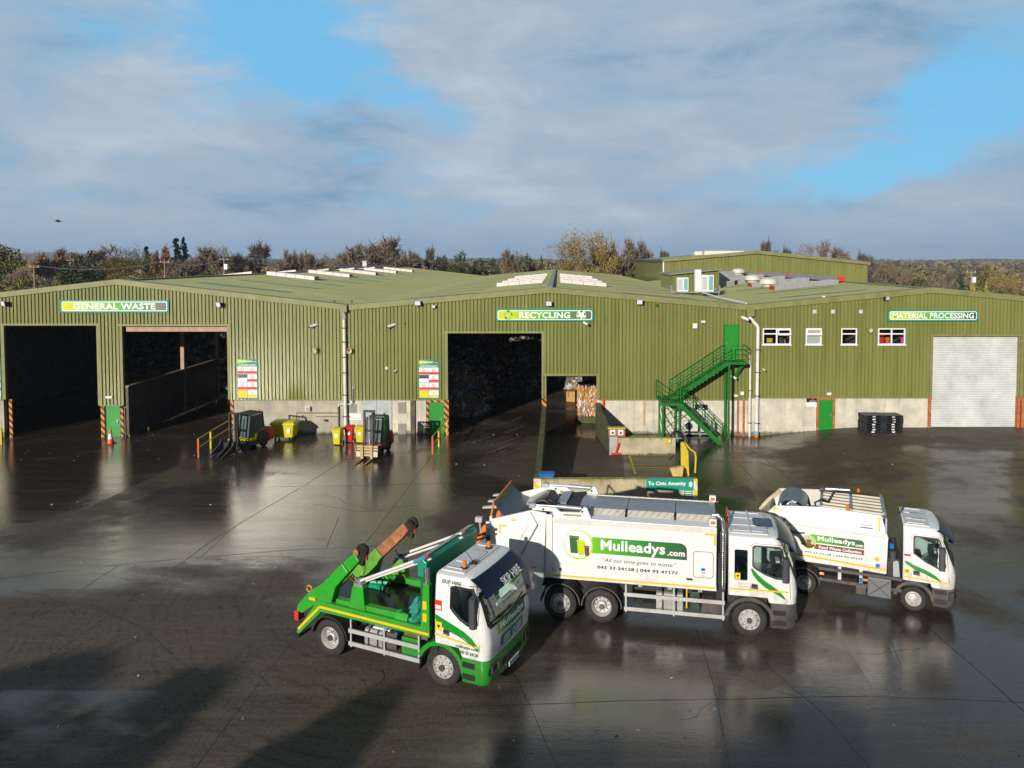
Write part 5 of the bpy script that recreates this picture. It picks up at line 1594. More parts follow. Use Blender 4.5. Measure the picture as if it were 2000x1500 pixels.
SC = [mat('refuse_%s' % n, c, .55) for n, c in (('white', (.85, .85, .85)), ('brown', (.38, .24, .13)), ('dark', (.06, .06, .065)), ('blue', (.10, .25, .5)), ('red', (.6, .06, .06)), ('green', (.1, .38, .2)), ('grey', (.45, .45, .45)), ('tan', (.6, .42, .24)))]


def heap(label, x0, x1, y0, y1, hf, n, seed, w=(6, 4, 8, 1, 1, 1, 5, 3), s0=.06, s1=.3):
    rnd = random.Random(seed); mb = MB(); nx, ny = 30, 30
    mb = sheet(x0, x1, y0, y1, nx, ny, lambda x, y: max(-.2, hf(x, y) + rnd.uniform(-.3, .3)))
    for k in range(n):
        x, y = rnd.uniform(x0, x1), rnd.uniform(y0, y1); z = hf(x, y)
        if z < .05:
            continue
        s = rnd.uniform(s0, s1) * (2.2 if rnd.random() < .06 else 1); q = Matrix.Rotation(rnd.uniform(0, 6.3), 3, Vector((rnd.gauss(0, 1), rnd.gauss(0, 1), rnd.gauss(0, 1))).normalized())
        c = Vector((x, y, z + rnd.uniform(0, .2)))
        pts = [q @ Vector((-s, -s * .6, 0)), q @ Vector((s, -s * .5, .1 * s)), q @ Vector((s * .8, s * .6, 0)), q @ Vector((-s * .7, s * .7, .2 * s))]
        mb.face([c + p for p in pts], 1 + rnd.choices(range(8), w)[0])
    o = mb.build('waste_heap', [M_heap] + SC, kind='stuff', fix=False); tag(o, label, 'waste heap')


nz = lambda x, y: .5 * math.sin(x * 1.3 + y) + .3 * math.sin(y * 2.1 - x * .7)
heap('huge heap of mixed household waste in the dark second doorway', xE0 + 2, xV1 - .6, 15, 33, lambda x, y: min(7.3, (y - 15) * 1.1 + nz(x, y)) if x > -33 else min(6.5, (y - 19) * .9 + nz(x, y)), 7000, 3)
heap('big heap of loose recycling in the tall central doorway', xV1 + .6, fx(1190), 5, 33, lambda x, y: max(min(7.3, (y - 14 + max(0, -(x + 2)) * .35) * .85 + nz(x, y)), min(3.4, (-5.1 - x) * 1.7 + .4 * nz(x, y) if y > 5.5 else -1)) if not (x > -1.2 and y < 17) else -.4, 11000, 8, s0=.05, s1=.26)
# cardboard boxes and bale in the low doorway
M_card = mat('cardboard', (0.50, 0.27, 0.085), 0.8, var=.12, vscale=4)
for (u0, u1, v0, v1, lb) in ((1089, 1109, 741, 757, 'cardboard box with a white label at the back left of the low doorway'), (1112, 1126, 735, 757, 'tall cardboard box at the back of the low doorway'), (1131, 1147, 739, 756, 'cardboard box partly behind the dark pile in the low doorway'), (1106, 1123, 765, 785, 'cardboard box standing alone on the floor inside the low doorway')):
    p = onZ(u0, v1); yy = p.y; x1 = onY(u1, v1, yy).x; z1 = onY(u0, v0, yy).z
    t = thing('cardboard_box', lb, 'box', ((p.x + x1) / 2, yy, 0), R(-8), 'cardboard boxes inside the low doorway')
    hw = (x1 - p.x) / 2
    MB().box(-hw, hw, 0, 1.0, 0.012, z1).build('carton', M_card, t, bevel=.01)
    MB().box(-.02, hw - .02, -.012, -.002, z1 * .62, z1 * .66).build('tape', mat('brown_tape', (.3, .16, .05), .5), t)
    if u0 == 1089:
        MB().box(-.1, .15, -.012, -.003, z1 * .55, z1 * .78).build('label', M_wtxt, t)
    if u0 == 1106:
        MB().box(-hw * .6, -hw * .45, -.012, -.003, z1 * .45, z1 * .95).build('torn_flap', M_blackp, t)
yy = 3.0; p0 = onY(1132, 811, yy); bx0, bx1 = p0.x, oD[1] + 1.1; bz = onY(1140, 757, yy).z; bl = p0.z
rnd = random.Random(4); mb = MB(); mb.box(bx0, bx1, yy, yy + 2.4, bl, bz, 0)
for k in range(2600):
    x = rnd.uniform(bx0 - .05, bx1); z = rnd.uniform(bl + .03, bz + .05); y = yy - rnd.uniform(.01, .15)
    if rnd.random() < .2:
        x = bx0 - rnd.uniform(.01, .1); y = yy + rnd.uniform(0, 2)
    s = rnd.uniform(.02, .09); a = rnd.gauss(1.4, .5)
    e = Vector((math.cos(a) * s * 2.2, rnd.uniform(-.05, .05), math.sin(a) * s * 2.2)); f = Vector((-math.sin(a) * s * .5, rnd.uniform(-.04, .04), math.cos(a) * s * .5))
    c = Vector((x, y, z)); mb.face([c - e, c + f, c + e, c - f], rnd.choices(range(1, 8), (9, 9, 6, 5, 1, 1.4, .6))[0])
o = mb.build('cardboard_bale', [M_card, M_card, mat('pale_card', (.62, .4, .16), .8), mat('orange_card', (.62, .27, .06), .8), SC[0], SC[4], SC[3], SC[5]], fix=False); tag(o, 'sunlit wall of baled cardboard inside the low doorway', 'bale')
o = MB().box(bx0 - .1, bx1, yy + .1, yy + 2.5, 0, bl - .004).build('bale_plinth', M_mossy); tag(o, 'dark low block under the baled cardboard in the low doorway', 'plinth')  # added dark block, stands in for the shaded floor below the bale
heap('dark pile of sacks heaped on top behind the cardboard bale', bx0 + .2, bx1, yy + .4, yy + 4.5, lambda x, y: bz + .9 + .3 * nz(x, y) if y > yy + .8 else bz + .15, 500, 12, (1, 3, 9, 1, 1, 1, 1, 1))

# ---------------------------------------------------------------- black pallets
M_pal = mat('black_pallet_plastic', (0.018, 0.022, 0.026), 0.45, var=.3)
def pallet():
    t = thing('plastic_pallet', 'x', 'pallet', (0, 0, 0), 0, 'black plastic pallets in two stacks')
    mb = MB()
    mb.box(-.60, .60, -.5, .5, .115, .15)
    for y in (-.5, -.06, .38):
        mb.box(-.60, .60, y, y + .12, 0, .03)
    for x in (-.6, -.09, .42):
        for y in (-.5, -.06, .38):
            mb.box(x, x + .18, y, y + .12, .0305, .1145)
    mb.build('pallet_body', M_pal, t)
    return t
pp = pallet(); first = True
NW = ['bottom', 'second', 'third', 'fourth', 'fifth', 'sixth', 'topmost']
rnd = random.Random(9)
for sname, u in (('left', 1707), ('right', 1744)):
    q = onZ(u, 859); q.y += .5; base = gz(q.x, q.y)
    for k in range(7):
        loc = (q.x + rnd.uniform(-.03, .03) + (-.06 if k < 4 and sname == 'left' else 0), q.y + rnd.uniform(-.05, .05), base + k * .158)
        rz = R(rnd.uniform(-2, 2)); lb = '%s black plastic pallet of the %s of the two stacks' % (NW[k], sname)
        if first:
            pp.location = loc; pp.rotation_euler = (0, 0, rz); pp['label'] = lb; first = False; o = pp
        else:
            o = dup(pp, loc, rz, lb)
        if (sname, k) in (('left', 6), ('left', 4), ('left', 2), ('left', 0), ('right', 6), ('right', 5), ('right', 4), ('right', 2)):
            MB().box(-.09, .09, -.512, -.502, .04, .11).build('white_tag', M_wtxt, o)
# person and hi-vis things seen through the windows
M_hv = mat('orange_hi_vis', (.75, .16, .02), .6); M_hr = mat('red_jacket', (.6, .02, .02), .6)
def clothes(label, u, v, m, w_=.28, h_=.5, y=.7):
    c = onY(u, v, y); t = thing('work_jacket', label, 'jacket', c, 0, 'work clothes hanging behind the windows')
    MB().prism([(-w_, -h_), (w_, -h_), (w_ * .8, h_ * .5), (w_ * 1.2, h_ * .1), (w_ * 1.4, h_ * .2), (w_ * .8, h_), (-w_ * .8, h_), (-w_ * 1.4, h_ * .2), (-w_ * 1.2, h_ * .1), (-w_ * .8, h_ * .5)], 'y', -.06, .06).build('jacket_body', m, t, bevel=.03)
clothes('red jacket in the left pane of the rightmost white window', 1722, 660, M_hr, .16, .34); clothes('orange jacket low in the left pane of the rightmost white window', 1733, 665, M_hv, .13, .22); clothes('pink jacket in the right pane of the rightmost white window', 1762, 663, mat('pink_cloth', (.7, .08, .3), .6), .1, .22)
t = thing('yellow_chair', 'yellow chair seen through the left pane of the leftmost white window', 'chair', onY(1504, 668, .8) - Vector((0, 0, .35)))
MB().box(-.2, .2, -.2, .2, .2, .25).build('seat', M_yel, t); MB().box(-.2, .2, .17, .21, .3, .62).build('backrest', M_yel, t)
for x in (-.18, .15):
    MB().box(x, x + .03, -.2, -.17, -.25, .2).build('leg', M_yel, t)


def skinned(name, joints, edges, m, parent, sub=1, loc=None, extra=None):
    me = bpy.data.meshes.new(name); me.from_pydata([j[0] for j in joints], edges, []); me.materials.append(m)
    o = bpy.data.objects.new(name, me); sc.collection.objects.link(o); o.parent = parent
    sk = o.modifiers.new('skin', 'SKIN'); sk.use_smooth_shade = True
    for k, j in enumerate(joints):
        me.skin_vertices[0].data[k].radius = (j[1], j[1] if len(j) < 3 else j[2])
    me.skin_vertices[0].data[0].use_root = True
    s = o.modifiers.new('sub', 'SUBSURF'); s.levels = sub; s.render_levels = sub
    return o


M_skin = mat('skin', (.50, .27, .18), .5); M_navy = mat('dark_clothing', (.03, .045, .06), .8); M_hair = mat('dark_hair', (.02, .015, .01), .8)
c = onY(1526, 662, .75)
t = thing('person', 'person in dark clothes leaning with bare arms inside the open leftmost white window', 'person', (c.x, c.y, c.z - .45))
skinned('body', [((0, 0, 0), .14, .11), ((0, 0, .25), .15, .11), ((0, 0, .42), .17, .10), ((0, 0, .52), .055), ((0.02, -.02, .62), .085), ((.02, -.03, .72), .09), ((.19, 0, .42), .06), ((.24, -.1, .2), .045), ((.05, -.3, .14), .035), ((-.06, -.34, .14), .03), ((-.19, 0, .42), .06), ((-.26, -.12, .22), .045), ((-.1, -.32, .15), .035), ((0.0, -.36, .15), .03)],
        [(0, 1), (1, 2), (2, 3), (3, 4), (4, 5), (2, 6), (6, 7), (7, 8), (8, 9), (2, 10), (10, 11), (11, 12), (12, 13)], M_skin, t)
MB().loft([[(.19 * math.cos(R(a)) * s, .135 * math.sin(R(a)) * s, z) for a in range(0, 360, 30)] for z, s in ((-.1, .95), (.2, 1.0), (.42, 1.12), (.5, .6))]).build('shirt', M_navy, t, smooth=True)
MB().loft([[(.02 + .1 * math.cos(R(a)) * s, .0 + .1 * math.sin(R(a)) * s, z) for a in range(0, 360, 30)] for z, s in ((.66, 1.05), (.74, 1.08), (.8, .8), (.83, .3))]).build('hair', M_hair, t, smooth=True)
# ---------------------------------------------------------------- forklifts
M_tyre = mat('tyre_rubber', (0.022, 0.021, 0.02), 0.8, var=.3, vscale=6, dirt=.5, dirtc=(.07, .06, .045), bump=.3, bscale=60)
M_fkr = mat('forklift_red', (.62, .06, .02), .4, dirt=.3); M_fkb = mat('forklift_black', (.03, .03, .032), .5, var=.3, dirt=.3, dirtc=(.1, .08, .06))
M_fkg = mat('forklift_glass', (.10, .14, .14), .08, spec=.8)
M_mast = mat('mast_steel', (.07, .05, .045), .55, .3, var=.4, dirt=.5, dirtc=(.16, .09, .05))


def fwheel(t, x, y, r, w, m=None):
    o = MB().lathe([(r * .55, -w / 2), (r * .92, -w / 2), (r, -w * .35), (r, w * .35), (r * .92, w / 2), (r * .55, w / 2)], (x, y, r), 'y', 22).build('wheel', M_tyre, t, smooth=True)
    MB().lathe([(.001, -w * .3), (r * .3, -w * .42), (r * .35, -w * .2), (r * .56, -w * .3)], (x, y, r), 'y', 16).lathe([(.001, w * .3), (r * .3, w * .42), (r * .35, w * .2), (r * .56, w * .3)], (x, y, r), 'y', 16).build('rim', m or M_fkb, o, smooth=True)


def forklift(label, loc, rz, body, mast_h, kind):
    """x forward (forks), y left"""
    t = thing('forklift', label, 'forklift', loc, rz)
    fwheel(t, .0, -.48, .33, .24); fwheel(t, 0, .48, .33, .24); fwheel(t, -1.45, -.42, .26, .2); fwheel(t, -1.45, .42, .26, .2)
    MB().prism([(-1.95, .25), (-1.95, .85), (-1.75, 1.05), (-1.15, 1.05), (-1.05, .95), (-.95, .5), (-.3, .5), (-.2, .22)], 'y', -.5, .5).build('chassis', M_fkb, t, bevel=.03)
    MB().prism([(-2.15, .3), (-2.2, .7), (-1.95, 1.12), (-1.45, 1.16), (-1.4, .95), (-1.75, .7), (-1.8, .3)], 'y', -.53, .53).build('counterweight', body, t, bevel=.05)
    MB().prism([(-1.5, 1.06), (-.95, .96), (-.85, .52), (-.25, .52), (-.25, .62), (-.75, .7), (-.85, 1.05), (-1.4, 1.18)], 'y', -.515, .515).build('side_cover', M_yb if kind == 'claw' else body, t, bevel=.02)
    # cab frame
    H2 = 2.1
    for y in (-.5, .5):
        MB().bar((-.22, y, .6), (-.42, y, H2), .07, .07).bar((-1.42, y, 1.1), (-1.3, y, H2), .07, .07).bar((-.42, y, H2), (-1.3, y, H2), .07, .07).build('cab_pillar', M_fkb, t)
    mb = MB()
    for k in range(6):
        y = -.42 + k * .168; mb.bar((-.40, y, H2 + .02), (-1.32, y, H2 + .02), .04, .05)
    mb.box(-.46, -.38, -.5, .5, H2 - .02, H2 + .05); mb.box(-1.36, -1.28, -.5, .5, H2 - .02, H2 + .05); mb.build('overhead_guard', M_fkb, t)
    for y in (-.51, .51):
        MB().prism([(-.30, .75), (-.46, H2 - .06), (-1.28, H2 - .06), (-1.36, 1.12)], 'y', y - .006, y + .006).build('side_window', M_fkg, t)
    MB().face and None
    w = MB(); w.face([(-.24, -.45, .75), (-.24, .45, .75), (-.41, .45, H2 - .06), (-.41, -.45, H2 - .06)]); w.build('windscreen', M_fkg, t, fix=False)
    MB().box(-1.1, -.7, -.22, .22, .75, .85).box(-1.15, -1.05, -.22, .22, .85, 1.45).build('seat', M_blackp, t, bevel=.03)
    # mast
    for y in (-.28, .28):
        MB().box(.30, .42, y - .05, y + .05, .08, mast_h).build('mast_rail', M_mast, t); MB().box(.43, .50, y * .8 - .04, y * .8 + .04, .12, mast_h - .1).build('inner_rail', M_mast, t)
    MB().box(.31, .41, -.228, .228, mast_h - .12, mast_h).box(.31, .41, -.228, .228, .2, .32).box(.31, .41, -.228, .228, mast_h * .55, mast_h * .6).build('cross_member', M_mast, t)
    MB().tube([(.36, 0, .1), (.36, 0, mast_h - .3)], .045, 10).build('lift_cylinder', M_steel, t)
    if kind == 'claw':
        MB().box(.52, .72, -.62, .62, .25, .62).box(.56, .66, -.7, .7, .35, .45).build('carriage', M_fkb, t, bevel=.01)
        for y in (-.5, .12, .5):
            MB().prism([(.7, .65), (.85, .85), (1.0, .55), (1.45, .25), (1.75, .04), (1.3, .06), (.9, .2), (.7, .25)], 'y', y - .04, y + .04).build('claw', M_fkb, t)
        for y in (-.45, .45):
            MB().box(.72, 1.6, y - .05, y + .05, .05, .09).build('fork', M_steel, t)
        MB().lathe([(.001, 0), (.03, 0), (.03, .25), (.001, .25)], (.68, -.1, .62), 'z', 8).build('hydraulic_ram', M_steel, t)
    else:
        MB().box(.52, .60, -.62, .62, .25, .7).build('carriage', M_fkb, t)
        M_w = mat('pale_timber', (.55, .42, .24), .8, var=.2)
        # the broken timber frame carried on the mast foot
        mb = MB()
        for z in (.22, .38, .55, .70):
            mb.box(.63, .67, -.6, .6, z, z + .1)
        mb.build('timber_slat', M_w, t)
        for y in (-.3, .25):
            MB().box(.68, .76, y - .07, y + .07, .05, .85).build('fork_shank', mat('tan_steel2', (.5, .34, .14), .6, dirt=.3), t); MB().prism([(.68, .04), (.68, .09), (1.7, .05), (1.75, .03)], 'y', y - .06, y + .06).build('fork', mat('rusty_fork', (.32, .16, .06), .6, dirt=.4), t)
        for y in (-.5, .5):
            MB().box(.72, .76, y - .12, y + .12, .2, .5).build('light_panel', mat('pale_panel', (.6, .55, .45), .5), t)
    MB().lathe([(.05, 0), (.05, .1), (.001, .12)], (-1.2, .3, H2 + .06), 'z', 10).build('beacon', M_orange, t)
    return t


p = onZ(464, 880); forklift('black and yellow forklift with curved grab claws beside the yellow four wheeled bin', (p.x + .15, p.y - .1, gz(p.x, p.y)), R(-113), M_fkr, 2.35, 'claw')
p = onZ(724, 893); forklift('dark forklift with rusty forks and a timber frame in front of the grey double doors', (p.x + .05, p.y + .1, gz(p.x, p.y)), R(-97), M_fkr, 2.75, 'forks')
# ---------------------------------------------------------------- trucks
M_tw = mat('truck_white', (0.80, 0.80, 0.78), 0.28, coat=.5, dirt=.12, dirtc=(.5, .46, .38), grime=.55)
M_twd = mat('grimy_white', (0.66, 0.65, 0.60), 0.45, var=.1, dirt=.35, dirtc=(.38, .34, .27), streak=True)
M_tg2 = mat('truck_green', (0.008, 0.27, 0.022), 0.25, coat=.6, dirt=.12, dirtc=(.03, .12, .02), grime=.4)
M_tgr = mat('skip_green', (0.02, 0.33, 0.02), 0.4, var=.12, vscale=2, dirt=.25, dirtc=(.08, .14, .03), grime=.5)
M_tgm = mat('mossy_skip_green', (0.10, 0.32, 0.03), 0.55, var=.3, vscale=5, dirt=.6, dirtc=(.25, .24, .05))
M_trust = mat('rusted_arm', (0.34, 0.13, 0.05), 0.75, var=.4, vscale=6, dirt=.7, dirtc=(.13, .09, .03))
M_dgreen = mat('dark_green_panel', (0.008, 0.26, 0.14), 0.35, coat=.3)
M_dkpl = mat('grey_bumper_plastic', (0.05, 0.055, 0.065), 0.5, var=.15, grime=.8)
M_chs = mat('chassis_black', (0.02, 0.02, 0.02), 0.6, dirt=.5, dirtc=(.08, .07, .05))
M_wsc = mat('windscreen_glass', (0.012, 0.03, 0.03), 0.04, spec=1.0, coat=.6)
M_swin = mat('side_window_glass', (0.012, 0.014, 0.016), 0.05, spec=.8, coat=.4)
M_rub = mat('window_rubber', (0.012, 0.012, 0.012), 0.5)
M_vis = mat('navy_visor', (0.004, 0.012, 0.035), 0.3, spec=.3)
M_rim = mat('painted_rim', (0.55, 0.54, 0.52), 0.4, .2, var=.15, dirt=.3, dirtc=(.25, .2, .15))
M_hub = mat('hub_metal', (0.12, 0.11, 0.10), 0.4, .5)
M_chrome = mat('chrome', (0.75, 0.75, 0.76), 0.15, .95)
M_alu = mat('side_guard_alu', (0.55, 0.55, 0.54), 0.4, .3, dirt=.3)
M_silv = mat('roof_silver_white', (0.62, 0.64, 0.66), 0.35, dirt=.25, dirtc=(.45, .44, .42))
M_amb = mat('amber_lamp', (0.75, 0.18, 0.01), 0.2, coat=.5)
M_lamp = mat('headlamp_glass', (0.35, 0.38, 0.42), 0.08, .6, coat=.8)
M_tape = mat('yellow_marking_tape', (0.72, 0.48, 0.01), 0.45)
M_tank = mat('brushed_tank', (0.5, 0.49, 0.46), 0.38, .55, var=.15, dirt=.4, dirtc=(.3, .25, .18))
M_seamd = mat('panel_gap', (0.03, 0.03, 0.03), 0.7)
M_gtxt = mat('dark_green_print', (0.02, 0.10, 0.02), 0.4)
M_ktxt = mat('charcoal_print', (0.035, 0.035, 0.035), 0.4)
M_brown = mat('brown_print', (0.12, 0.04, 0.03), 0.4)
M_bluep = mat('blue_print', (0.01, 0.16, 0.5), 0.4)
M_steelb = mat('blue_grey_steel', (0.30, 0.34, 0.39), 0.35, .3, var=.12, vscale=1.5, dirt=.3, dirtc=(.4, .4, .38))
M_lime = mat('lime_ring', (0.42, 0.62, 0.02), 0.4)
LOGO = [(0, (.16, .46, .02)), (.3, (.05, .34, .03)), (.6, (.03, .2, .04)), (1, (.035, .09, .04))]


def twheel(t, x, s, r=.52, w=.29, style='front', face=1.17, n=32):
    """s=-1: right-hand side (y<0). face = |y| of the outer tyre face"""
    y0 = s * face
    i = -s   # inward
    W = w
    prof = [(r * .60, .03), (r * .78, .0), (r * .93, .012), (r * .985, .035), (r, .07), (r, W - .07), (r * .985, W - .035), (r * .93, W - .012), (r * .6, W)]
    prof = [(a, y0 + i * b) for a, b in prof]
    o = MB().lathe(prof, (x, 0, r), 'y', n)
    for k in (0.3, .5, .7):   # tread grooves
        pass
    o = o.build('wheel', M_tyre, t, smooth=True)
    mb = MB(); rr = r * .605
    if style == 'front':
        mb.lathe([(rr, y0 + i * .03), (rr * .96, y0 + i * .015), (rr * .90, y0 + i * .07), (rr * .68, y0 + i * .005), (rr * .62, y0 - i * .03), (rr * .36, y0 - i * .035), (rr * .33, y0 - i * .0), (.001, y0)], (x, 0, r), 'y', n)
    elif style == 'cover':
        mb.lathe([(rr, y0 + i * .03), (rr * .96, y0 + i * .015), (rr * .88, y0 + i * .07), (rr * .75, y0 + i * .05), (rr * .7, y0), (rr * .4, y0 - i * .03), (.001, y0 - i * .03)], (x, 0, r), 'y', n)
    else:
        mb.lathe([(rr, y0 + i * .03), (rr * .96, y0 + i * .01), (rr * .88, y0 + i * .05), (rr * .80, y0 + i * .19), (rr * .5, y0 + i * .20), (rr * .42, y0 + i * .17), (rr * .40, y0 + i * .07), (rr * .25, y0 + i * .05), (.001, y0 + i * .05)], (x, 0, r), 'y', n)
    nb = 10 if style != 'cover' else 6
    for k in range(nb):
        a = 2 * math.pi * k / nb + .15; q = rr * (.49 if style == 'front' else (.55 if style == 'cover' else .46)); yy = y0 - i * .03 if style == 'front' else (y0 - i * .02 if style == 'cover' else y0 + i * .16)
        c = Vector((x + q * math.cos(a), yy, r + q * math.sin(a))); mb.tube([c, c - Vector((0, i * .022, 0))], .014, 6, 1)
    if style != 'cover':
        for k in range(10):
            a = 2 * math.pi * k / 10; q = rr * .80 if style == 'front' else rr * .66
            c = Vector((x + q * math.cos(a), y0 + i * (.03 if style == 'front' else .178), r + q * math.sin(a)))
            u_ = Vector((-math.sin(a), 0, math.cos(a))) * rr * .10; w_ = Vector((math.cos(a), 0, math.sin(a))) * rr * .07
            mb.face([c - u_, c + w_, c + u_, c - w_], 2)
    rm = mb.build('rim', [M_rim, M_hub, M_seamd], o, smooth=True)
    if style != 'cover':
        c = Vector((x, y0 - i * (.0 if style == 'front' else -.05), r)); MB().tube([c, c - Vector((0, i * .045, 0))], rr * .26, 16).build('hub_cap', M_hub, rm)
    return o


def fender(t, x, s, r0, y_out, wd, m, a0=10, a1=170, th=.035, name='mudguard'):
    pts = []; n = 12
    for k in range(n + 1):
        a = R(a0 + (a1 - a0) * k / n); pts.append((x + (r0 + th) * math.cos(a), .52 + (r0 + th) * math.sin(a)))
    for k in range(n, -1, -1):
        a = R(a0 + (a1 - a0) * k / n); pts.append((x + r0 * math.cos(a), .52 + r0 * math.sin(a)))
    mb = MB(); ya, yb = s * y_out, s * (y_out - wd); N = len(pts)
    i = mb.P(*[(p[0], ya, p[1]) for p in pts]); j = mb.P(*[(p[0], yb, p[1]) for p in pts])
    for k in range(N):
        mb.f.append((i + k, j + k, j + (k + 1) % N, i + (k + 1) % N)); mb.m.append(0)
    for k in range(n):
        mb.f.append((i + k, i + k + 1, i + N - 2 - k, i + N - 1 - k)); mb.m.append(0); mb.f.append((j + k, j + k + 1, j + N - 2 - k, j + N - 1 - k)); mb.m.append(0)
    return mb.build(name, m, t, smooth=True)


class Cab:
    def __init__(s, t, x0, lv, rc=.26, bulge=.10, white=M_tw):
        s.t, s.x0, s.lv, s.rc, s.bu, s.white = t, x0, lv, rc, bulge, white

    def it(s, z):
        lv = s.lv
        if z <= lv[0][0]:
            return lv[0][1], lv[0][2]
        for a, b in zip(lv, lv[1:]):
            if z <= b[0]:
                k = (z - a[0]) / (b[0] - a[0]); return a[1] + (b[1] - a[1]) * k, a[2] + (b[2] - a[2]) * k
        return lv[-1][1], lv[-1][2]

    def fxy(s, z, y, off=0.0):
        xf, hw = s.it(z); rc = s.rc; a = abs(y); flat = hw - rc
        xc = xf - s.bu * (flat / hw) ** 2
        if a <= flat:
            return xf - s.bu * (a / hw) ** 2 + off
        d = min(a - flat, rc); return xc - rc + math.sqrt(max(0, rc * rc - d * d)) + off

    def ring(s, z, x0=None, grow=0.0, xf=None, hw=None):
        f, h = s.it(z); f = f if xf is None else xf; h = h if hw is None else hw; f += grow; h += grow
        x0 = s.x0 if x0 is None else x0; rc = s.rc; flat = h - rc; xc = f - s.bu * (flat / h) ** 2
        pts = [(x0 + .04, -h, z)]
        for k in range(6):
            a = R(-90 + 90 * k / 5); pts.append((xc - rc + rc * math.cos(a), -flat + rc * math.sin(a), z))
        for k in range(1, 8):
            y = -flat + 2 * flat * k / 8; pts.append((f - s.bu * (y / h) ** 2, y, z))
        for k in range(6):
            a = R(90 * k / 5); pts.append((xc - rc + rc * math.cos(a), flat + rc * math.sin(a), z))
        pts += [(x0 + .04, h, z), (x0, h - .04, z), (x0, -h + .04, z)]
        return pts

    def sy(s, z, off=.006):
        return -(s.it(z)[1] + off)

    def side(s, name, pts, m, off=.006, th=.0, both=False, parent=None):
        mb = MB()
        mb.face([(x, s.sy(z, off), z) for x, z in pts])
        if both:
            MB_ = MB(); MB_.face([(x, -s.sy(z, off), z) for x, z in pts]); MB_.build(name, m, parent or s.t, fix=False)
        return mb.build(name, m, parent or s.t, fix=False)

    def sideline(s, name, pts, w, m, off=.007):
        mb = MB(); P = [Vector((x, s.sy(z, off), z)) for x, z in pts]
        for a, b in zip(P, P[1:]):
            mb.bar(a, b, .004, w, upv=(0, 1, 0)) if False else None
            d = (b - a).normalized(); n = Vector((-d.z, 0, d.x)) * w / 2
            mb.face([a - n, b - n, b + n, a + n])
        return mb.build(name, m, s.t, fix=False)

    def patch(s, name, z0, z1, y0, y1, off, m, nz=6, ny=16, off1=None, parent=None, thick=0.0):
        off1 = off if off1 is None else off1; mb = MB(); g_ = []
        for j in range(nz + 1):
            z = z0 + (z1 - z0) * j / nz; of = off + (off1 - off) * j / nz; row = []
            for k in range(ny + 1):
                y = y0 + (y1 - y0) * k / ny; row.append((s.fxy(z, y) + of, y * (1 + of * .25), z))
            g_.append(mb.P(*row))
        for j in range(nz):
            for k in range(ny):
                mb.f.append((g_[j] + k, g_[j] + k + 1, g_[j + 1] + k + 1, g_[j + 1] + k)); mb.m.append(0)
        o = mb.build(name, m, parent or s.t, smooth=True, fix=False)
        return o


def carve(o, cutters):
    """cut window openings and the inside out of a closed shell"""
    for cm in cutters:
        cm.parent = o.parent
        bpy.context.view_layer.update()
        md = o.modifiers.new('b', 'BOOLEAN'); md.object = cm; md.operation = 'DIFFERENCE'; md.solver = 'EXACT'
    bpy.context.view_layer.update()
    me = bpy.data.meshes.new_from_object(o.evaluated_get(bpy.context.evaluated_depsgraph_get()))
    o.modifiers.clear(); o.data = me
    for cm in cutters:
        bpy.data.objects.remove(cm)
    me.polygons.foreach_set('use_smooth', [True] * len(me.polygons)); me.set_sharp_from_angle(angle=R(38))


M_cabin = mat('cabin_trim', (.10, .10, .105), .8, var=.2)
M_tint = bpy.data.materials.new('tinted_cab_glass'); M_tint.use_nodes = True
_nt = M_tint.node_tree; _nt.nodes.clear(); _g = NG(_nt)
_gl = _g.n('ShaderNodeBsdfGlossy', {0: (.9, 1, 1, 1), 1: 0.03}); _tr = _g.n('ShaderNodeBsdfTransparent', {0: (.62, .76, .72, 1)})
_fr = _g.math('ADD', _g.n('ShaderNodeFresnel', {0: 1.6}).outputs[0], .05); _mx = _g.n('ShaderNodeMixShader', {0: _fr, 1: _tr.outputs[0], 2: _gl.outputs[0]})
_g.n('ShaderNodeOutputMaterial', {0: _mx.outputs[0]})


def cab_inside(t, c, zb, p):
    w0, w1 = p['ws']; xf, hw = c.it(w0)
    for y in (-.62, .62):
        s = MB().prism([(c.x0 + .15, zb + .12), (c.x0 + .68, zb + .12), (c.x0 + .68, zb + .34), (c.x0 + .34, zb + .36), (c.x0 + .24, zb + 1.05), (c.x0 + .10, zb + 1.05)], 'y', y - .24, y + .24).build('seat', mat('seat_cloth', (.05, .06, .09), .9, var=.3), t, bevel=.03)
        MB().box(c.x0 + .12, c.x0 + .24, y - .13, y + .13, zb + 1.055, zb + 1.27).build('headrest', mat('seat_cloth', (.05, .06, .09), .9, var=.3), s, bevel=.03)
    MB().prism([(xf - .62, w0 - .28), (xf - .2, w0 - .32), (xf - .22, w0 - .03), (xf - .60, w0 - .06)], 'y', -hw + .16, hw - .16).build('dashboard', M_cabin, t, bevel=.02)
    cx = xf - .72; q = Matrix.Translation((cx, -.62, w0 + .0)) @ Matrix.Rotation(R(-35), 4, 'Y')
    mb = MB(q); mb.tube([(.21 * math.cos(R(a)), .21 * math.sin(R(a)), 0) for a in range(0, 361, 24)], .018, 6, caps=False).bar((-.2, 0, 0), (.2, 0, 0), .04, .02).bar((0, 0, -.3), (0, 0, 0), .05); mb.build('steering_wheel', M_blackp, t)
    MB().box(xf - .5, xf - .38, .1, .42, w0 - .055, w0 + .02).build('paperwork', M_wtxt, t)


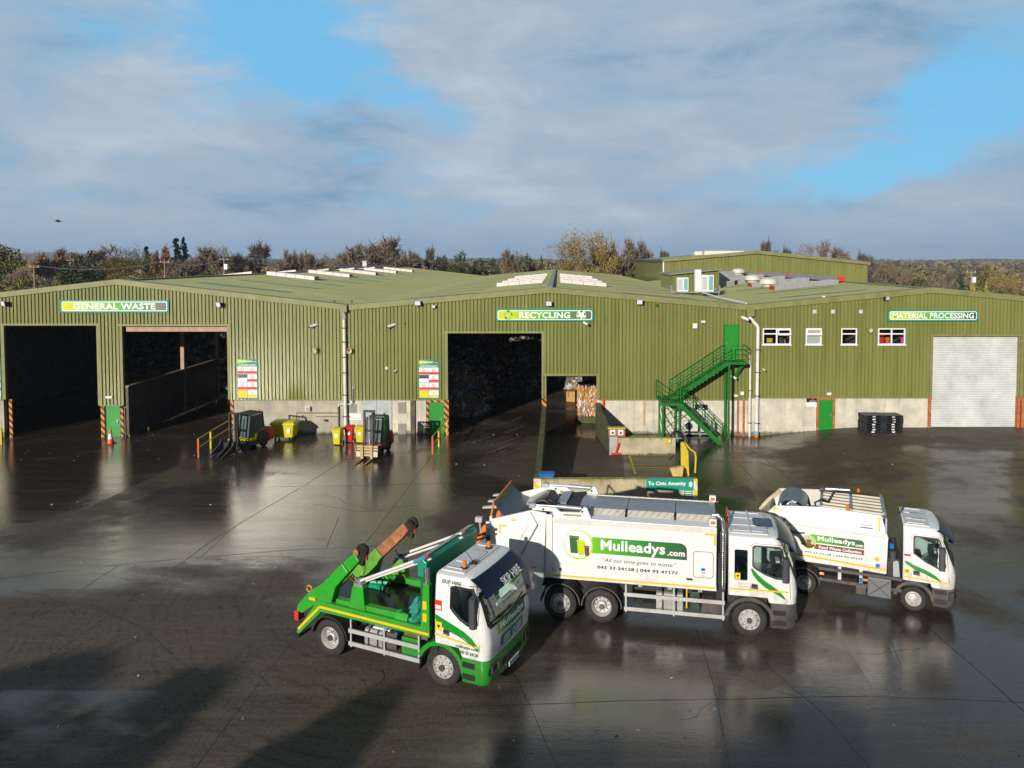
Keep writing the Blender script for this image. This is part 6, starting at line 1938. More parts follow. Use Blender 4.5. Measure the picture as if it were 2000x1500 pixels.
def cab_common(t, c, zb, low_m, wheel_r, p):
    """p: dict of options"""
    tops = [z for z, _, _ in c.lv if z >= zb]
    rings = [c.ring(zb)] + [c.ring(z) for z in tops if z > zb + .01]
    body = MB().loft(rings).build('cab', c.white, t, smooth=True)
    zr = c.lv[-1][0]; xf, hw = c.it(zr)
    w0, w1 = p['ws']; win = p['win']
    gr = lambda z, e: c.ring(z, c.x0 + .06, -.055) if e is None else c.ring(z, c.x0 + .06, e)
    ins = MB().loft([c.ring(z, c.x0 + .06, -.055) for z in [zb + .06] + [q for q in tops if zb + .1 < q < zr - .09] + [zr - .06]]).build('c1', M_cabin)
    cuts = [ins, MB().prism(win, 'y', -2, 2).build('c2', M_cabin)]
    if 'rear' in p:
        cuts.append(MB().prism(p['rear'], 'y', -2, 2).build('c3', M_cabin))
    ww = MB(); rows = []
    for z in (w0, (w0 + w1) / 2, w1):
        hz2 = c.it(z)[1] - .12; fx_ = c.fxy(z, hz2) - .10; rows.append([(fx_, -hz2, z), (3, -hz2, z), (3, hz2, z), (fx_, hz2, z)])
    cuts.append(ww.loft(rows).build('c4', M_cabin))
    carve(body, cuts)
    cab_inside(t, c, zb, p)
    # roof tray with raised ribs
    MB().box(c.x0 + .05, xf - .25, -hw + .1, hw - .1, zr + .002, zr + .035).build('roof_panel', M_silv, t, bevel=.012)
    for y in (-.75, -.3, .3, .75):
        MB().box(c.x0 + .12, xf - .4, y * hw - .02, y * hw + .02, zr + .036, zr + .055).build('roof_rib', M_silv, t)
    # windscreen
    c.patch('windscreen_surround', w0 - .06, w0 + .01, -hw - .02, hw + .02, .006, M_rub)
    c.patch('windscreen_surround', w1 - .02, w1 + .05, -hw - .02, hw + .02, .006, M_rub)
    for s_ in (-1, 1):
        a_, b_ = sorted((s_ * (hw - .13), s_ * (hw + .05))); c.patch('pillar_trim', w0, w1, a_, b_, .007, M_rub, ny=5)
    wsn = c.patch('windscreen', w0, w1, -hw + .05, hw - .05, .014, M_tint)
    for y in (-.55, .25):
        z0 = w0 + .03; MB().tube([(c.fxy(z0, y) + .03, y, z0), (c.fxy(z0 + .1, y + .55) + .025, y + .55, z0 + .10)], .012, 5).build('wiper', M_rub, wsn)
    # visor
    v0, v1, vo = p['visor']
    mb = MB(); n = 18; rows = []
    for z, of in ((v1, .02), ((v0 + v1) / 2 + .02, vo * .75), (v0, vo), (v0 - .015, vo - .02), (v0, vo * .4)):
        row = []
        for k in range(n + 1):
            y = (-hw - .03) + (2 * hw + .06) * k / n; f, h = c.it(z); yy = max(-h, min(h, y)); row.append((c.fxy(z, yy) + of, yy * (1 + of * .2), z))
        rows.append(row)
    mb.loft(rows, closed=False, cap0=False, cap1=False); vis = mb.build('sun_visor', M_vis, t, smooth=True, fix=False)
    # side windows and door seams
    win = p['win']
    cx = sum(a for a, b in win) / len(win); cz = sum(b for a, b in win) / len(win)
    for s_ in (-1, 1):
        mb = MB(); n_ = len(win); o_ = [(cx + (a - cx) * 1.10, cz + (b - cz) * 1.10) for a, b in win]
        for k in range(n_):
            k2 = (k + 1) % n_; mb.face([(q[0], -s_ * c.sy(q[1], .006), q[1]) for q in (win[k], win[k2], o_[k2], o_[k])])
        mb.build('window_seal', M_rub, t, fix=False)
    c.side('side_window', [(cx + (a - cx) * 1.01, cz + (b - cz) * 1.01) for a, b in win], M_tint, .002, both=True)
    for ln in p.get('seams', []):
        c.sideline('door_gap', ln, .012, M_seamd)
    hx, hz_ = p['handle']
    c.side('handle_recess', [(hx, hz_), (hx + .2, hz_ - .02), (hx + .19, hz_ + .13), (hx + .02, hz_ + .15)], M_dkpl, .012)
    MB().box(hx + .02, hx + .17, c.sy(hz_) - .04, c.sy(hz_) - .015, hz_ + .07, hz_ + .11).build('door_handle', M_blackp, t)
    # mirrors
    mx, mz0, mz1 = p['mirror']
    for s in (-1, 1):
        y = s * (hw + .22)
        mr = MB().prism(rrect(mx - .09, mx + .09, -.11, .11, .05, 3), 'z', mz0, mz1)
        mr.v = [Vector((v.x, v.y + y, v.z)) for v in mr.v]
        mo = mr.build('mirror', M_dkpl, t, smooth=True)
        MB().box(mx - .10, mx - .091, y - .09, y + .09, mz0 + .05, mz1 - .05).build('mirror_glass', M_chrome, mo)
        MB().tube([(mx + .02, s * (hw + .0), mz1 - .05), (mx, y, mz1 - .05)], .02, 6).build('mirror_arm', M_blackp, mo)
        MB().tube([(mx + .02, s * (hw + .0), mz0 + .1), (mx, y, mz0 + .1)], .02, 6).build('mirror_arm', M_blackp, mo)
    return body, vis, wsn


def lower_cab(t, c, zb, z0, m, x_b, lampm=M_lamp, step_m=None):
    rings = [c.ring(z0, x_b, -.03), c.ring(z0 + .12, x_b, .02), c.ring(zb - .14, x_b, .03), c.ring(zb - .004, x_b, .0)]
    b = MB().loft(rings).build('bumper', m, t, smooth=True)
    zc = z0 + .05
    for s in (-1, 1):
        y0, y1 = (-1.17, -.72) if s < 0 else (.72, 1.17)
        c.patch('headlight_surround', z0 + .26, z0 + .53, y0 - .02, y1 + .02, .038, M_blk, 3, 8)
        hl = c.patch('headlight', z0 + .29, z0 + .50, y0 + .03, y1 - .03, .046, M_chrome, 3, 6)
        c.patch('lamp_reflector', z0 + .31, z0 + .48, y0 + .13, y1 - .12, .052, M_blackp, 2, 5, parent=hl)
        # steps
        for z in (z0 + .12, z0 + .42):
            yy = s * (c.it(zb)[1] + .03)
            MB().box(x_b + .06, x_b + .42, min(yy, yy - s * .12) - .012, max(yy, yy - s * .12) + .012, z, z + .14).build('step', M_blackp, t)
    c.patch('grille', z0 + .22, z0 + .42, -.55, .55, .035, M_blackp, 2, 8)
    return b


def tank(t, x0, x1, y, r, z, m=M_tank, name='fuel_tank'):
    pts = [(y + dx, z + dz) for dx, dz in rrect(-r, r, -r, r, r * .45, 4)]
    o = MB().prism(pts, 'x', x0, x1).build(name, m, t, bevel=.01)
    for x in (x0 + (x1 - x0) * .25, x0 + (x1 - x0) * .75):
        MB().prism([(y + a * 1.03, z + (b - z) * 1.03) for a, b in [(p[0] - y, p[1]) for p in pts]], 'x', x - .025, x + .025).build('strap', M_rub, o)
    return o


def side_guard(t, x0, x1, z0, z1, y=-1.2, m=M_alu):
    for z in (z0, z1):
        MB().box(x0, x1, y - .02, y + .02, z - .055, z + .055).build('guard_rail', m, t)
    for x in (x0 + .05, (x0 + x1) / 2, x1 - .05):
        MB().box(x - .025, x + .025, y + .022, y + .06, z0 - .12, z1 + .3).build('guard_post', m, t)


def swoosh(c, pts, m, name='swoosh', off=.009):
    """pts: (x, z centre, half width)"""
    mb = MB()
    for a, b in zip(pts, pts[1:]):
        mb.face([(a[0], c.sy(a[1], off), a[1] - a[2]), (b[0], c.sy(b[1], off), b[1] - b[2]), (b[0], c.sy(b[1], off), b[1] + b[2]), (a[0], c.sy(a[1], off), a[1] + a[2])])
    return mb.build(name, m, c.t, fix=False)


def frame_at(front, rear, side):
    a, b = onZ(*front), onZ(*rear); d = a - b; yaw = math.atan2(d.y, d.x); l = Vector((-math.sin(yaw), math.cos(yaw), 0))
    return a - l * side, yaw


def chassis(t, x0, x1, m=M_chs):
    for y in (-.42, .42):
        MB().box(x0, x1, y - .04, y + .04, .72, .98).build('chassis_rail', m, t)


def axle(t, x, r=.52):
    MB().tube([(x, -.9, r), (x, .9, r)], .08, 8).tube([(x, -.2, r), (x, .2, r)], .2, 10).build('axle', M_chs, t)


CLV = [(.95, 1.40, 1.225), (1.45, 1.43, 1.24), (1.88, 1.37, 1.24), (2.3, 1.22, 1.225), (2.7, 1.05, 1.195), (2.93, .92, 1.165), (3.0, .86, 1.13), (3.03, .78, 1.05)]
# ================================================================= truck 1: skip lorry
loc, yaw = frame_at((868, 1338), (648, 1279), -1.08)
t1 = thing('skip_lorry', 'green and white skip lorry with two lifting arms and SKIP HIRE on its cab', 'lorry', loc, yaw)
for s in (-1, 1):
    twheel(t1, 0, s); twheel(t1, -3.73, s, w=.56, style='rear')
    fender(t1, -3.73, s, .60, 1.17, .5, M_chs, 5, 175)
axle(t1, 0); axle(t1, -3.73); chassis(t1, -4.5, .6)
c = Cab(t1, -.17, [(a, b + .04, h * 1.035) for a, b, h in CLV], rc=.22, bulge=.06)
WIN1 = [(.33, 2.22), (.33, 2.72), (.45, 2.76), (.92, 2.76), (1.0, 2.62), (1.10, 1.95), (1.02, 1.86), (.80, 1.88), (.60, 1.98), (.42, 2.12)]
body, vis, wsn = cab_common(t1, c, 1.22, M_tg2, .52, dict(ws=(1.84, 2.62), visor=(2.60, 2.99, .26), win=WIN1, seams=[[(.22, 1.40), (.24, 2.80), (.32, 2.86), (.98, 2.86), (1.14, 2.3), (1.18, 1.25)]], handle=(.10, 1.50), mirror=(1.02, 1.85, 2.62)))
# white lower door in front of the wheel, green skirt, arch and bumper
MB().loft([c.ring(1.0, .62), c.ring(1.22, .52)]).build('cab_corner', M_tw, t1, smooth=True)
lower_cab(t1, c, 1.0, .34, M_tg2, .62)
for s in (-1, 1):
    fender(t1, 0, s, .62, 1.27, .55, M_tg2, 2, 160, .12, 'wheel_arch')
MB().box(-.24, -.12, -1.2, 1.2, .9, 1.28).build('cab_floor', M_chs, t1)
for s in (-1, 1):
    MB().prism([(-.62, .62), (-.75, .62), (-.78, .35), (-.72, .3)], 'y', s * 1.2, s * .75).build('mudflap', M_rub, t1)
swoosh(c, [(-.15, 1.93, .03), (-.08, 1.87, .10), (.1, 1.78, .12), (.4, 1.70, .10), (.7, 1.60, .09), (.95, 1.46, .085), (1.15, 1.28, .06)], M_tg2)
swoosh(c, [(-.15, 1.99, .006), (-.05, 1.94, .008), (.3, 1.83, .006)], M_seamd, 'swoosh_line')
swoosh(c, [(.25, 1.62, .01), (.6, 1.53, .012), (.95, 1.36, .01)], M_seamd, 'swoosh_line')
c.sideline('yellow_tape', [(-.15, 1.46), (1.14, 1.34)], .05, M_tape, .010)
TS = lambda p: Vector((p.x, c.sy(p.z) - .006, p.z))
lettering('SKIP HIRE', M_gtxt, t1, (.33, 0, 2.87), .58, .10, bold=.02, T=TS)
lettering('mulleadys.com', M_gtxt, t1, (.80, 0, 1.265), .64, .10, bold=.012, T=TS)
lettering('043 33 24128', M_gtxt, t1, (.86, 0, 1.135), .54, .085, bold=.012, T=lambda p: Vector((p.x, c.sy(1.0) - .02, p.z)))
MB().box(-.14, .06, c.sy(2.1) - .012, c.sy(2.1) + .01, 2.10, 2.36).build('warning_plate', M_redp, t1); MB().box(-.12, .04, c.sy(2.1) - .016, c.sy(2.1) - .0125, 2.13, 2.24).build('plate_text_panel', mat('pale_print', (.6, .65, .65), .5), t1)
MB().box(-.12, .07, c.sy(1.6) - .012, c.sy(1.6) + .01, 1.56, 1.80).build('yellow_sticker', M_yelp, t1); MB().prism([(-.08, 1.72), (.03, 1.72), (-.025, 1.62)], 'y', c.sy(1.6) - .016, c.sy(1.6) - .0125).build('sticker_mark', M_blk, t1)
TF = lambda p: Vector((c.fxy(p.z, p.y) + .02 + (p.x), p.y, p.z))


def frontquad(z0, z1, y0, y1, m, name, off=.012, par=None):
    return c.patch(name, z0, z1, y0, y1, off, m, 3, 12, parent=par)


gq = bpy.data.materials.new('front_logo_print'); gq.use_nodes = True
_nt = gq.node_tree; _nt.nodes.clear(); _g = NG(_nt)
_s = _g.n('ShaderNodeSeparateXYZ', {0: _g.n('ShaderNodeTexCoord').outputs['Object']})
_b = _g.n('ShaderNodeBsdfPrincipled', {'Base Color': _g.ramp(_g.maprange(_s.outputs[1], -.75, .75, smooth=False), [(0, (.32, .5, .02)), (.15, (.2, .42, .02)), (.3, (.03, .26, .03)), (1, (.015, .09, .06))]), 'Roughness': .35})
_g.n('ShaderNodeOutputMaterial', {0: _b.outputs[0]})
frontquad(1.50, 1.80, -.75, .80, gq, 'logo_panel')
TL = lambda p: Vector((c.fxy(p.z, p.y) + .017, p.y, p.z))
lettering('Mulleadys', M_wtxt, t1, (0, .03, 1.655), 1.36, .21, xd=(0, 1, 0), yd=(0, 0, 1), bold=.035, T=TL)
frontquad(1.12, 1.42, -.62, .62, M_dgreen, 'grille_panel')
for z in (1.18, 1.25, 1.32):
    for y0, y1 in ((-.5, -.16), (.16, .5)):
        frontquad(z, z + .04, y0, y1, M_wtxt, 'grille_bar', .022)
mb = MB(); 
for q in ((0, .13), (.07, 0), (0, -.13), (-.07, 0)):
    pass
dm = [(0, 1.42), (.09, 1.275), (0, 1.13), (-.09, 1.275)]; di = [(0, 1.36), (.05, 1.275), (0, 1.19), (-.05, 1.275)]
for k in range(4):
    a, b_, c2, d2 = dm[k], dm[(k + 1) % 4], di[(k + 1) % 4], di[k]
    mb.face([(c.fxy(z, y) + .05, y, z) for y, z in (a, b_, c2, d2)])
mb.build('diamond_badge', M_wtxt, t1, fix=False)
VT = lambda p: Vector((c.fxy(p.z, p.y) + .315 - (p.z - 2.6) * .60, p.y, p.z))
lettering('SKIP HIRE', M_wtxt, t1, (0, .18, 2.695), 1.05, .16, xd=(0, 1, 0), yd=(0, 0, 1), bold=.028, T=VT)
zp = .47
pl = MB(); pl.box(c.fxy(.5, 0) + .06, c.fxy(.5, 0) + .075, -.28, .28, .42, .55); pl = pl.build('number_plate', M_wtxt, t1)
MB().box(c.fxy(.5, 0) + .0755, c.fxy(.5, 0) + .078, -.28, -.23, .42, .55).build('plate_band', M_bluep, pl)
for k in range(8):
    y = -.2 + k * .057; MB().box(c.fxy(.5, 0) + .0755, c.fxy(.5, 0) + .078, y, y + .032, .455, .52).build('plate_mark', M_blk, pl)
for (x, y) in ((.42, -.72), (.36, .72)):
    MB().lathe([(.10, 0), (.10, .03), (.055, .04)], (x, y, 3.06), 'z', 14).build('beacon_base', M_blackp, t1, smooth=True)
    MB().lathe([(.06, .04), (.065, .1), (.06, .17), (.03, .20), (.001, .20)], (x, y, 3.06), 'z', 14).build('beacon', M_amb, t1, smooth=True)
MB().tube([(.5, -.35, 3.06), (.15, -.6, 3.75)], .008, 5).lathe([(.10, 0), (.06, .06), (0, .07)], (.5, -.35, 3.06), 'z', 10).build('aerial', M_blackp, t1)
MB().prism(rrect(-.05, .5, -.42, .42, .08), 'z', 3.066, 3.09).build('roof_hatch', M_silv, t1, bevel=.008)
# skip body
sh_ = [(-4.95, .46), (-4.86, .40), (-4.02, 1.22), (-.40, 1.22), (-.40, 1.46), (-4.1, 1.52), (-4.22, 1.44)]
for s in (-1, 1):
    MB().prism(sh_, 'y', s * 1.16, s * 1.02).build('side_beam', M_tgr, t1, bevel=.012)
    for a, b_ in (((-4.87, .56), (-4.07, 1.36)), ((-4.07, 1.36), (-.42, 1.31))):
        d = Vector((b_[0] - a[0], 0, b_[1] - a[1])).normalized(); n = Vector((-d.z, 0, d.x)) * .035
        q = MB(); A, B_ = Vector((a[0], s * 1.166, a[1])), Vector((b_[0], s * 1.166, b_[1])); q.face([A - n, B_ - n, B_ + n, A + n]); q.build('yellow_tape', M_tape, t1, fix=False)
    MB().box(-5.02, -4.88, s * 1.02 - .12, s * 1.02 + .12, .78, 1.05).build('tail_light', M_redp, t1); MB().box(-5.10, -4.80, s * .95 - .25, s * .95 + .25, .34, .42).build('stabiliser_foot', M_blackp, t1)
M_deck = mat('wet_steel_deck', (.035, .03, .028), .18, .4, var=.5, vscale=1.2, dirt=.6, dirtc=(.07, .035, .02))
MB().box(-4.5, -.85, -1.01, 1.01, 1.30, 1.36).build('deck', M_deck, t1)
for s in (-1, 1):
    MB().box(-3.6, -1.5, s * .94 - .10, s * .94 + .10, 1.46, 1.62).build('deck_rail', M_tgr, t1, bevel=.02)
    MB().prism([(-3.12, 1.44), (-2.55, 1.44), (-2.62, 2.12), (-2.98, 2.12)], 'y', s * .84, s * 1.08).build('pillar', M_tgr if s < 0 else M_tgm, t1, bevel=.015)
    MB().box(-2.95, -2.65, s * .96 - .1, s * .96 + .1, 2.12, 2.20).lathe([(.07, 0), (.07, .12), (.001, .13)], (-2.8, s * .96, 2.2), 'z', 10).build('pivot', M_steel, t1)
    MB().prism([(-.70, 1.40), (-.42, 1.40), (-.42, 2.62), (-.60, 2.66)], 'y', s * .98, s * 1.14).build('front_post', M_tgr, t1, bevel=.012)
    for z in (1.62, 1.95):
        MB().box(-.62, -.50, s * 1.141 - .004, s * 1.141 + .004, z, z + .22).build('yellow_sticker', M_tape, t1)
    # sheet arms: paired pale rods
    MB().tube([(-2.78, s * .98, 2.27), (-.62, s * .92, 3.28)], .038, 8).tube([(-2.66, s * .88, 2.24), (-.55, s * .82, 3.20)], .032, 8).build('sheet_arm', M_pipe, t1, smooth=True)
    MB().tube([(-1.0, s * .95, 3.08), (-.62, s * .95, 3.28)], .055, 8).build('ram_end', mat('teal_ram', (.05, .25, .3), .4), t1); MB().lathe([(0, -.06), (.06, 0), (0, .06)], (-.58, s * .95, 3.3), 'z', 10).build('red_knob', M_red, t1)
    MB().tube([(-1.55, s * .93, 1.5), (-1.15, s * .93, 1.5)], .17, 14).build('winch_drum', M_tgr, t1)
    for k in range(4):
        MB().tube([(-1.30 + .26 * math.cos(R(a)), s * (.86 + .05 * k), 1.42 + .26 * math.sin(R(a))) for a in range(0, 181, 20)], .018, 5).build('hose', M_rub, t1)
MB().tube([(-.55, -1.02, 2.55), (-.62, -.96, 3.0)], .085, 12).build('chrome_ram', M_chrome, t1, smooth=True)
# arms
for s, m1, m2 in ((-1, M_tgr, M_tgr), (1, M_tgm, M_trust)):
    y0, y1 = s * .82, s * 1.12
    MB().prism([(-4.98, 1.05), (-4.75, 1.02), (-4.2, 1.42), (-3.72, 1.47), (-3.55, 1.98)] + ([(-3.08, 2.49), (-3.31, 2.72)] if s < 0 else [(-3.40, 2.14), (-3.66, 2.38)]) + [(-3.98, 2.05), (-4.5, 1.70), (-4.92, 1.25)], 'y', y0, y1).build('lift_arm', m1, t1, bevel=.03)
    e0, e1 = (s * .86, s * 1.08)
    MB().prism([(-3.08, 2.49), (-3.30, 2.71), (-2.92, 3.06), (-2.74, 2.86)] if s < 0 else [(-3.40, 2.14), (-3.65, 2.37), (-3.0, 2.96), (-2.64, 3.30), (-2.46, 3.08), (-2.72, 2.78)], 'y', e0, e1).build('arm_extension', m2, t1, bevel=.02)
    hx_, hz2 = (-2.72, 3.12) if s < 0 else (-2.42, 3.26)
    MB().lathe([(.001, 0), (.19, 0), (.19, .09), (.001, .09)], (hx_, s * .99, hz2), 'y', 18).lathe([(.001, 0), (.12, -.01), (.12, .10), (.001, .11)], (hx_, s * .9, hz2), 'y', 12).prism([(hx_ - .16, hz2 - .35), (hx_ + .05, hz2 - .42), (hx_ + .19, hz2), (hx_ - .1, hz2 + .1)], 'y', s * .92, s * 1.02).build('arm_head', M_rub, t1)
    MB().lathe([(.001, 0), (.09, 0), (.09, .03), (.001, .03)], (hx_ - .12, s * 1.09, hz2 - .03), 'y', 12).build('pin_boss', m2 if s > 0 else M_trust, t1)
    MB().box(hx_ + .12, hx_ + .17, s * .95 - .03, s * .95 + .03, hz2 - .25, hz2 - .1).build('red_tag', M_redp, t1)
    # chain
    mb = MB(); P = [Vector((hx_ + .05, s * .9, hz2 - .2)), Vector((hx_ + .02, s * .88, hz2 - .6)), Vector((hx_ - .12, s * .85, hz2 - .95)), Vector((hx_ - .4, s * .85, hz2 - 1.0)), Vector((hx_ - .55, s * .9, hz2 - .85))]
    for a, b_ in zip(P, P[1:]):
        n = int((b_ - a).length / .055)
        for k in range(n):
            p = a.lerp(b_, (k + .5) / n); d = (b_ - a).normalized() * .035; o_ = Vector((0, .02, 0)) if k % 2 else Vector((.015, 0, .015)); mb.tube([p - d, p - d * .5 + o_, p + d * .5 + o_, p + d], .009, 4); mb.tube([p - d, p - d * .5 - o_, p + d * .5 - o_, p + d], .009, 4)
    mb.build('chain', mat('rusty_chain', (.16, .08, .04), .7, var=.4), t1)
    MB().tube([(-4.58 + .09 * math.cos(R(a)), s * 1.0, 1.73 + .09 * math.sin(R(a))) for a in range(0, 361, 30)], .022, 6, caps=False).build('lifting_eye', mat('orange_eye', (.6, .25, .03), .5), t1)
MB().box(-4.45, -4.22, -1.168, -1.121, 1.50, 1.58).build('yellow_sticker', M_tape, t1)
MB().tube([(-3.6, -.78, 1.9), (-3.35, -.6, 2.2), (-3.15, -.55, 1.9), (-3.1, -.5, 1.45)], .03, 6).tube([(-3.7, -.7, 1.8), (-3.5, -.5, 2.1), (-3.3, -.45, 1.8)], .025, 6).build('hydraulic_hose', mat('tan_hose', (.4, .33, .18), .6), t1)
MB().box(-3.9, -3.0, .35, .45, 1.38, 1.5).tube([(-4.1, .3, 1.5), (-2.9, .55, 1.55)], .06, 8).build('deck_ram', M_dgreen, t1)
# head panel and sheet roll behind the cab
MB().prism([(-.88, 2.72), (-.60, 2.72), (-.60, 3.12), (-.74, 3.22), (-.88, 3.14)], 'y', -.98, 1.75).build('sheet_housing', M_dgreen, t1, bevel=.02)
MB().prism([(-.80, 2.25), (-.62, 2.25), (-.62, 2.70), (-.80, 2.70)], 'y', -.96, 1.7).build('head_board', mat('deep_green', (.008, .13, .06), .4), t1)
MB().prism([(-.90, 3.16), (-.72, 3.235), (-.70, 3.25), (-.90, 3.19)], 'y', -.98, 1.75).build('housing_edge', M_steel, t1)
MB().box(-.78, -.66, -1.0, 1.0, 1.42, 2.24).build('head_board_lower', mat('weedy_green', (.02, .09, .02), .6, var=.5, vscale=5, dirt=.5, dirtc=(.01, .02, .01)), t1)
rnd = random.Random(2); mb = MB()
nr = []
for i in range(9):
    z = i / 8; row = []
    for k in range(14):
        a = 2 * math.pi * k / 14; rr_ = (.42 * (1 - z ** 1.6) + .03) * rnd.uniform(.8, 1.15); row.append((-1.12 + rr_ * math.cos(a) * .75, -.62 + rr_ * math.sin(a), 1.36 + z * .62))
    nr.append(row)
mb.loft(nr); mb.build('bundled_net', mat('teal_net', (.01, .24, .16), .7, var=.5, vscale=14), t1)
# side kit
side_guard(t1, -3.02, -.68, .56, .92)
tank(t1, -2.55, -1.95, -.86, .26, .78); MB().box(-1.85, -1.5, -1.1, -.6, .6, 1.05).build('battery_box', M_dkpl, t1, bevel=.02); MB().box(-1.32, -.78, -1.12, -.5, .52, 1.06).build('tool_box', M_tg2, t1, bevel=.02)
MB().lathe([(.001, 0), (.06, 0), (.06, -.06), (.001, -.07)], (-1.55, -1.0, 1.02), 'y', 10).build('blue_cap', M_bluep, t1)
MB().box(-2.3, -1.75, -1.05, -.7, 1.06, 1.10).build('number_panel', M_wtxt, t1)
MB().box(-1.25, -.5, -1.1, -.4, 1.10, 1.2).build('grating', mat('brown_grating', (.12, .08, .05), .7, var=.3), t1)

# ================================================================= truck 2: bin lorry
loc, yaw = frame_at((1463, 1242), (1094, 1207.6), -1.08)
t2 = thing('bin_lorry', 'large white three axle bin lorry with a round bins logo and open black hopper', 'refuse lorry', loc, yaw)
for s in (-1, 1):
    twheel(t2, 0, s); twheel(t2, -4.42, s, w=.56, style='rear'); twheel(t2, -5.72, s)
    for x in (-4.42, -5.72):
        fender(t2, x, s, .60, 1.18, .6, M_dkpl, 0, 180)
for x in (0, -4.42, -5.72):
    axle(t2, x)
chassis(t2, -7.2, .6)
c = Cab(t2, -.62, CLV)
WIN2 = [(.10, 2.20), (.10, 2.70), (.16, 2.75), (.80, 2.75), (.88, 2.68), (1.02, 1.98), (.96, 1.88), (.72, 1.88), (.42, 1.98), (.16, 2.13)]
QW = rrect(-.45, -.07, 1.74, 2.64, .05)
cab_common(t2, c, 1.27, M_dkpl, .52, dict(rear=QW, ws=(1.84, 2.66), visor=(2.66, 2.99, .30), win=WIN2, seams=[[(.02, 1.45), (.02, 2.78), (.12, 2.84), (.9, 2.84), (1.1, 2.3), (1.15, 1.3)]], handle=(.03, 1.52), mirror=(1.0, 1.80, 2.5)))
c.side('rear_side_window', QW, M_tint, .003, both=True)
MB().box(-.43, -.28, c.sy(1.85) - .014, c.sy(1.85) - .004, 1.76, 1.96).build('yellow_sticker', M_yelp, t2)
MB().prism([(-.40, 1.90), (-.31, 1.90), (-.355, 1.82)], 'y', c.sy(1.85) - .018, c.sy(1.85) - .0145).build('sticker_mark', M_blk, t2)
MB().loft([c.ring(1.12, .55), c.ring(1.27, .50)]).build('cab_corner', M_tw, t2, smooth=True)
lower_cab(t2, c, 1.12, .36, M_dkpl, .60)
for s in (-1, 1):
    fender(t2, 0, s, .63, 1.26, .5, M_dkpl, 5, 170, .10, 'wheel_arch')
MB().box(-.64, .5, -1.1, 1.1, 1.0, 1.26).build('cab_floor', M_chs, t2)
swoosh(c, [(.02, 2.10, .015), (.07, 2.03, .09), (.2, 1.87, .10), (.42, 1.68, .095), (.62, 1.56, .09), (.8, 1.45, .075), (.95, 1.33, .05), (1.02, 1.26, .01)], M_tg2)
c.sideline('yellow_tape', [(-.58, 1.47), (1.10, 1.49)], .05, M_tape, .010)
lettering('NWCPO', mat('pale_grey_print', (.35, .38, .4), .5), t2, (-.18, c.sy(1.6) - .004, 1.645), .32, .07, bold=.0)
lettering('TN-10421', mat('pale_grey_print', (.35, .38, .4), .5), t2, (-.18, c.sy(1.6) - .004, 1.555), .34, .06, bold=.0)
MB().prism(rrect(.15, .72, -.35, .35, .1), 'z', 3.066, 3.085).build('roof_hatch', mat('dark_hatch_glass', (.015, .04, .08), .15), t2)
MB().box(-.0, .04, -1.0, 1.0, 3.066, 3.09).build('roof_rib', M_silv, t2)
MB().tube([(.75, -.5, 3.06), (.55, -.65, 3.45)], .008, 5).build('aerial', M_blackp, t2)
# body
Yb = 1.25
sec = [(-Yb, 1.42), (-Yb, 3.14), (-Yb + .03, 3.25), (-.84, 3.27), (-.60, 3.28), (-.58, 3.39), (-.50, 3.41), (-.3, 3.43), (0, 3.44), (.3, 3.43), (.6, 3.40), (.84, 3.33), (.86, 3.28), (.88, 3.27), (Yb - .03, 3.25), (Yb, 3.14), (Yb, 1.42)]
low = sec[:4] + sec[-4:]
bb = MB().prism(low, 'x', -6.10, -.98); bb.build('body', M_tw, t2)
for a, b_ in ((-5.2, -3.72), (-3.70, -2.22), (-2.20, -1.0)):
    MB().prism(sec[4:13], 'x', a, b_).build('roof_panel', [M_steelb], t2, smooth=True)
M_cream = mat('cream_ribbed_edge', (.66, .62, .52), .5, var=.1, vscale=3, dirt=.4)
for s in (-1, 1):
    yE = .84 if s < 0 else .98
    MB().prism([(s * yE, 3.275), (s * (yE - .26), 3.395), (s * (yE - .26), 3.27)], 'x', -6.1, -.98).build('roof_edge_strip', M_cream, t2)
    mb = MB(); x = -5.2
    while x < -1.0:
        mb.bar((x, s * (yE - .01), 3.285), (x + .14, s * (yE - .24), 3.40), .02, .02); x += .22
    mb.build('edge_rib', M_alu, t2)
for x in (-3.71, -2.21):
    MB().bar((x, -.86, 3.28), (x, -.57, 3.42), .06, .03).build('roof_strap', M_rub, t2)
MB().box(-6.1, -.97, -Yb - .02, -Yb, 3.08, 3.24).build('top_rail', M_twd, t2, bevel=.006)
MB().box(-6.2, -.97, -Yb - .02, -Yb, 1.36, 1.5).build('bottom_rail', M_tw, t2)
MB().box(-6.2, -.98, -Yb - .024, -Yb - .0205, 1.42, 1.475).build('yellow_tape', M_tape, t2)
for (x0, x1, z0, z1) in ((-1.32, -1.0, 3.02, 3.08), (-1.06, -1.0, 2.72, 3.02)):
    MB().box(x0, x1, -Yb - .006, -Yb - .002, z0, z1).build('corner_tape', M_tape, t2)
YS = -Yb - .004
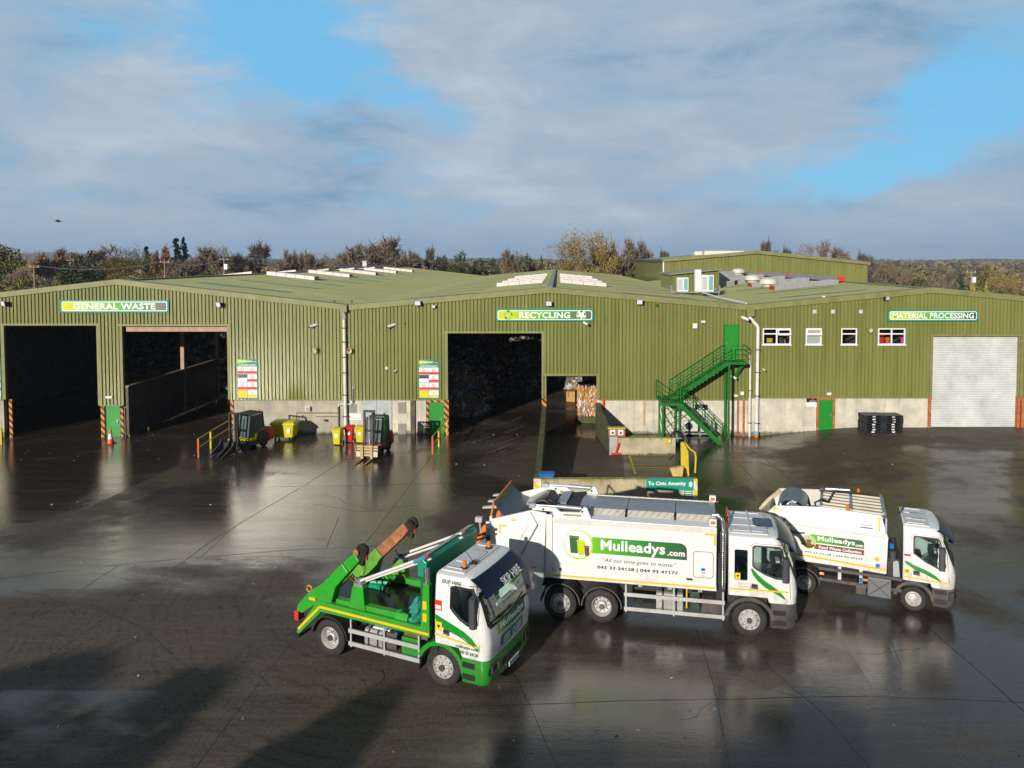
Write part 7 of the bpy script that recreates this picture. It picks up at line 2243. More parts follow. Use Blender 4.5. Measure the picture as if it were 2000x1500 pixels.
# access hatch
mb = MB(); o1, o2 = rrect(-1.66, -1.06, 1.72, 2.52, .1), rrect(-1.645, -1.075, 1.735, 2.505, .09); n = len(o1)
for k in range(n):
    a, b_, c3, d3 = o1[k], o1[(k + 1) % n], o2[(k + 1) % n], o2[k]; mb.face([(q[0], YS - .002, q[1]) for q in (a, b_, c3, d3)])
mb.build('hatch_outline', M_seamd, t2, fix=False)
MB().box(-1.42, -1.3, YS - .002, YS, 1.93, 2.02).box(-1.42, -1.3, YS - .002, YS, 1.86, 1.89).build('blue_sticker', M_bluep, t2); MB().box(-1.42, -1.3, YS - .002, YS, 1.76, 1.80).build('orange_sticker', M_tape, t2)
MB().box(-1.85, -1.67, YS - .01, YS, 1.62, 1.68).build('side_marker', M_blk, t2); MB().box(-6.0, -5.9, YS - .02, YS, 1.60, 1.66).build('side_marker', M_redp, t2); MB().box(-5.72, -5.66, YS - .02, YS, 1.60, 1.68).build('side_marker', M_blk, t2)


def textlogo(t, x0, x1, z0, z1, y, word, sub, w1, r, nm='company_logo_print'):
    pts = rrect(x0, x1, z0, z1, (z1 - z0) * .42, corners=(0, 0, 1, 0))
    MB().prism(pts, 'y', y - .003, y).build('logo_panel', gradient(nm, LOGO, x0, x1), t)


textlogo(t2, -4.70, -1.84, 2.22, 2.72, YS, '', '', 1, 1, 'bin_lorry_logo')
lettering('Mulleadys', M_wtxt, t2, (-3.46, YS - .004, 2.455), 1.95, .42, bold=.028)
lettering('.com', M_wtxt, t2, (-2.16, YS - .004, 2.385), .52, .13, bold=.028)
cx_, cz_, rr_ = -5.13, 2.45, .46
mb = MB()
for k in range(40):
    a, b_ = R(9 * k), R(9 * (k + 1)); w0 = rr_ - .025 - .03 * (.5 + .5 * math.sin(a * 1 + 2.4)); w1 = rr_ - .025 - .03 * (.5 + .5 * math.sin(b_ + 2.4))
    mb.face([(cx_ + rr_ * math.cos(a), YS - .008, cz_ + rr_ * math.sin(a)), (cx_ + rr_ * math.cos(b_), YS - .008, cz_ + rr_ * math.sin(b_)), (cx_ + w1 * math.cos(b_), YS - .008, cz_ + w1 * math.sin(b_)), (cx_ + w0 * math.cos(a), YS - .008, cz_ + w0 * math.sin(a))])
mb.build('logo_ring', M_lime, t2, fix=False)
MB().prism([(cx_ + rr_ * .97 * math.cos(R(a)), cz_ + rr_ * .97 * math.sin(R(a))) for a in range(0, 360, 10)], 'y', YS - .006, YS - .0035).build('logo_disc', M_wtxt, t2)
for (dx, dz, wt, wb, h_, m_, off) in ((-.13, -.02, .30, .22, .50, M_gtxt, .009), (.09, -.10, .26, .20, .42, mat('lime_bin_print', (.5, .6, .01), .4), .011), (.27, -.19, .15, .12, .27, M_brown, .013)):
    x, z = cx_ + dx, cz_ + dz
    MB().prism([(x - wb / 2, z - h_ / 2), (x + wb / 2, z - h_ / 2), (x + wt / 2, z + h_ / 2), (x - wt / 2, z + h_ / 2)], 'y', YS - off - .001, YS - off).build('logo_bin', m_, t2)
    MB().prism([(x - wt / 2 - .03, z + h_ / 2 + .005), (x + wt / 2 + .02, z + h_ / 2 + .005), (x + wt / 2, z + h_ / 2 + .04), (x - wt / 2, z + h_ / 2 + .05)], 'y', YS - off - .001, YS - off).build('logo_lid', m_, t2)
lettering('“All our time goes to waste”', M_ktxt, t2, (-3.27, YS, 2.05 - .03), 2.22, .16, bold=.0, shear=.28)
lettering('043 33 24128 | 044 93 47177', M_ktxt, t2, (-3.32, YS, 1.79), 2.45, .125, bold=.03)
# tailgate
tg = [(-6.14, 1.45), (-6.14, 3.36), (-6.62, 3.42), (-7.92, 3.05), (-7.92, 1.95), (-7.75, 1.0), (-6.5, .90), (-6.28, 1.08)]
for s in (-1, 1):
    MB().prism(tg, 'y', s * 1.17, s * 1.26).build('tailgate_side', M_tw, t2, bevel=.01)
    MB().box(-7.98, -7.90, s * 1.12 - .06, s * 1.12 + .06, 1.3, 3.12).build('tailgate_post', M_tw, t2)
M_hop = mat('dark_hopper', (.03, .03, .03), .7, var=.3)
MB().prism([(-6.16, 1.4), (-6.16, 2.9), (-7.0, 2.7), (-7.7, 2.0), (-7.7, 1.0), (-6.4, .95)], 'y', -1.16, 1.16).build('hopper', M_hop, t2)
# pressed ribs on the tailgate side
for pts in ([(-6.62, 3.30), (-6.42, 2.98), (-7.25, 1.75), (-7.6, 1.75), (-6.85, 2.95), (-7.0, 3.2)], ):
    pass
for a, b_, w_ in (((-6.45, 2.98), (-7.35, 1.35), .05), ((-6.72, 2.95), (-7.62, 1.45), .035), ((-6.58, 3.36), (-6.43, 3.0), .03)):
    A, B_ = Vector((a[0], -1.275, a[1])), Vector((b_[0], -1.275, b_[1])); MB().bar(A, B_, .03, w_, upv=(0, 1, 0)).build('pressed_rib', M_tw, t2)
for a, b_ in (((-6.13, 3.3), (-6.22, 1.1)), ((-6.62, 3.38), (-6.40, 2.98)), ((-6.40, 2.98), (-7.3, 1.35))):
    A, B_ = Vector((a[0], -1.268, a[1])), Vector((b_[0], -1.268, b_[1])); d = (B_ - A).normalized(); n = Vector((-d.z, 0, d.x)) * .009; q = MB(); q.face([A - n + Vector((0, -.025, 0)), B_ - n + Vector((0, -.025, 0)), B_ + n + Vector((0, -.025, 0)), A + n + Vector((0, -.025, 0))]); q.build('panel_gap', M_seamd, t2, fix=False)
MB().box(-6.13, -5.94, -1.30, -1.251, 1.42, 3.34).build('body_end_post', M_tw, t2, bevel=.012)
MB().box(-7.65, -7.4, -1.264, -1.2605, 2.86, 2.91).box(-7.65, -7.6, -1.264, -1.2605, 2.62, 2.86).build('corner_tape', M_tape, t2); MB().box(-7.25, -7.1, -1.264, -1.2605, 3.05, 3.11).build('yellow_marker', M_tape, t2)
MB().box(-6.62, -6.45, -1.264, -1.2605, 1.62, 1.66).build('yellow_marker', M_tape, t2)
MB().lathe([(.001, -.05), (.07, -.04), (.07, .03), (.001, .03)], (-6.75, -1.26, 1.02), 'y', 12).build('tail_lamp', M_redp, t2)
M_tarp = mat('black_rubber_sheet', (.018, .022, .028), .28, var=.3, vscale=2, coat=.3)
mb = MB(); prof = [(-7.84, 3.52), (-7.74, 3.36), (-7.6, 3.22), (-7.44, 3.11), (-7.22, 3.04)]
mb.loft([[(x, -1.12, z), (x, 1.12, z), (x + .03, 1.12, z - .04), (x + .03, -1.12, z - .04)] for x, z in prof]); mb.build('rear_flap', M_tarp, t2, smooth=True)
MB().loft([[(x, -1.12, z), (x, 1.12, z), (x, 1.12, z - .04), (x, -1.12, z - .04)] for x, z in [(-7.20, 3.04), (-6.8, 3.24), (-6.42, 3.42)]]).build('hopper_cover', M_tarp, t2)
MB().tube([(-6.35, -1.0 + .9 * 0, 3.42)] + [(-6.3 + .5 * math.cos(R(a)) * .5, -.95 + .0, 3.40 + .26 * math.sin(R(a))) for a in range(180, -1, -20)], .05, 8).tube([(-6.2 + .28 * math.cos(R(a)), -.82, 3.40 + .24 * math.sin(R(a))) for a in range(180, -1, -20)], .04, 8).build('thick_hose', M_rub, t2, smooth=True)
MB().prism([(-6.1, 3.28), (-5.2, 3.28), (-5.2, 3.42), (-6.1, 3.36)], 'y', -.9, .9).build('roof_front_plate', M_hop, t2)
MB().box(-5.95, -5.65, -.45, .75, 3.41, 3.45).build('grey_plate', M_steelb, t2)
MB().bar((-7.87, -1.14, 3.54), (-7.87, 1.14, 3.54), .05, .06).build('flap_bar', M_orange, t2)
for y in (-1.14, 1.14):
    MB().bar((-7.86, y, 3.52), (-7.98, y, 2.9), .05, .08).bar((-7.98, y, 2.9), (-8.06, y, 1.4), .10, .12).build('lifter_frame', M_orange, t2)
for y in (-.62, .0, .62):
    MB().prism([(-7.88, 3.30), (-8.36, 3.22), (-8.36, 3.18), (-7.88, 3.22)], 'y', y - .07, y + .07).build('comb_prong', M_alu, t2)
for s in (-1, 1):
    MB().prism([(-7.98, 2.95), (-8.2, 2.8), (-8.42, 2.35), (-8.46, 1.7), (-8.42, 1.35), (-7.98, 1.2)], 'y', s * 1.16, s * 1.22).build('lifter_guard', M_orange, t2, bevel=.01)
    MB().prism([(-8.04, 2.65), (-8.16, 2.6), (-8.34, 2.2), (-8.36, 1.75), (-8.04, 1.5)], 'y', s * 1.155, s * 1.225).build('guard_mesh', mat('mesh_brown', (.13, .09, .08), .7, var=.3), t2)
MB().box(-8.06, -7.92, -1.32, -1.27, 1.6, 3.0).build('striped_board', mat('pale_teal_board', (.35, .48, .5), .5), t2)
for z in (1.6, 2.0, 2.4, 2.8):
    MB().box(-8.05, -7.93, -1.326, -1.3205, z, z + .18).build('board_stripe', M_dkpl if z in (1.6, 2.4) else M_wtxt, t2)
MB().box(-8.42, -8.2, -1.3, -1.15, 2.95, 3.1).tube([(-8.3, -1.2, 2.95), (-8.25, -1.2, 2.5)], .03, 6).build('rear_work_lamp', M_alu, t2)
MB().box(-8.3, -7.9, -1.1, 1.1, 1.1, 1.35).build('lifter_beam', M_orange, t2)
# lifting rams on the roof
for y in (-1.13, .93):
    MB().prism([(-5.95, 3.24), (-5.95, 3.40), (-6.6, 3.42), (-6.6, 3.54), (-5.85, 3.52), (-5.7, 3.40), (-5.1, 3.42), (-4.98, 3.60), (-4.88, 3.58), (-4.74, 3.24)], 'y', y - .05, y + .05).build('ram_bracket', M_tw, t2, bevel=.008)
    MB().tube([(-6.55, y, 3.56), (-5.8, y, 3.56)], .03, 8).tube([(-5.8, y, 3.56), (-5.05, y, 3.54)], .065, 12).build('lift_ram', M_steelb, t2, smooth=True)
    MB().box(-6.7, -6.5, y - .07, y + .07, 3.48, 3.62).build('ram_head', M_steel, t2)
    MB().prism(rrect(-5.62, -5.05, 3.30, 3.36, .025), 'y', y - .055, y + .055).build('bracket_slot', mat('olive_slot', (.3, .27, .12), .6), t2)
    for x in (-6.25, -5.02):
        MB().lathe([(.001, -.06), (.035, -.06), (.035, .06), (.001, .06)], (x, y, 3.46), 'y', 10).build('pin', M_blk, t2)
for (x, y, z) in ((-1.08, -1.12, 3.28), (-1.05, .92, 3.33)):
    MB().box(x - .1, x + .1, y - .06, y + .06, z, z + .2).build('lamp_housing', M_wtxt, t2); MB().box(x - .07, x + .07, y - .065, y - .0605, z + .05, z + .15).build('lamp', M_amb, t2)
# between cab and body
MB().box(-.96, -.72, -1.0, 1.0, 1.0, 2.4).build('bulkhead_kit', M_chs, t2)
MB().tube([(-.78, -1.08, 1.42), (-.78, -1.08, 1.55)], .07, 12).tube([(-.78, -1.08, 1.55), (-.78, -1.08, 3.05)], .085, 14).tube([(-.78, -1.08, 3.05), (-.78, -1.08, 3.32), (-.82, -1.06, 3.47), (-.95, -1.0, 3.56), (-1.08, -.98, 3.57)], .06, 12).build('exhaust_stack', M_chrome, t2, smooth=True)
for k in range(16):
    z = 1.98 + k * .065; MB().box(-.83, -.73, -1.17, -1.163, z, z + .02).build('guard_slot', M_blk, t2)
MB().tube([(-.78, -1.08, 1.45), (-.75, -1.0, 1.2), (-.9, -.9, 1.1)], .06, 10).build('exhaust_elbow', M_chrome, t2, smooth=True)
mb = MB(); mb.box(-.64, -.60, -.25, -.20, 2.95, 3.36).box(-.64, -.60, .35, .40, 2.95, 3.36).box(-.64, -.60, -.199, .349, 3.31, 3.36).build('red_frame', mat('orange_red_frame', (.75, .08, .01), .4), t2)
side_guard(t2, -3.72, -.72, .56, 1.0)
tank(t2, -2.75, -1.95, -.86, .30, .82); MB().box(-1.75, -1.45, -1.1, -.6, .55, 1.2).build('pump_unit', mat('greasy_green_black', (.03, .05, .04), .5, var=.5, vscale=8), t2, bevel=.02); MB().box(-1.4, -.8, -1.12, -.5, .5, 1.02).build('battery_box', M_dkpl, t2, bevel=.03)
MB().tube([(-1.62, -1.14, .98), (-1.62, -1.2, .98)], .07, 12).build('blue_cap', M_bluep, t2); MB().box(-1.86, -1.82, -1.13, -1.1, .7, 1.3).build('yellow_strap', M_tape, t2)
MB().box(-3.7, -.98, -1.0, -.6, 1.24, 1.40).build('subframe', M_steel, t2)
for k in range(9):
    x = -3.6 + k * .3; MB().box(x, x + .12, -1.1, -.98, 1.15 + (k % 3) * .06, 1.3 + (k % 2) * .05).build('valve_block', (M_chs, M_steel, M_hub)[k % 3], t2)

# ================================================================= truck 3: food waste lorry
loc, yaw = frame_at((1783, 1192.5), (1570, 1159), -1.0)
t3 = thing('food_waste_lorry', 'smaller two axle white collection lorry with Food Waste Collection on a brown band', 'refuse lorry', loc, yaw)
for s in (-1, 1):
    twheel(t3, 0, s, r=.40, w=.26, style='cover', face=1.08); twheel(t3, -3.31, s, r=.40, w=.48, style='rear', face=1.08)
    o = fender(t3, -3.31, s, .48, 1.10, .5, M_dkpl, 0, 180); o.location.z = -.12
axle(t3, 0, .4); axle(t3, -3.31, .4); chassis(t3, -4.2, .5)
LV3 = [(.85, 1.24, 1.10), (1.3, 1.26, 1.12), (1.6, 1.20, 1.12), (2.0, 1.06, 1.10), (2.4, .92, 1.07), (2.6, .82, 1.04), (2.68, .76, 1.0), (2.71, .7, .95)]
c = Cab(t3, -.32, LV3, rc=.24)
WIN3 = [(.01, 1.90), (.01, 2.38), (.06, 2.42), (.66, 2.42), (.72, 2.34), (.87, 1.64), (.82, 1.54), (.64, 1.55), (.34, 1.68)]
cab_common(t3, c, 1.0, M_dkpl, .4, dict(ws=(1.60, 2.36), visor=(2.36, 2.66, .28), win=WIN3, seams=[[(-.08, 1.15), (-.08, 2.44), (.0, 2.5), (.72, 2.5), (.92, 2.0), (1.0, 1.1)]], handle=(-.03, 1.22), mirror=(.78, 1.5, 2.2)))
MB().loft([c.ring(.88, .50), c.ring(1.0, .46)]).build('cab_corner', M_tw, t3, smooth=True)
lower_cab(t3, c, .88, .28, M_dkpl, .52)
for s in (-1, 1):
    o = fender(t3, 0, s, .50, 1.12, .45, M_dkpl, 5, 170, .10, 'wheel_arch'); o.location.z = -.12
MB().box(-.34, .4, -1.0, 1.0, .78, .99).build('cab_floor', M_chs, t3)
swoosh(c, [(-.30, 1.66, .01), (-.25, 1.60, .05), (.0, 1.46, .07), (.3, 1.36, .07), (.6, 1.22, .06), (.78, 1.10, .01)], M_tg2)
c.sideline('yellow_tape', [(-.30, 1.12), (1.0, 1.07)], .045, M_tape, .010)
MB().box(-.29, -.10, c.sy(1.7) - .012, c.sy(1.7) + .01, 1.66, 1.86).build('warning_plate', M_wtxt, t3); MB().box(-.29, -.10, c.sy(1.7) - .016, c.sy(1.7) - .0125, 1.79, 1.86).build('red_heading', M_redp, t3)
MB().box(-.28, -.12, c.sy(1.3) - .012, c.sy(1.3) + .01, 1.22, 1.38).build('yellow_sticker', M_yelp, t3)
MB().prism([(-.25, 1.34), (-.15, 1.34), (-.2, 1.26)], 'y', c.sy(1.3) - .016, c.sy(1.3) - .0125).build('sticker_mark', M_blk, t3)
MB().prism(rrect(-.05, .40, -.35, .35, .08), 'z', 2.746, 2.765).build('roof_hatch', M_silv, t3, bevel=.006)
# body: lower box and inward leaning upper half
yb3 = 1.12
P1 = [(-.80, 1.12), (-3.62, 1.28), (-3.98, 1.52), (-4.62, 2.30), (-4.70, 2.40), (-.76, 2.30)]
for s in (-1, 1):
    mb = MB(); mb.prism([(-.80, 1.10), (-3.66, 1.22), (-4.05, 1.6), (-4.70, 2.36), (-.77, 2.28)], 'y', s * yb3, s * (yb3 - .06)); mb.build('lower_side', M_tw, t3)
    up = MB(); a_ = [(-.77, 2.285), (-4.72, 2.365), (-4.26, 2.88), (-2.85, 3.0), (-.97, 2.95)]
    i0 = [(x, s * (yb3 - (z - 2.28) * .16), z) for x, z in a_]; i1 = [(x, s * (yb3 - .05 - (z - 2.28) * .16), z) for x, z in a_]
    up.loft([i0, i1]); up.build('upper_side', M_tw if s < 0 else M_twd, t3)
    MB().bar((-.76, s * (yb3 + .01), 2.29), (-4.7, s * (yb3 + .01), 2.37), .03, .06).build('fold_rail', M_twd, t3)
MB().box(-.86, -.80, -1.1, 1.1, 1.1, 2.9).build('front_wall', M_steelb, t3)
MB().box(-3.6, -.87, -1.05, 1.05, 1.12, 1.2).build('body_floor', M_twd, t3)
# lids and ribs on top
MB().prism([(-2.80, 2.96), (-.88, 2.92), (-.88, 2.84), (-2.80, 2.88)], 'y', -.98, .98).build('top_lid', mat('grey_wet_lid', (.22, .23, .24), .3, .3, var=.3), t3)
for k in range(6):
    y = -.85 + k * .34
    MB().prism([(-2.78, 3.03), (-.90, 2.99), (-.90, 2.93), (-2.78, 2.965)], 'y', y - .03, y + .03).build('lid_rib', mat('cream_rib', (.6, .56, .44), .5, dirt=.3), t3)
for x in (-2.82, -1.88, -.90):
    MB().box(x - .04, x + .04, -1.0, 1.0, 2.98, 3.06).build('cross_beam', M_steel, t3)
M_drum = mat('blue_grey_scoop', (.16, .19, .25), .35, .3, var=.2, dirt=.2)
mb = MB(); rows = []
for k in range(9):
    a = R(200 - k * 22); rows.append([(-3.75 + .52 * math.cos(a), -.78, 2.55 + .50 * math.sin(a)), (-3.75 + .52 * math.cos(a), .75, 2.55 + .50 * math.sin(a))])
mb.loft(rows, closed=False, cap0=False, cap1=False); mb.build('scoop', M_drum, t3, smooth=True, fix=False)
mb = MB(); mb.prism([(-3.2, 2.3), (-4.3, 2.1), (-4.3, 2.45), (-3.75, 3.02), (-3.25, 2.8)], 'y', -.80, -.78).build('scoop_end', M_drum, t3)
MB().box(-4.2, -2.85, -.98, .98, 2.05, 2.12).build('hopper_floor', M_hop, t3)
M_dirtyw = mat('rusty_white', (.52, .46, .33), .6, var=.3, vscale=6, dirt=.6, dirtc=(.2, .13, .07))
for y in (-1.0, .95):
    MB().prism([(-4.30, 2.86), (-4.72, 2.45), (-4.98, 2.1), (-5.02, 1.5), (-4.9, 1.4), (-4.75, 2.1), (-4.5, 2.5), (-4.2, 2.8)], 'y', y - .05, y + .05).build('lifter_arm', M_dirtyw, t3)
MB().prism([(-4.50, 2.55), (-4.95, 2.0), (-5.0, 1.35), (-4.92, 1.35), (-4.85, 1.95), (-4.45, 2.45)], 'y', -.9, .85).build('lifter_plate', M_dirtyw, t3)
MB().box(-5.15, -5.0, -.95, .95, 1.2, 1.4).build('comb_bar', M_steel, t3)
MB().prism([(-4.55, 2.38), (-4.10, 1.6), (-3.66, 1.24), (-3.6, 1.0), (-4.4, 1.0), (-4.8, 1.9)], 'y', -1.0, 1.0).build('tail_body', M_twd, t3)
for (x0, x1, z0, z1) in ((-4.30, -4.02, 2.74, 2.80), (-4.30, -4.25, 2.52, 2.74), (-1.12, -.98, 2.83, 2.88), (-1.06, -1.0, 2.45, 2.83)):
    yy = -(yb3 - (z1 - 2.28) * .16) - .012; q = MB()
    q.face([(x0, -(yb3 - (z0 - 2.28) * .16) - .004, z0), (x1, -(yb3 - (z0 - 2.28) * .16) - .004, z0), (x1, -(yb3 - (z1 - 2.28) * .16) - .004, z1), (x0, -(yb3 - (z1 - 2.28) * .16) - .004, z1)]); q.build('corner_tape', M_tape, t3, fix=False)
Y3 = -yb3 - .004
q = MB(); q.face([(-.82, Y3 - .001, 1.20), (-3.62, Y3 - .001, 1.33), (-3.66, Y3 - .001, 1.40), (-.82, Y3 - .001, 1.27)]); q.build('yellow_tape', M_tape, t3, fix=False)
textlogo(t3, -3.12, -1.47, 1.83, 2.10, Y3, '', '', 1, 1, 'food_lorry_logo')
lettering('Mulleadys', M_wtxt, t3, (-2.32, Y3 - .004, 1.965), 1.15, .21, bold=.028)
lettering('.com', M_wtxt, t3, (-1.62, Y3 - .004, 1.915), .24, .07, bold=.028)
MB().box(-3.0, -1.47, Y3 - .003, Y3, 1.62, 1.79).build('brown_band', mat('brown_red_print', (.16, .045, .03), .4), t3)
lettering('Food Waste Collection', M_wtxt, t3, (-2.2, Y3 - .004, 1.705), 1.30, .10, bold=.028)
lettering('043 33 24128 | 044 93 47177', M_ktxt, t3, (-2.40, Y3, 1.475), 1.80, .085, bold=.03)
cx_, cz_, rr_ = -3.17, 1.83, .235
mb = MB()
for k in range(32):
    a, b_ = R(11.25 * k), R(11.25 * (k + 1)); mb.face([(cx_ + r_ * math.cos(q_), Y3 - .008, cz_ + r_ * math.sin(q_)) for q_, r_ in ((a, rr_), (b_, rr_), (b_, rr_ - .025), (a, rr_ - .025))])
mb.build('logo_ring', M_lime, t3, fix=False)
MB().prism([(cx_ + rr_ * .93 * math.cos(R(a)), cz_ + rr_ * .93 * math.sin(R(a))) for a in range(0, 360, 12)], 'y', Y3 - .006, Y3 - .0035).build('logo_disc', mat('pale_green_print', (.45, .5, .3), .5), t3)
MB().prism([(cx_ + rr_ * .9 * math.cos(R(a)), cz_ + rr_ * .9 * math.sin(R(a))) for a in range(200, 341, 10)], 'y', Y3 - .010, Y3 - .0085).build('logo_soil', M_brown, t3)
MB().prism([(cx_ - .06, cz_ - .12), (cx_ + .06, cz_ - .12), (cx_ + .08, cz_ + .08), (cx_ - .08, cz_ + .08)], 'y', Y3 - .013, Y3 - .0115).build('logo_bin', mat('brown_print2', (.2, .1, .03), .5), t3)
MB().box(-1.85 + .3, -1.05, -1.05, -1.049, 2.55, 2.56).build('small_print', M_bluep, t3) if False else None
ytb = -(yb3 - (2.6 - 2.28) * .16) - .01
lettering('TERBERG', M_ktxt, t3, (-1.42, ytb - .004, 2.60), .40, .06, bold=.0); MB().box(-1.6, -1.22, ytb - .006, ytb - .002, 2.50, 2.54).build('blue_strip', M_bluep, t3)
MB().lathe([(.001, 0), (.07, 0)], (-1.08, Y3 - .002, 1.55), 'y', 12).build('round_sticker', mat('ochre_print', (.6, .4, .05), .5), t3, fix=False); MB().box(-1.12, -1.0, Y3 - .004, Y3, 1.28, 1.40).build('blue_sticker', M_bluep, t3)
for (x, y) in ((-1.98, -1.02), (-1.62, .9)):
    MB().lathe([(.06, 0), (.06, .03), (.05, .04), (.055, .14), (.03, .17), (.001, .17)], (x, y, 3.02), 'z', 12).build('beacon', M_amb, t3, smooth=True)
MB().tube([(-2.95, -.95, 2.9), (-3.0, -.9, 3.1), (-2.8, -.8, 3.2), (-2.6, -.7, 3.1), (-2.4, .7, 3.08), (-1.2, .9, 3.05)], .035, 8).tube([(-4.0, -1.12, 2.45), (-3.9, -1.2, 2.2), (-3.6, -1.2, 2.1), (-3.3, -1.17, 2.12)], .025, 6).tube([(-2.9, .5, 3.1), (-1.0, .75, 3.06)], .025, 6).build('hydraulic_hose', M_rub, t3, smooth=True)
MB().box(-4.08, -3.92, -1.2, -1.1, 2.42, 2.55).build('side_lamp', mat('grey_green_lamp', (.25, .3, .2), .5), t3)
MB().tube([(-2.7, .85, 3.08), (-1.9, .85, 3.12)], .05, 8).build('lid_ram', M_steel, t3)
# behind cab
MB().box(-.76, -.40, -1.0, 1.0, .9, 1.6).build('equipment_box', M_chs, t3); MB().tube([(-.62, -1.02, 1.55), (-.62, -1.02, 1.85)], .10, 12).build('air_filter', M_dkpl, t3)
MB().tube([(-.65, -1.05, 1.95), (-.65, -1.05, 2.10)], .07, 10).build('blue_cap', M_bluep, t3)
MB().tube([(-.62, -.9, 1.9), (-.6, -.9, 2.7), (-.35, -.7, 3.1)], .02, 6).tube([(-.35, -.7, 3.1), (-.25, -.55, 3.25)], .03, 6).build('aerial_arm', M_dkpl, t3)
MB().prism([(-.60, 1.05), (-.40, 1.05), (-.45, 1.55), (-.6, 1.6)], 'y', -1.08, -.95).build('pale_blue_can', M_steelb, t3)
# sideguards, boxes
for z in (.62, .98):
    MB().box(-2.85, -.35, -1.10, -1.05, z - .05, z + .05).build('guard_rail', M_dkpl, t3)
for x in (-2.2, -1.55):
    MB().box(x - .05, x + .05, -1.045, -.98, .55, 1.1).build('guard_post', M_alu, t3)
MB().box(-1.35, -.65, -1.12, -.6, .30, .92).build('tool_box', mat('grey_plastic_box', (.14, .15, .16), .5), t3, bevel=.03)
MB().bar((-1.3, -1.13, .36), (-.7, -1.13, .86), .02, .05, upv=(0, 1, 0)).bar((-1.3, -1.13, .86), (-.7, -1.13, .36), .02, .05, upv=(0, 1, 0)).build('box_rib', M_dkpl, t3)
MB().box(-1.7, -1.38, -1.05, -.7, .28, .55).build('battery_box', M_dkpl, t3, bevel=.02)
MB().tube([(-1.55, -1.08, .78), (-1.55, -1.14, .78)], .065, 12).build('blue_cap', M_bluep, t3)
for x in (-2.75, -1.42):
    MB().box(x - .07, x + .07, -1.13, -1.105, .78, .86).build('amber_reflector', M_amb, t3)
MB().box(-3.0, -.8, -.95, -.55, .95, 1.12).build('subframe', M_chs, t3)
# ---------------------------------------------------------------- trees
def leafmat(name, c1, c2, rough=.7):
    m = bpy.data.materials.new(name); m.use_nodes = True
    nt = m.node_tree; nt.nodes.clear(); g = NG(nt)
    pos = g.n('ShaderNodeNewGeometry').outputs['Position']
    w = g.n('ShaderNodeTexWhiteNoise', {'Vector': g.n('ShaderNodeVectorMath', {0: g.n('ShaderNodeVectorMath', {0: pos, 1: (2.2, 2.2, 2.2)}, operation='MULTIPLY').outputs[0]}, operation='FLOOR').outputs[0]}, noise_dimensions='3D').outputs[0]
    n = g.noise(pos, .35, 3, .5)
    c = g.mix(g.math('ADD', g.math('MULTIPLY', w, .5), g.math('MULTIPLY', n, .5)), c1, c2)
    b = g.n('ShaderNodeBsdfPrincipled', {'Base Color': c, 'Roughness': rough, 'Specular IOR Level': .2})
    g.n('ShaderNodeOutputMaterial', {0: b.outputs[0]})
    return m


M_bark = mat('bark', (.14, .11, .085), .9, var=.3, vscale=3)
M_birch = mat('birch_bark', (.5, .42, .36), .8, var=.2)
M_twig = leafmat('bare_twigs', (.13, .10, .065), (.23, .18, .12))
M_twigd = leafmat('dark_twigs', (.07, .06, .055), (.14, .115, .10))
M_twigo = leafmat('ochre_twigs', (.19, .14, .045), (.33, .235, .08))
M_twigr = leafmat('reddish_twigs', (.16, .105, .07), (.27, .19, .14))
M_lgr = leafmat('ivy_leaves', (.04, .07, .016), (.10, .14, .035))
M_ldk = leafmat('dark_leaves', (.025, .042, .018), (.07, .09, .034))
M_lolv = leafmat('olive_leaves', (.12, .125, .03), (.23, .20, .06))
M_lau = leafmat('autumn_leaves', (.30, .14, .03), (.45, .26, .06))
M_lye = leafmat('golden_leaves', (.28, .24, .03), (.42, .36, .06))
M_pine = leafmat('pine_needles', (.012, .04, .022), (.035, .08, .04))


def branches(rnd, mb, p, d, L, r, lv, tips, spread, up, m=0):
    n = 3; q = p
    pts = [q]; dd = d
    for k in range(n):
        dd = (dd + Vector((rnd.gauss(0, .12), rnd.gauss(0, .12), rnd.gauss(0, .08)))).normalized(); q = q + dd * L / n; pts.append(q)
    mb.tube(pts, [r, r * .85, r * .72, r * .6], 5 if lv > 2 else 3, m, caps=False)
    if lv == 0:
        tips.append((q, dd)); return
    nb = rnd.choice([3, 3, 4]) if lv > 1 else 4
    for k in range(nb):
        a = 2 * math.pi * (k + rnd.random() * .8) / nb
        side = Vector((math.cos(a), math.sin(a), 0)); side = (side - dd * side.dot(dd)).normalized()
        nd = (dd + side * rnd.uniform(.5, 1.0) * spread + Vector((0, 0, up))).normalized()
        b = pts[rnd.choice([2, 3, 3])]
        branches(rnd, mb, b, nd, L * rnd.uniform(.62, .82), r * .58, lv - 1, tips, spread, up, m)


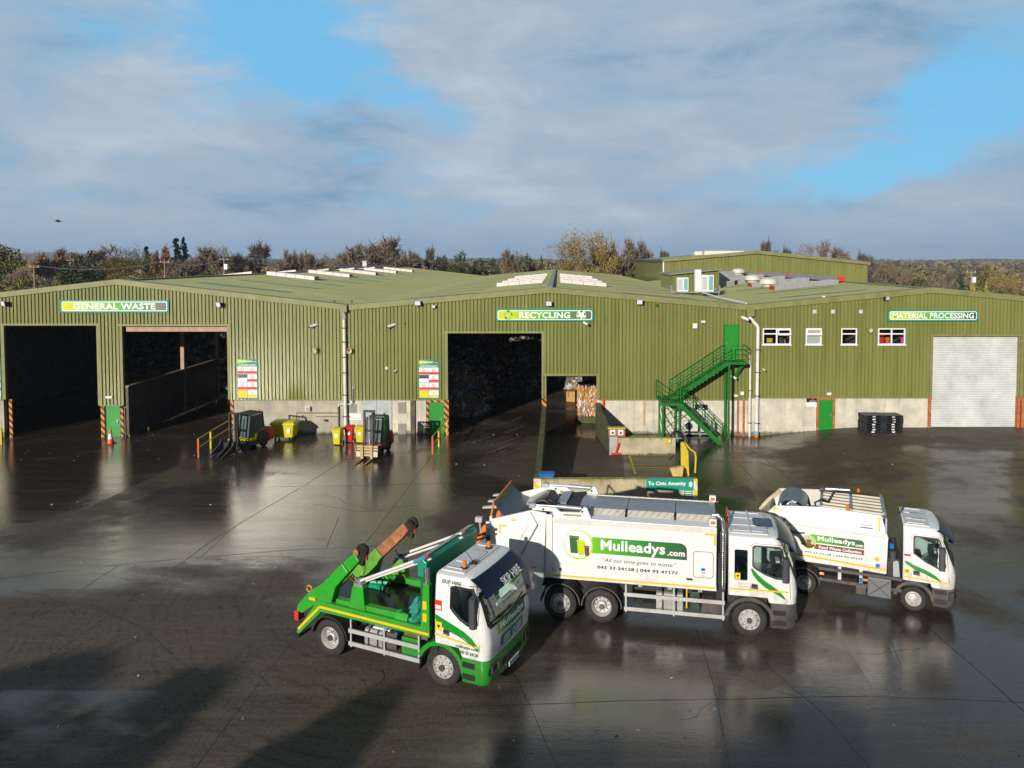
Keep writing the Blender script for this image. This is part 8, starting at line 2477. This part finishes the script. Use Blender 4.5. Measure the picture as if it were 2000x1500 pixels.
def make_tree(name, seed, kind):
    """unit tree: about 1 high, crown about 0.9 wide; origin at the foot"""
    rnd = random.Random(seed)
    t = thing(name, 'x', 'tree', (0, 0, 0))
    tr = MB(); tips = []
    S = 12.0     # modelled at 12 m, scaled down by the copies
    if kind in ('bare', 'bushy', 'ivy', 'birch', 'half'):
        branches(rnd, tr, Vector((0, 0, 0)), Vector((0, 0, 1)), S * (.22 if kind != 'bushy' else .15), S * .026, 4 if kind != 'bushy' else 3, tips, 1.0 if kind != 'birch' else .55, .10 if kind != 'bushy' else .05)
        tr.build('trunk', M_birch if kind == 'birch' else M_bark, t, fix=False)
        cr = MB()
        zmax = max(p.z for p, d in tips)
        for p, d in tips:
            for k in range(24 if kind != 'bushy' else 8):
                dd = (d + Vector((rnd.gauss(0, .9), rnd.gauss(0, .9), rnd.gauss(.1, .8)))).normalized(); L = S * rnd.uniform(.03, .075)
                q = p - d * rnd.uniform(0, .8); w = Vector((rnd.gauss(0, 1), rnd.gauss(0, 1), rnd.gauss(0, 1))).normalized() * (.055 if kind != 'bushy' else .07)
                cr.face([q - w, q + w, q + dd * L + w * .3, q + dd * L - w * .3])
        if kind == 'bushy':
            for k in range(46):
                a = rnd.uniform(0, 6.28); z = rnd.uniform(.12, .9); rad = math.sqrt(max(.02, 1 - ((z - .42) / .56) ** 2)) * S * .40
                f = rnd.uniform(.35, 1.0); c0 = Vector((math.cos(a) * rad * f, math.sin(a) * rad * f, z * S)); rr_ = S * rnd.uniform(.06, .12)
                for j in range(85):
                    v = Vector((rnd.gauss(0, 1), rnd.gauss(0, 1), rnd.gauss(0, .9))).normalized() * rr_ * rnd.uniform(.3, 1.2); q = c0 + v
                    dd = (v.normalized() * .5 + Vector((rnd.gauss(0, .5), rnd.gauss(0, .5), .5 + rnd.gauss(0, .4)))).normalized(); L = S * rnd.uniform(.02, .045); w = dd.orthogonal().normalized() * .07
                    cr.face([q - w, q + w, q + dd * L])
        m2 = {'bare': M_twig, 'bushy': M_twigo, 'ivy': M_twig, 'birch': M_twigr, 'half': M_twig}[kind]
        cr.build('crown', m2, t, fix=False)
        if kind in ('ivy', 'half', 'birch'):
            iv = MB(); cs = []
            nC = {'ivy': 24, 'half': 12, 'birch': 10}[kind]
            for k in range(nC):
                p, d = rnd.choice(tips); f = rnd.uniform(.2, .8) if kind != 'birch' else rnd.uniform(.7, 1)
                c = Vector((p.x * f, p.y * f, p.z * (f if kind != 'birch' else 1) * .95 + .2)); cs.append((c, S * rnd.uniform(.05, .10)))
            for c, rr_ in cs:
                for k in range(130):
                    v = Vector((rnd.gauss(0, 1), rnd.gauss(0, 1), rnd.gauss(0, 1.2))); v = v.normalized() * rr_ * rnd.uniform(.5, 1.1)
                    leaf(iv, rnd, c + v, S * .016)
            iv.build('ivy' if kind != 'birch' else 'foliage', M_lgr if kind != 'birch' else M_lau, t, fix=False)
    elif kind == 'round':
        tr.tube([(0, 0, 0), (0.1, 0, S * .2), (-.1, .1, S * .45)], [.35, .28, .15], 6, caps=False); 
        for k in range(6):
            a = k * 1.05; tr.tube([(0, 0, S * .25), (math.cos(a) * 2.2, math.sin(a) * 2.2, S * .55)], [.16, .06], 5, caps=False)
        tr.build('trunk', M_bark, t, fix=False)
        cr = MB()
        for k in range(34):
            a = rnd.uniform(0, 6.28); z = rnd.uniform(.22, .9); rad = math.sin(math.pi * min(1, max(.1, (z - .05) / .95)) ** .8) * S * .36
            c = Vector((math.cos(a) * rad * rnd.uniform(.3, 1), math.sin(a) * rad * rnd.uniform(.3, 1), z * S)); rr_ = S * rnd.uniform(.07, .13)
            for j in range(120):
                v = Vector((rnd.gauss(0, 1), rnd.gauss(0, 1), rnd.gauss(0, .8))).normalized() * rr_ * rnd.uniform(.45, 1.12); leaf(cr, rnd, c + v, S * .02)
        cr.build('crown', M_ldk, t, fix=False)
    elif kind in ('conifer', 'pine'):
        tr.tube([(0, 0, 0), (0, 0, S * .97)], [.25, .03], 6, caps=False); tr.build('trunk', M_bark, t, fix=False)
        cr = MB(); n = 26
        for k in range(n):
            z = .1 + .88 * k / n; rad = S * (.21 * (1 - z) ** .8 + .015)
            nb = 8 if kind == 'conifer' else 5
            for j in range(nb):
                a = rnd.uniform(0, 6.28); L = rad * rnd.uniform(.6, 1.25) * (1 if kind == 'conifer' else rnd.choice([.5, 1, 1.5]))
                for q in range(12):
                    f = rnd.uniform(.15, 1); leaf(cr, rnd, Vector((math.cos(a) * L * f, math.sin(a) * L * f, z * S - L * f * .25 + rnd.uniform(-.2, .2))), S * .02)
        cr.build('crown', M_pine if kind == 'pine' else M_lye, t, fix=False)
    return t


def leaf(mb, rnd, c, s):
    a = Vector((rnd.gauss(0, 1), rnd.gauss(0, 1), rnd.gauss(0, 1))).normalized(); b = a.orthogonal().normalized(); s = s * rnd.uniform(.6, 1.3)
    mb.face([c - a * s, c + b * s * .6, c + a * s, c - b * s * .6])


PRO = {}
def proto(key, name, seed, kind, swap=None):
    t = make_tree(name, seed, kind); PRO[key] = [t, False]
    if swap:
        for ch in t.children:
            base = ch.name.split('.')[0]
            if base in swap:
                ch.data.materials[0] = swap[base]
    # crown extents
    zs, xs = [], []
    for ch in t.children:
        zs += [v.co.z for v in ch.data.vertices]; xs += [v.co.x for v in ch.data.vertices]
    zs.sort(); xs.sort()
    PRO[key] += [zs[int(len(zs) * .998)], xs[int(len(xs) * .985)] - xs[int(len(xs) * .015)]]


proto('bare', 'bare_tree', 21, 'bare'); proto('bare2', 'bare_tree', 33, 'bare', {'crown': M_twigd}); proto('barer', 'bare_tree', 47, 'bare', {'crown': M_twigr})
proto('bushy', 'bushy_tree', 5, 'bushy'); proto('bushr', 'bushy_tree', 6, 'bushy', {'crown': M_twigr}); proto('busho', 'bushy_tree', 8, 'bushy', {'crown': M_lolv})
proto('ivy', 'ivy_clad_tree', 9, 'ivy'); proto('half', 'half_bare_tree', 14, 'half'); proto('birch', 'birch_tree', 31, 'birch')
proto('round', 'evergreen_tree', 3, 'round'); proto('roundo', 'oak_tree', 4, 'round', {'crown': M_lolv})
proto('pine', 'pine_tree', 2, 'pine'); proto('gold', 'golden_conifer', 7, 'conifer')
for _v in PRO.values():
    _v[0]['category'] = 'tree'
rnd = random.Random(77)


def place(key, u, vtop, wpx, Z, label, group=None):
    """tree whose crown top stands at height vtop when seen from Z metres away, crown wpx wide"""
    P = PRO[key]; hgt = H + .6 - (vtop - HZ) * Z / F; wid = wpx * Z / F
    x = (u - U0) * Z / F
    sz = max(2.0, hgt) / P[2]; sx = wid / P[3]
    if not P[1]:
        o = P[0]; P[1] = True
    else:
        o = copy_tree(P[0])
    o.location = (x, Z - D, -.6); o.rotation_euler = (0, 0, rnd.uniform(0, 6.28)); o.scale = (sx, sx, sz); o['label'] = label
    if group:
        o['group'] = group
    return o


T_ = [
    ('roundo', 12, 480, 80, 150, 'mottled brown and green tree at the far left edge of the picture'),
    ('bushr', 62, 490, 80, 170, 'bushy brown tree second from the far left edge'),
    ('birch', 105, 486, 60, 160, 'yellowing tree between two brown ones on the far left'),
    ('bushy', 135, 500, 60, 190, 'small brown tree left of the dense dark green one'),
    ('round', 168, 493, 88, 140, 'dense rounded dark green tree on the left, just above the hedge'),
    ('barer', 206, 479, 80, 200, 'pinkish bare tree rising behind the dense dark green one on the left'),
    ('bushy', 252, 484, 84, 160, 'broad brown green tree left of the small dark conifer tip'),
    ('pine', 288, 481, 30, 175, 'small dark conifer tip left of the orange birch'),
    ('birch', 313, 481, 34, 165, 'birch with white trunk and a few orange leaves on the left'),
    ('pine', 346, 465, 40, 170, 'taller left one of the two dark conifers over the waste shed roof'),
    ('pine', 361, 463, 24, 172, 'slimmer right one of the two dark conifers over the waste shed roof'),
    ('ivy', 375, 482, 76, 150, 'ivy darkened tree below the pair of tall conifers'),
    ('bushy', 425, 481, 66, 160, 'rounded brown tree left of the white box on the power pole'),
    ('bare2', 503, 473, 84, 165, 'wide dark bare tree standing free above the roof vents of the waste shed'),
    ('bushr', 478, 500, 40, 190, 'low brown tree left of the wide dark bare one'),
    ('barer', 564, 487, 44, 190, 'pale bare tree, left one of a thin pair behind the roof vents'),
    ('bare', 592, 487, 40, 195, 'pale bare tree, right one of a thin pair behind the roof vents'),
    ('bushr', 627, 494, 52, 200, 'low brown tree right of the thin pale pair'),
    ('busho', 664, 493, 56, 170, 'olive brown bush left of the big double crowned tree'),
    ('half', 702, 476, 88, 165, 'left crown of the big bare and ivy tree group behind the waste shed'),
    ('ivy', 755, 463, 112, 160, 'biggest ivy filled bare crown behind the waste shed ridge'),
    ('bare', 800, 486, 50, 180, 'pale twiggy tree at the right edge of the big ivy filled crown'),
    ('bare2', 843, 481, 36, 185, 'thin sparse bare tree between the big crowns and the evergreens'),
    ('round', 868, 500, 40, 190, 'small dark tree left of the tallest central evergreen'),
    ('round', 902, 492, 52, 180, 'tallest of the dark evergreens left of the recycling shed ridge'),
    ('round', 935, 506, 40, 185, 'middle dark evergreen left of the recycling shed ridge'),
    ('round', 964, 505, 38, 190, 'rightmost of three dark evergreens left of the recycling shed ridge'),
    ('half', 1003, 487, 44, 180, 'half bare tree with green lower half before the recycling shed ridge'),
    ('round', 1034, 497, 28, 185, 'narrow dark green tree right of the half bare one'),
    ('round', 1057, 500, 14, 190, 'tiny dark tree immediately left of the big olive brown tree'),
    ('bushy', 1118, 464, 96, 140, 'left half of the huge olive brown tree behind the recycling ridge vents'),
    ('bushy', 1150, 450, 104, 145, 'tallest olive brown crown of all behind the recycling ridge vents'),
    ('bare', 1178, 470, 50, 150, 'pale bare twigs at the right side of the huge olive brown tree'),
    ('ivy', 1214, 466, 46, 145, 'ivy green tree with bare tips left of the tall rear hall'),
    ('ivy', 1240, 470, 40, 150, 'second ivy green tree, touching the left wall of the rear hall'),
    ('bushr', 1266, 490, 36, 190, 'low brown tree just above the left corner of the rear hall'),
    ('bare2', 1296, 487, 34, 210, 'low dark bare tree above the rear hall roof on its left'),
    ('bare2', 1498, 467, 42, 180, 'dark bare round tree above the ridge of the rear hall'),
    ('bare2', 1535, 481, 30, 200, 'low dark bare tree right of the one on the rear hall ridge'),
    ('bushr', 1574, 476, 50, 190, 'dense brown crown over the right roof slope of the rear hall'),
    ('barer', 1612, 470, 56, 180, 'pale brown round crown over the right roof slope of the rear hall'),
    ('bare2', 1686, 492, 50, 165, 'dark spreading bare tree at the right end of the rear hall'),
    ('ivy', 1742, 508, 26, 140, 'narrow ivy tree standing clear of the rear hall on the right'),
    ('half', 1722, 515, 34, 145, 'dark tree between the rear hall and the narrow ivy tree'),
    ('bare', 1762, 520, 34, 150, 'brown bare tree right of the narrow ivy tree'),
    ('pine', 1877, 536, 24, 130, 'dark conifer in the hedge over the MATERIAL PROCESSING roof'),
    ('gold', 1902, 552, 12, 125, 'left one of two small golden conifers above the processing shed roof'),
    ('gold', 1927, 549, 12, 125, 'right one of two small golden conifers above the processing shed roof'),
    ('bushy', 1962, 534, 60, 130, 'brown bush above the right end of the processing shed roof'),
    ('bushr', 1835, 540, 60, 140, 'low brown bush left of the dark hedge conifer'),
    ('bushy', 1995, 540, 40, 125, 'brown bush cut off by the right edge of the picture'),
    ('round', 1790, 545, 40, 150, 'dark low tree on the right below the reddish bog'),
    ('bare', 1850, 520, 30, 200, 'thin bare tree standing before the reddish bog'),
    ('roundo', 1925, 528, 50, 190, 'olive bush behind the two golden conifers'),
]
for a in T_:
    place(*a)
for k, P in PRO.items():
    assert P[1], k

# hedges and scrub: nobody could count them
def scrub(name, label, spots, m, leafs=34, seed=1, cat='hedge', ls=.30):
    rnd = random.Random(seed); mb = MB()
    for (x, y, z, r, h) in spots:
        for k in range(leafs):
            v = Vector((rnd.gauss(0, .5) * r, rnd.gauss(0, .5) * r, rnd.uniform(0, 1) * h)); leaf(mb, rnd, Vector((x, y, z)) + v, ls * max(1, r / 2.2)); mb.m[-1] = rnd.choice(range(len(m)))
    o = mb.build(name, m, kind='stuff', fix=False); tag(o, label, cat); return o


rnd = random.Random(50); sp = []
for k in range(420):
    u = rnd.uniform(-60, 480); Z = rnd.uniform(112, 130) + max(0, u - 240) * .1; sp.append(((u - U0) * Z / F, Z - D, -.6, 1.6, rnd.uniform(4.2, 6.2) + (240 - min(u, 240)) * .004))
scrub('hedge', 'dark hedge running behind the waste shed roof on the left', sp, [M_ldk, M_twigd, M_lolv], 40, 2)
sp = []
for k in range(900):
    u = rnd.uniform(-60, 2060); Z = rnd.uniform(175, 230); sp.append(((u - U0) * Z / F, Z - D, -.6, 2.8, rnd.uniform(5, 12.0)))
scrub('scrub_wood', 'mixed brown and green scrub filling the gaps between the trees', sp, [M_twigo, M_twigd, M_twigo, M_ldk, M_lolv, M_lolv], 44, 3, 'wood', .28)
sp = []
for k in range(500):
    u = rnd.uniform(1640, 2060); Z = rnd.uniform(118, 200); sp.append(((u - U0) * Z / F, Z - D, -.6, 2.4, rnd.uniform(2.5, 5.5 + (Z - 118) * .03)))
scrub('brown_hedge', 'brown and green hedges behind the processing shed on the right', sp, [M_twig, M_twigd, M_twigo, M_ldk, M_lgr], 36, 4)
sp = []
for k in range(3600):
    u = rnd.uniform(-100, 2100); q = rnd.random(); Z = 260 + 2700 * q * q
    row = Z - (Z % (18 + Z * .07)) + rnd.uniform(-4, 4) * (1 + Z / 600)
    sp.append(((u - U0) * row / F, row - D, -.6, 4 + row * .012, rnd.uniform(3, 9)))
scrub('distant_woods', 'distant hedgerows and brown woods spread over the plain to the horizon', sp, [M_twigr, M_twigd, M_twigr, M_ldk, M_twigo, leafmat('far_green', (.05, .08, .025), (.08, .11, .04)), M_twig], 12, 6, 'wood', .8)
# houses far off, poles, bird
def house(label, u, v, Z, w_, h_, wallm, roofm, rz=0):
    x, y = (u - U0) * Z / F, Z - D; z0 = H - (v - HZ) * Z / F - h_ * 1.5
    t = thing('farm_house', label, 'house', (x, y, -.6), rz); base = 0; top = max(2.5, z0 + h_ + .6)
    MB().box(-w_ / 2, w_ / 2, -3, 3, 0, top).build('wall', wallm, t); MB().prism([(-3.3, top), (3.3, top), (0, top + h_ * .6)], 'x', -w_ / 2 - .3, w_ / 2 + .3).build('roof', roofm, t)
    for k in (-1, 1):
        MB().box(k * w_ * .25 - .5, k * w_ * .25 + .5, -3.05, -3.003, top - 2, top - .9).build('window', M_blackp, t)
    MB().box(-.4, .4, -.4, .4, top + h_ * .3, top + h_ * .6 + .9).build('chimney', wallm, t)
M_slate = mat('slate_roof', (.07, .075, .085), .5); M_render = mat('white_render', (.7, .7, .68), .8)
house('white house with slate roof far out on the plain at the right', 1893, 521, 700, 14, 5, M_render, M_slate)
house('house with a white gable just beyond the right end of the processing shed', 2004, 571, 150, 9, 3, M_render, M_slate)
house('grey roofed house between the trees behind the waste shed ridge', 712, 521, 150, 10, 3, M_render, M_slate, .3)
house('small white house in the trees right of the two golden conifers', 1950, 528, 520, 10, 4, M_render, M_slate)
for k, (u, v0, v1, Z, lb) in enumerate(((67, 517, 550, 120, 'wooden power pole above the hedge at the far left'), (139, 505, 530, 150, 'pale power pole among the trees left of the dark green one'), (322, 508, 545, 130, 'thin power pole by the orange birch'), (438, 503, 530, 135, 'power pole carrying a white transformer above the waste shed roof'), (1897, 528, 560, 130, 'power pole with a white box on the right near the golden conifers'))):
    x, y = (u - U0) * Z / F, Z - D; zt = H - (v0 - HZ) * Z / F
    t = thing('power_pole', lb, 'pole', (x, y, -.6), 0, 'power poles in the trees')
    MB().tube([(0, 0, 0), (0, 0, zt + .6)], [.16, .11], 8).build('pole', mat('pole_wood', (.28, .2, .15), .8), t); MB().bar((-.9, 0, zt + .2), (.9, 0, zt + .2), .12).build('crossarm', mat('pole_wood', (.28, .2, .15), .8), t)
    for q in (-.7, 0, .7):
        MB().tube([(q, 0, zt + .26), (q, 0, zt + .46)], .05, 6).build('insulator', M_wtxt, t)
    if k in (3, 4):
        MB().box(.12, .7, -.3, .3, zt - 1.6, zt - .6).build('transformer', M_wtxt, t)
def wire(a, b, label):
    a, b = Vector(a), Vector(b); P = []
    for k in range(13):
        f = k / 12; p = a.lerp(b, f); p.z -= 2.2 * 4 * f * (1 - f) * .5; P.append(p)
    o = MB().tube(P, .03, 4).build('power_line', M_greyside); tag(o, label, 'power line')
def ptop(u, v0, Z, dx=0):
    return ((u - U0) * Z / F + dx, Z - D, H - (v0 - HZ) * Z / F - .1)
wire(ptop(67, 517, 120), ptop(322, 508, 130), 'thin power line from the far left pole to the pole by the birch'); wire(ptop(322, 508, 130), ptop(438, 503, 135), 'thin power line between the birch pole and the transformer pole')
# gull in the sky
bz = Vector(px_dir(114, 433)).normalized() * 60 + Vector((0, -D, H))
t = thing('bird', 'dark bird gliding low in the sky on the far left', 'bird', bz, R(20))
MB().loft([[(x, r * math.cos(R(a)), r * math.sin(R(a)) * .8) for a in range(0, 360, 60)] for x, r in ((-.25, .005), (-.12, .04), (.05, .055), (.17, .035), (.24, .01))]).build('body', M_dkgrey, t, smooth=True)
for s in (-1, 1):
    w = MB(); w.loft([[(-.06, s * .03, 0), (.07, s * .03, 0), (.07, s * .03, .012), (-.06, s * .03, .012)], [(-.08, s * .28, .12), (.05, s * .28, .12), (.05, s * .28, .128), (-.08, s * .28, .128)], [(-.14, s * .58, .06), (-.08, s * .58, .06), (-.08, s * .58, .064), (-.14, s * .58, .064)]]); w.build('wing', M_dkgrey, t)
# trees behind the photographer: they throw the long soft shadows across the foreground
BT = [(-4.3, 18.7, 3.6, 'narrow evergreen behind the camera whose shadow falls left of the middle foreground'), (1.0, 17.9, 5.2, 'evergreen behind the camera shading the middle foreground'),
      (7.0, 19.0, 4.6, 'evergreen behind the camera shading the right foreground'), (-12.8, 20.2, 7.2, 'broad evergreen behind the camera shading the left foreground'), (-9.0, 19.9, 5.0, 'second evergreen behind the camera on the left')]
rnd = random.Random(8)
for X, Z, W, lb in BT:
    hgt = 9.5; back = (hgt - .6) / math.tan(SUN_EL)
    t = thing('evergreen_tree', lb, 'tree', (X - math.sin(SUN_AZ) * back, Z - D - math.cos(SUN_AZ) * back, -.6), X)
    MB().tube([(0, 0, 0), (0, 0, hgt * .5)], [.3, .15], 8).build('trunk', M_bark, t)
    cr = MB()
    for k in range(2600):
        z = rnd.uniform(.0, 1); rr_ = W / 2 * math.sqrt(max(0, 1 - max(0, (z - .55) / .45) ** 2)) * (1 if z > .2 else .8); a = rnd.uniform(0, 6.28); f = rnd.uniform(0, 1) ** .5
        leaf(cr, rnd, Vector((math.cos(a) * rr_ * f, math.sin(a) * rr_ * f, .8 + z * (hgt - 1.0))), .34)
    cr.build('crown', M_ldk, t, fix=False)
# ---------------------------------------------------------------- the air: far things fade to blue
mb = MB(); mb.box(-4200, 4200, -300, 3900, -2.0, 75)
hz_o = mb.build('haze', [], kind='stuff') if False else None
me = bpy.data.meshes.new('haze'); me.from_pydata([tuple(v) for v in mb.v], [], mb.f)
hm_ = bpy.data.materials.new('haze_air'); hm_.use_nodes = True
_nt = hm_.node_tree; _nt.nodes.clear(); _g = NG(_nt)
_v = _g.n('ShaderNodeVolumePrincipled', {'Color': (.62, .76, .98, 1), 'Density': 0.00019, 'Anisotropy': 0.1})
_o = _nt.nodes.new('ShaderNodeOutputMaterial'); _nt.links.new(_v.outputs[0], _o.inputs['Volume'])
me.materials.append(hm_)
ho = bpy.data.objects.new('haze', me); sc.collection.objects.link(ho); ho['kind'] = 'stuff'; tag(ho, 'thin blue haze lying over the far plain and hills', 'haze')
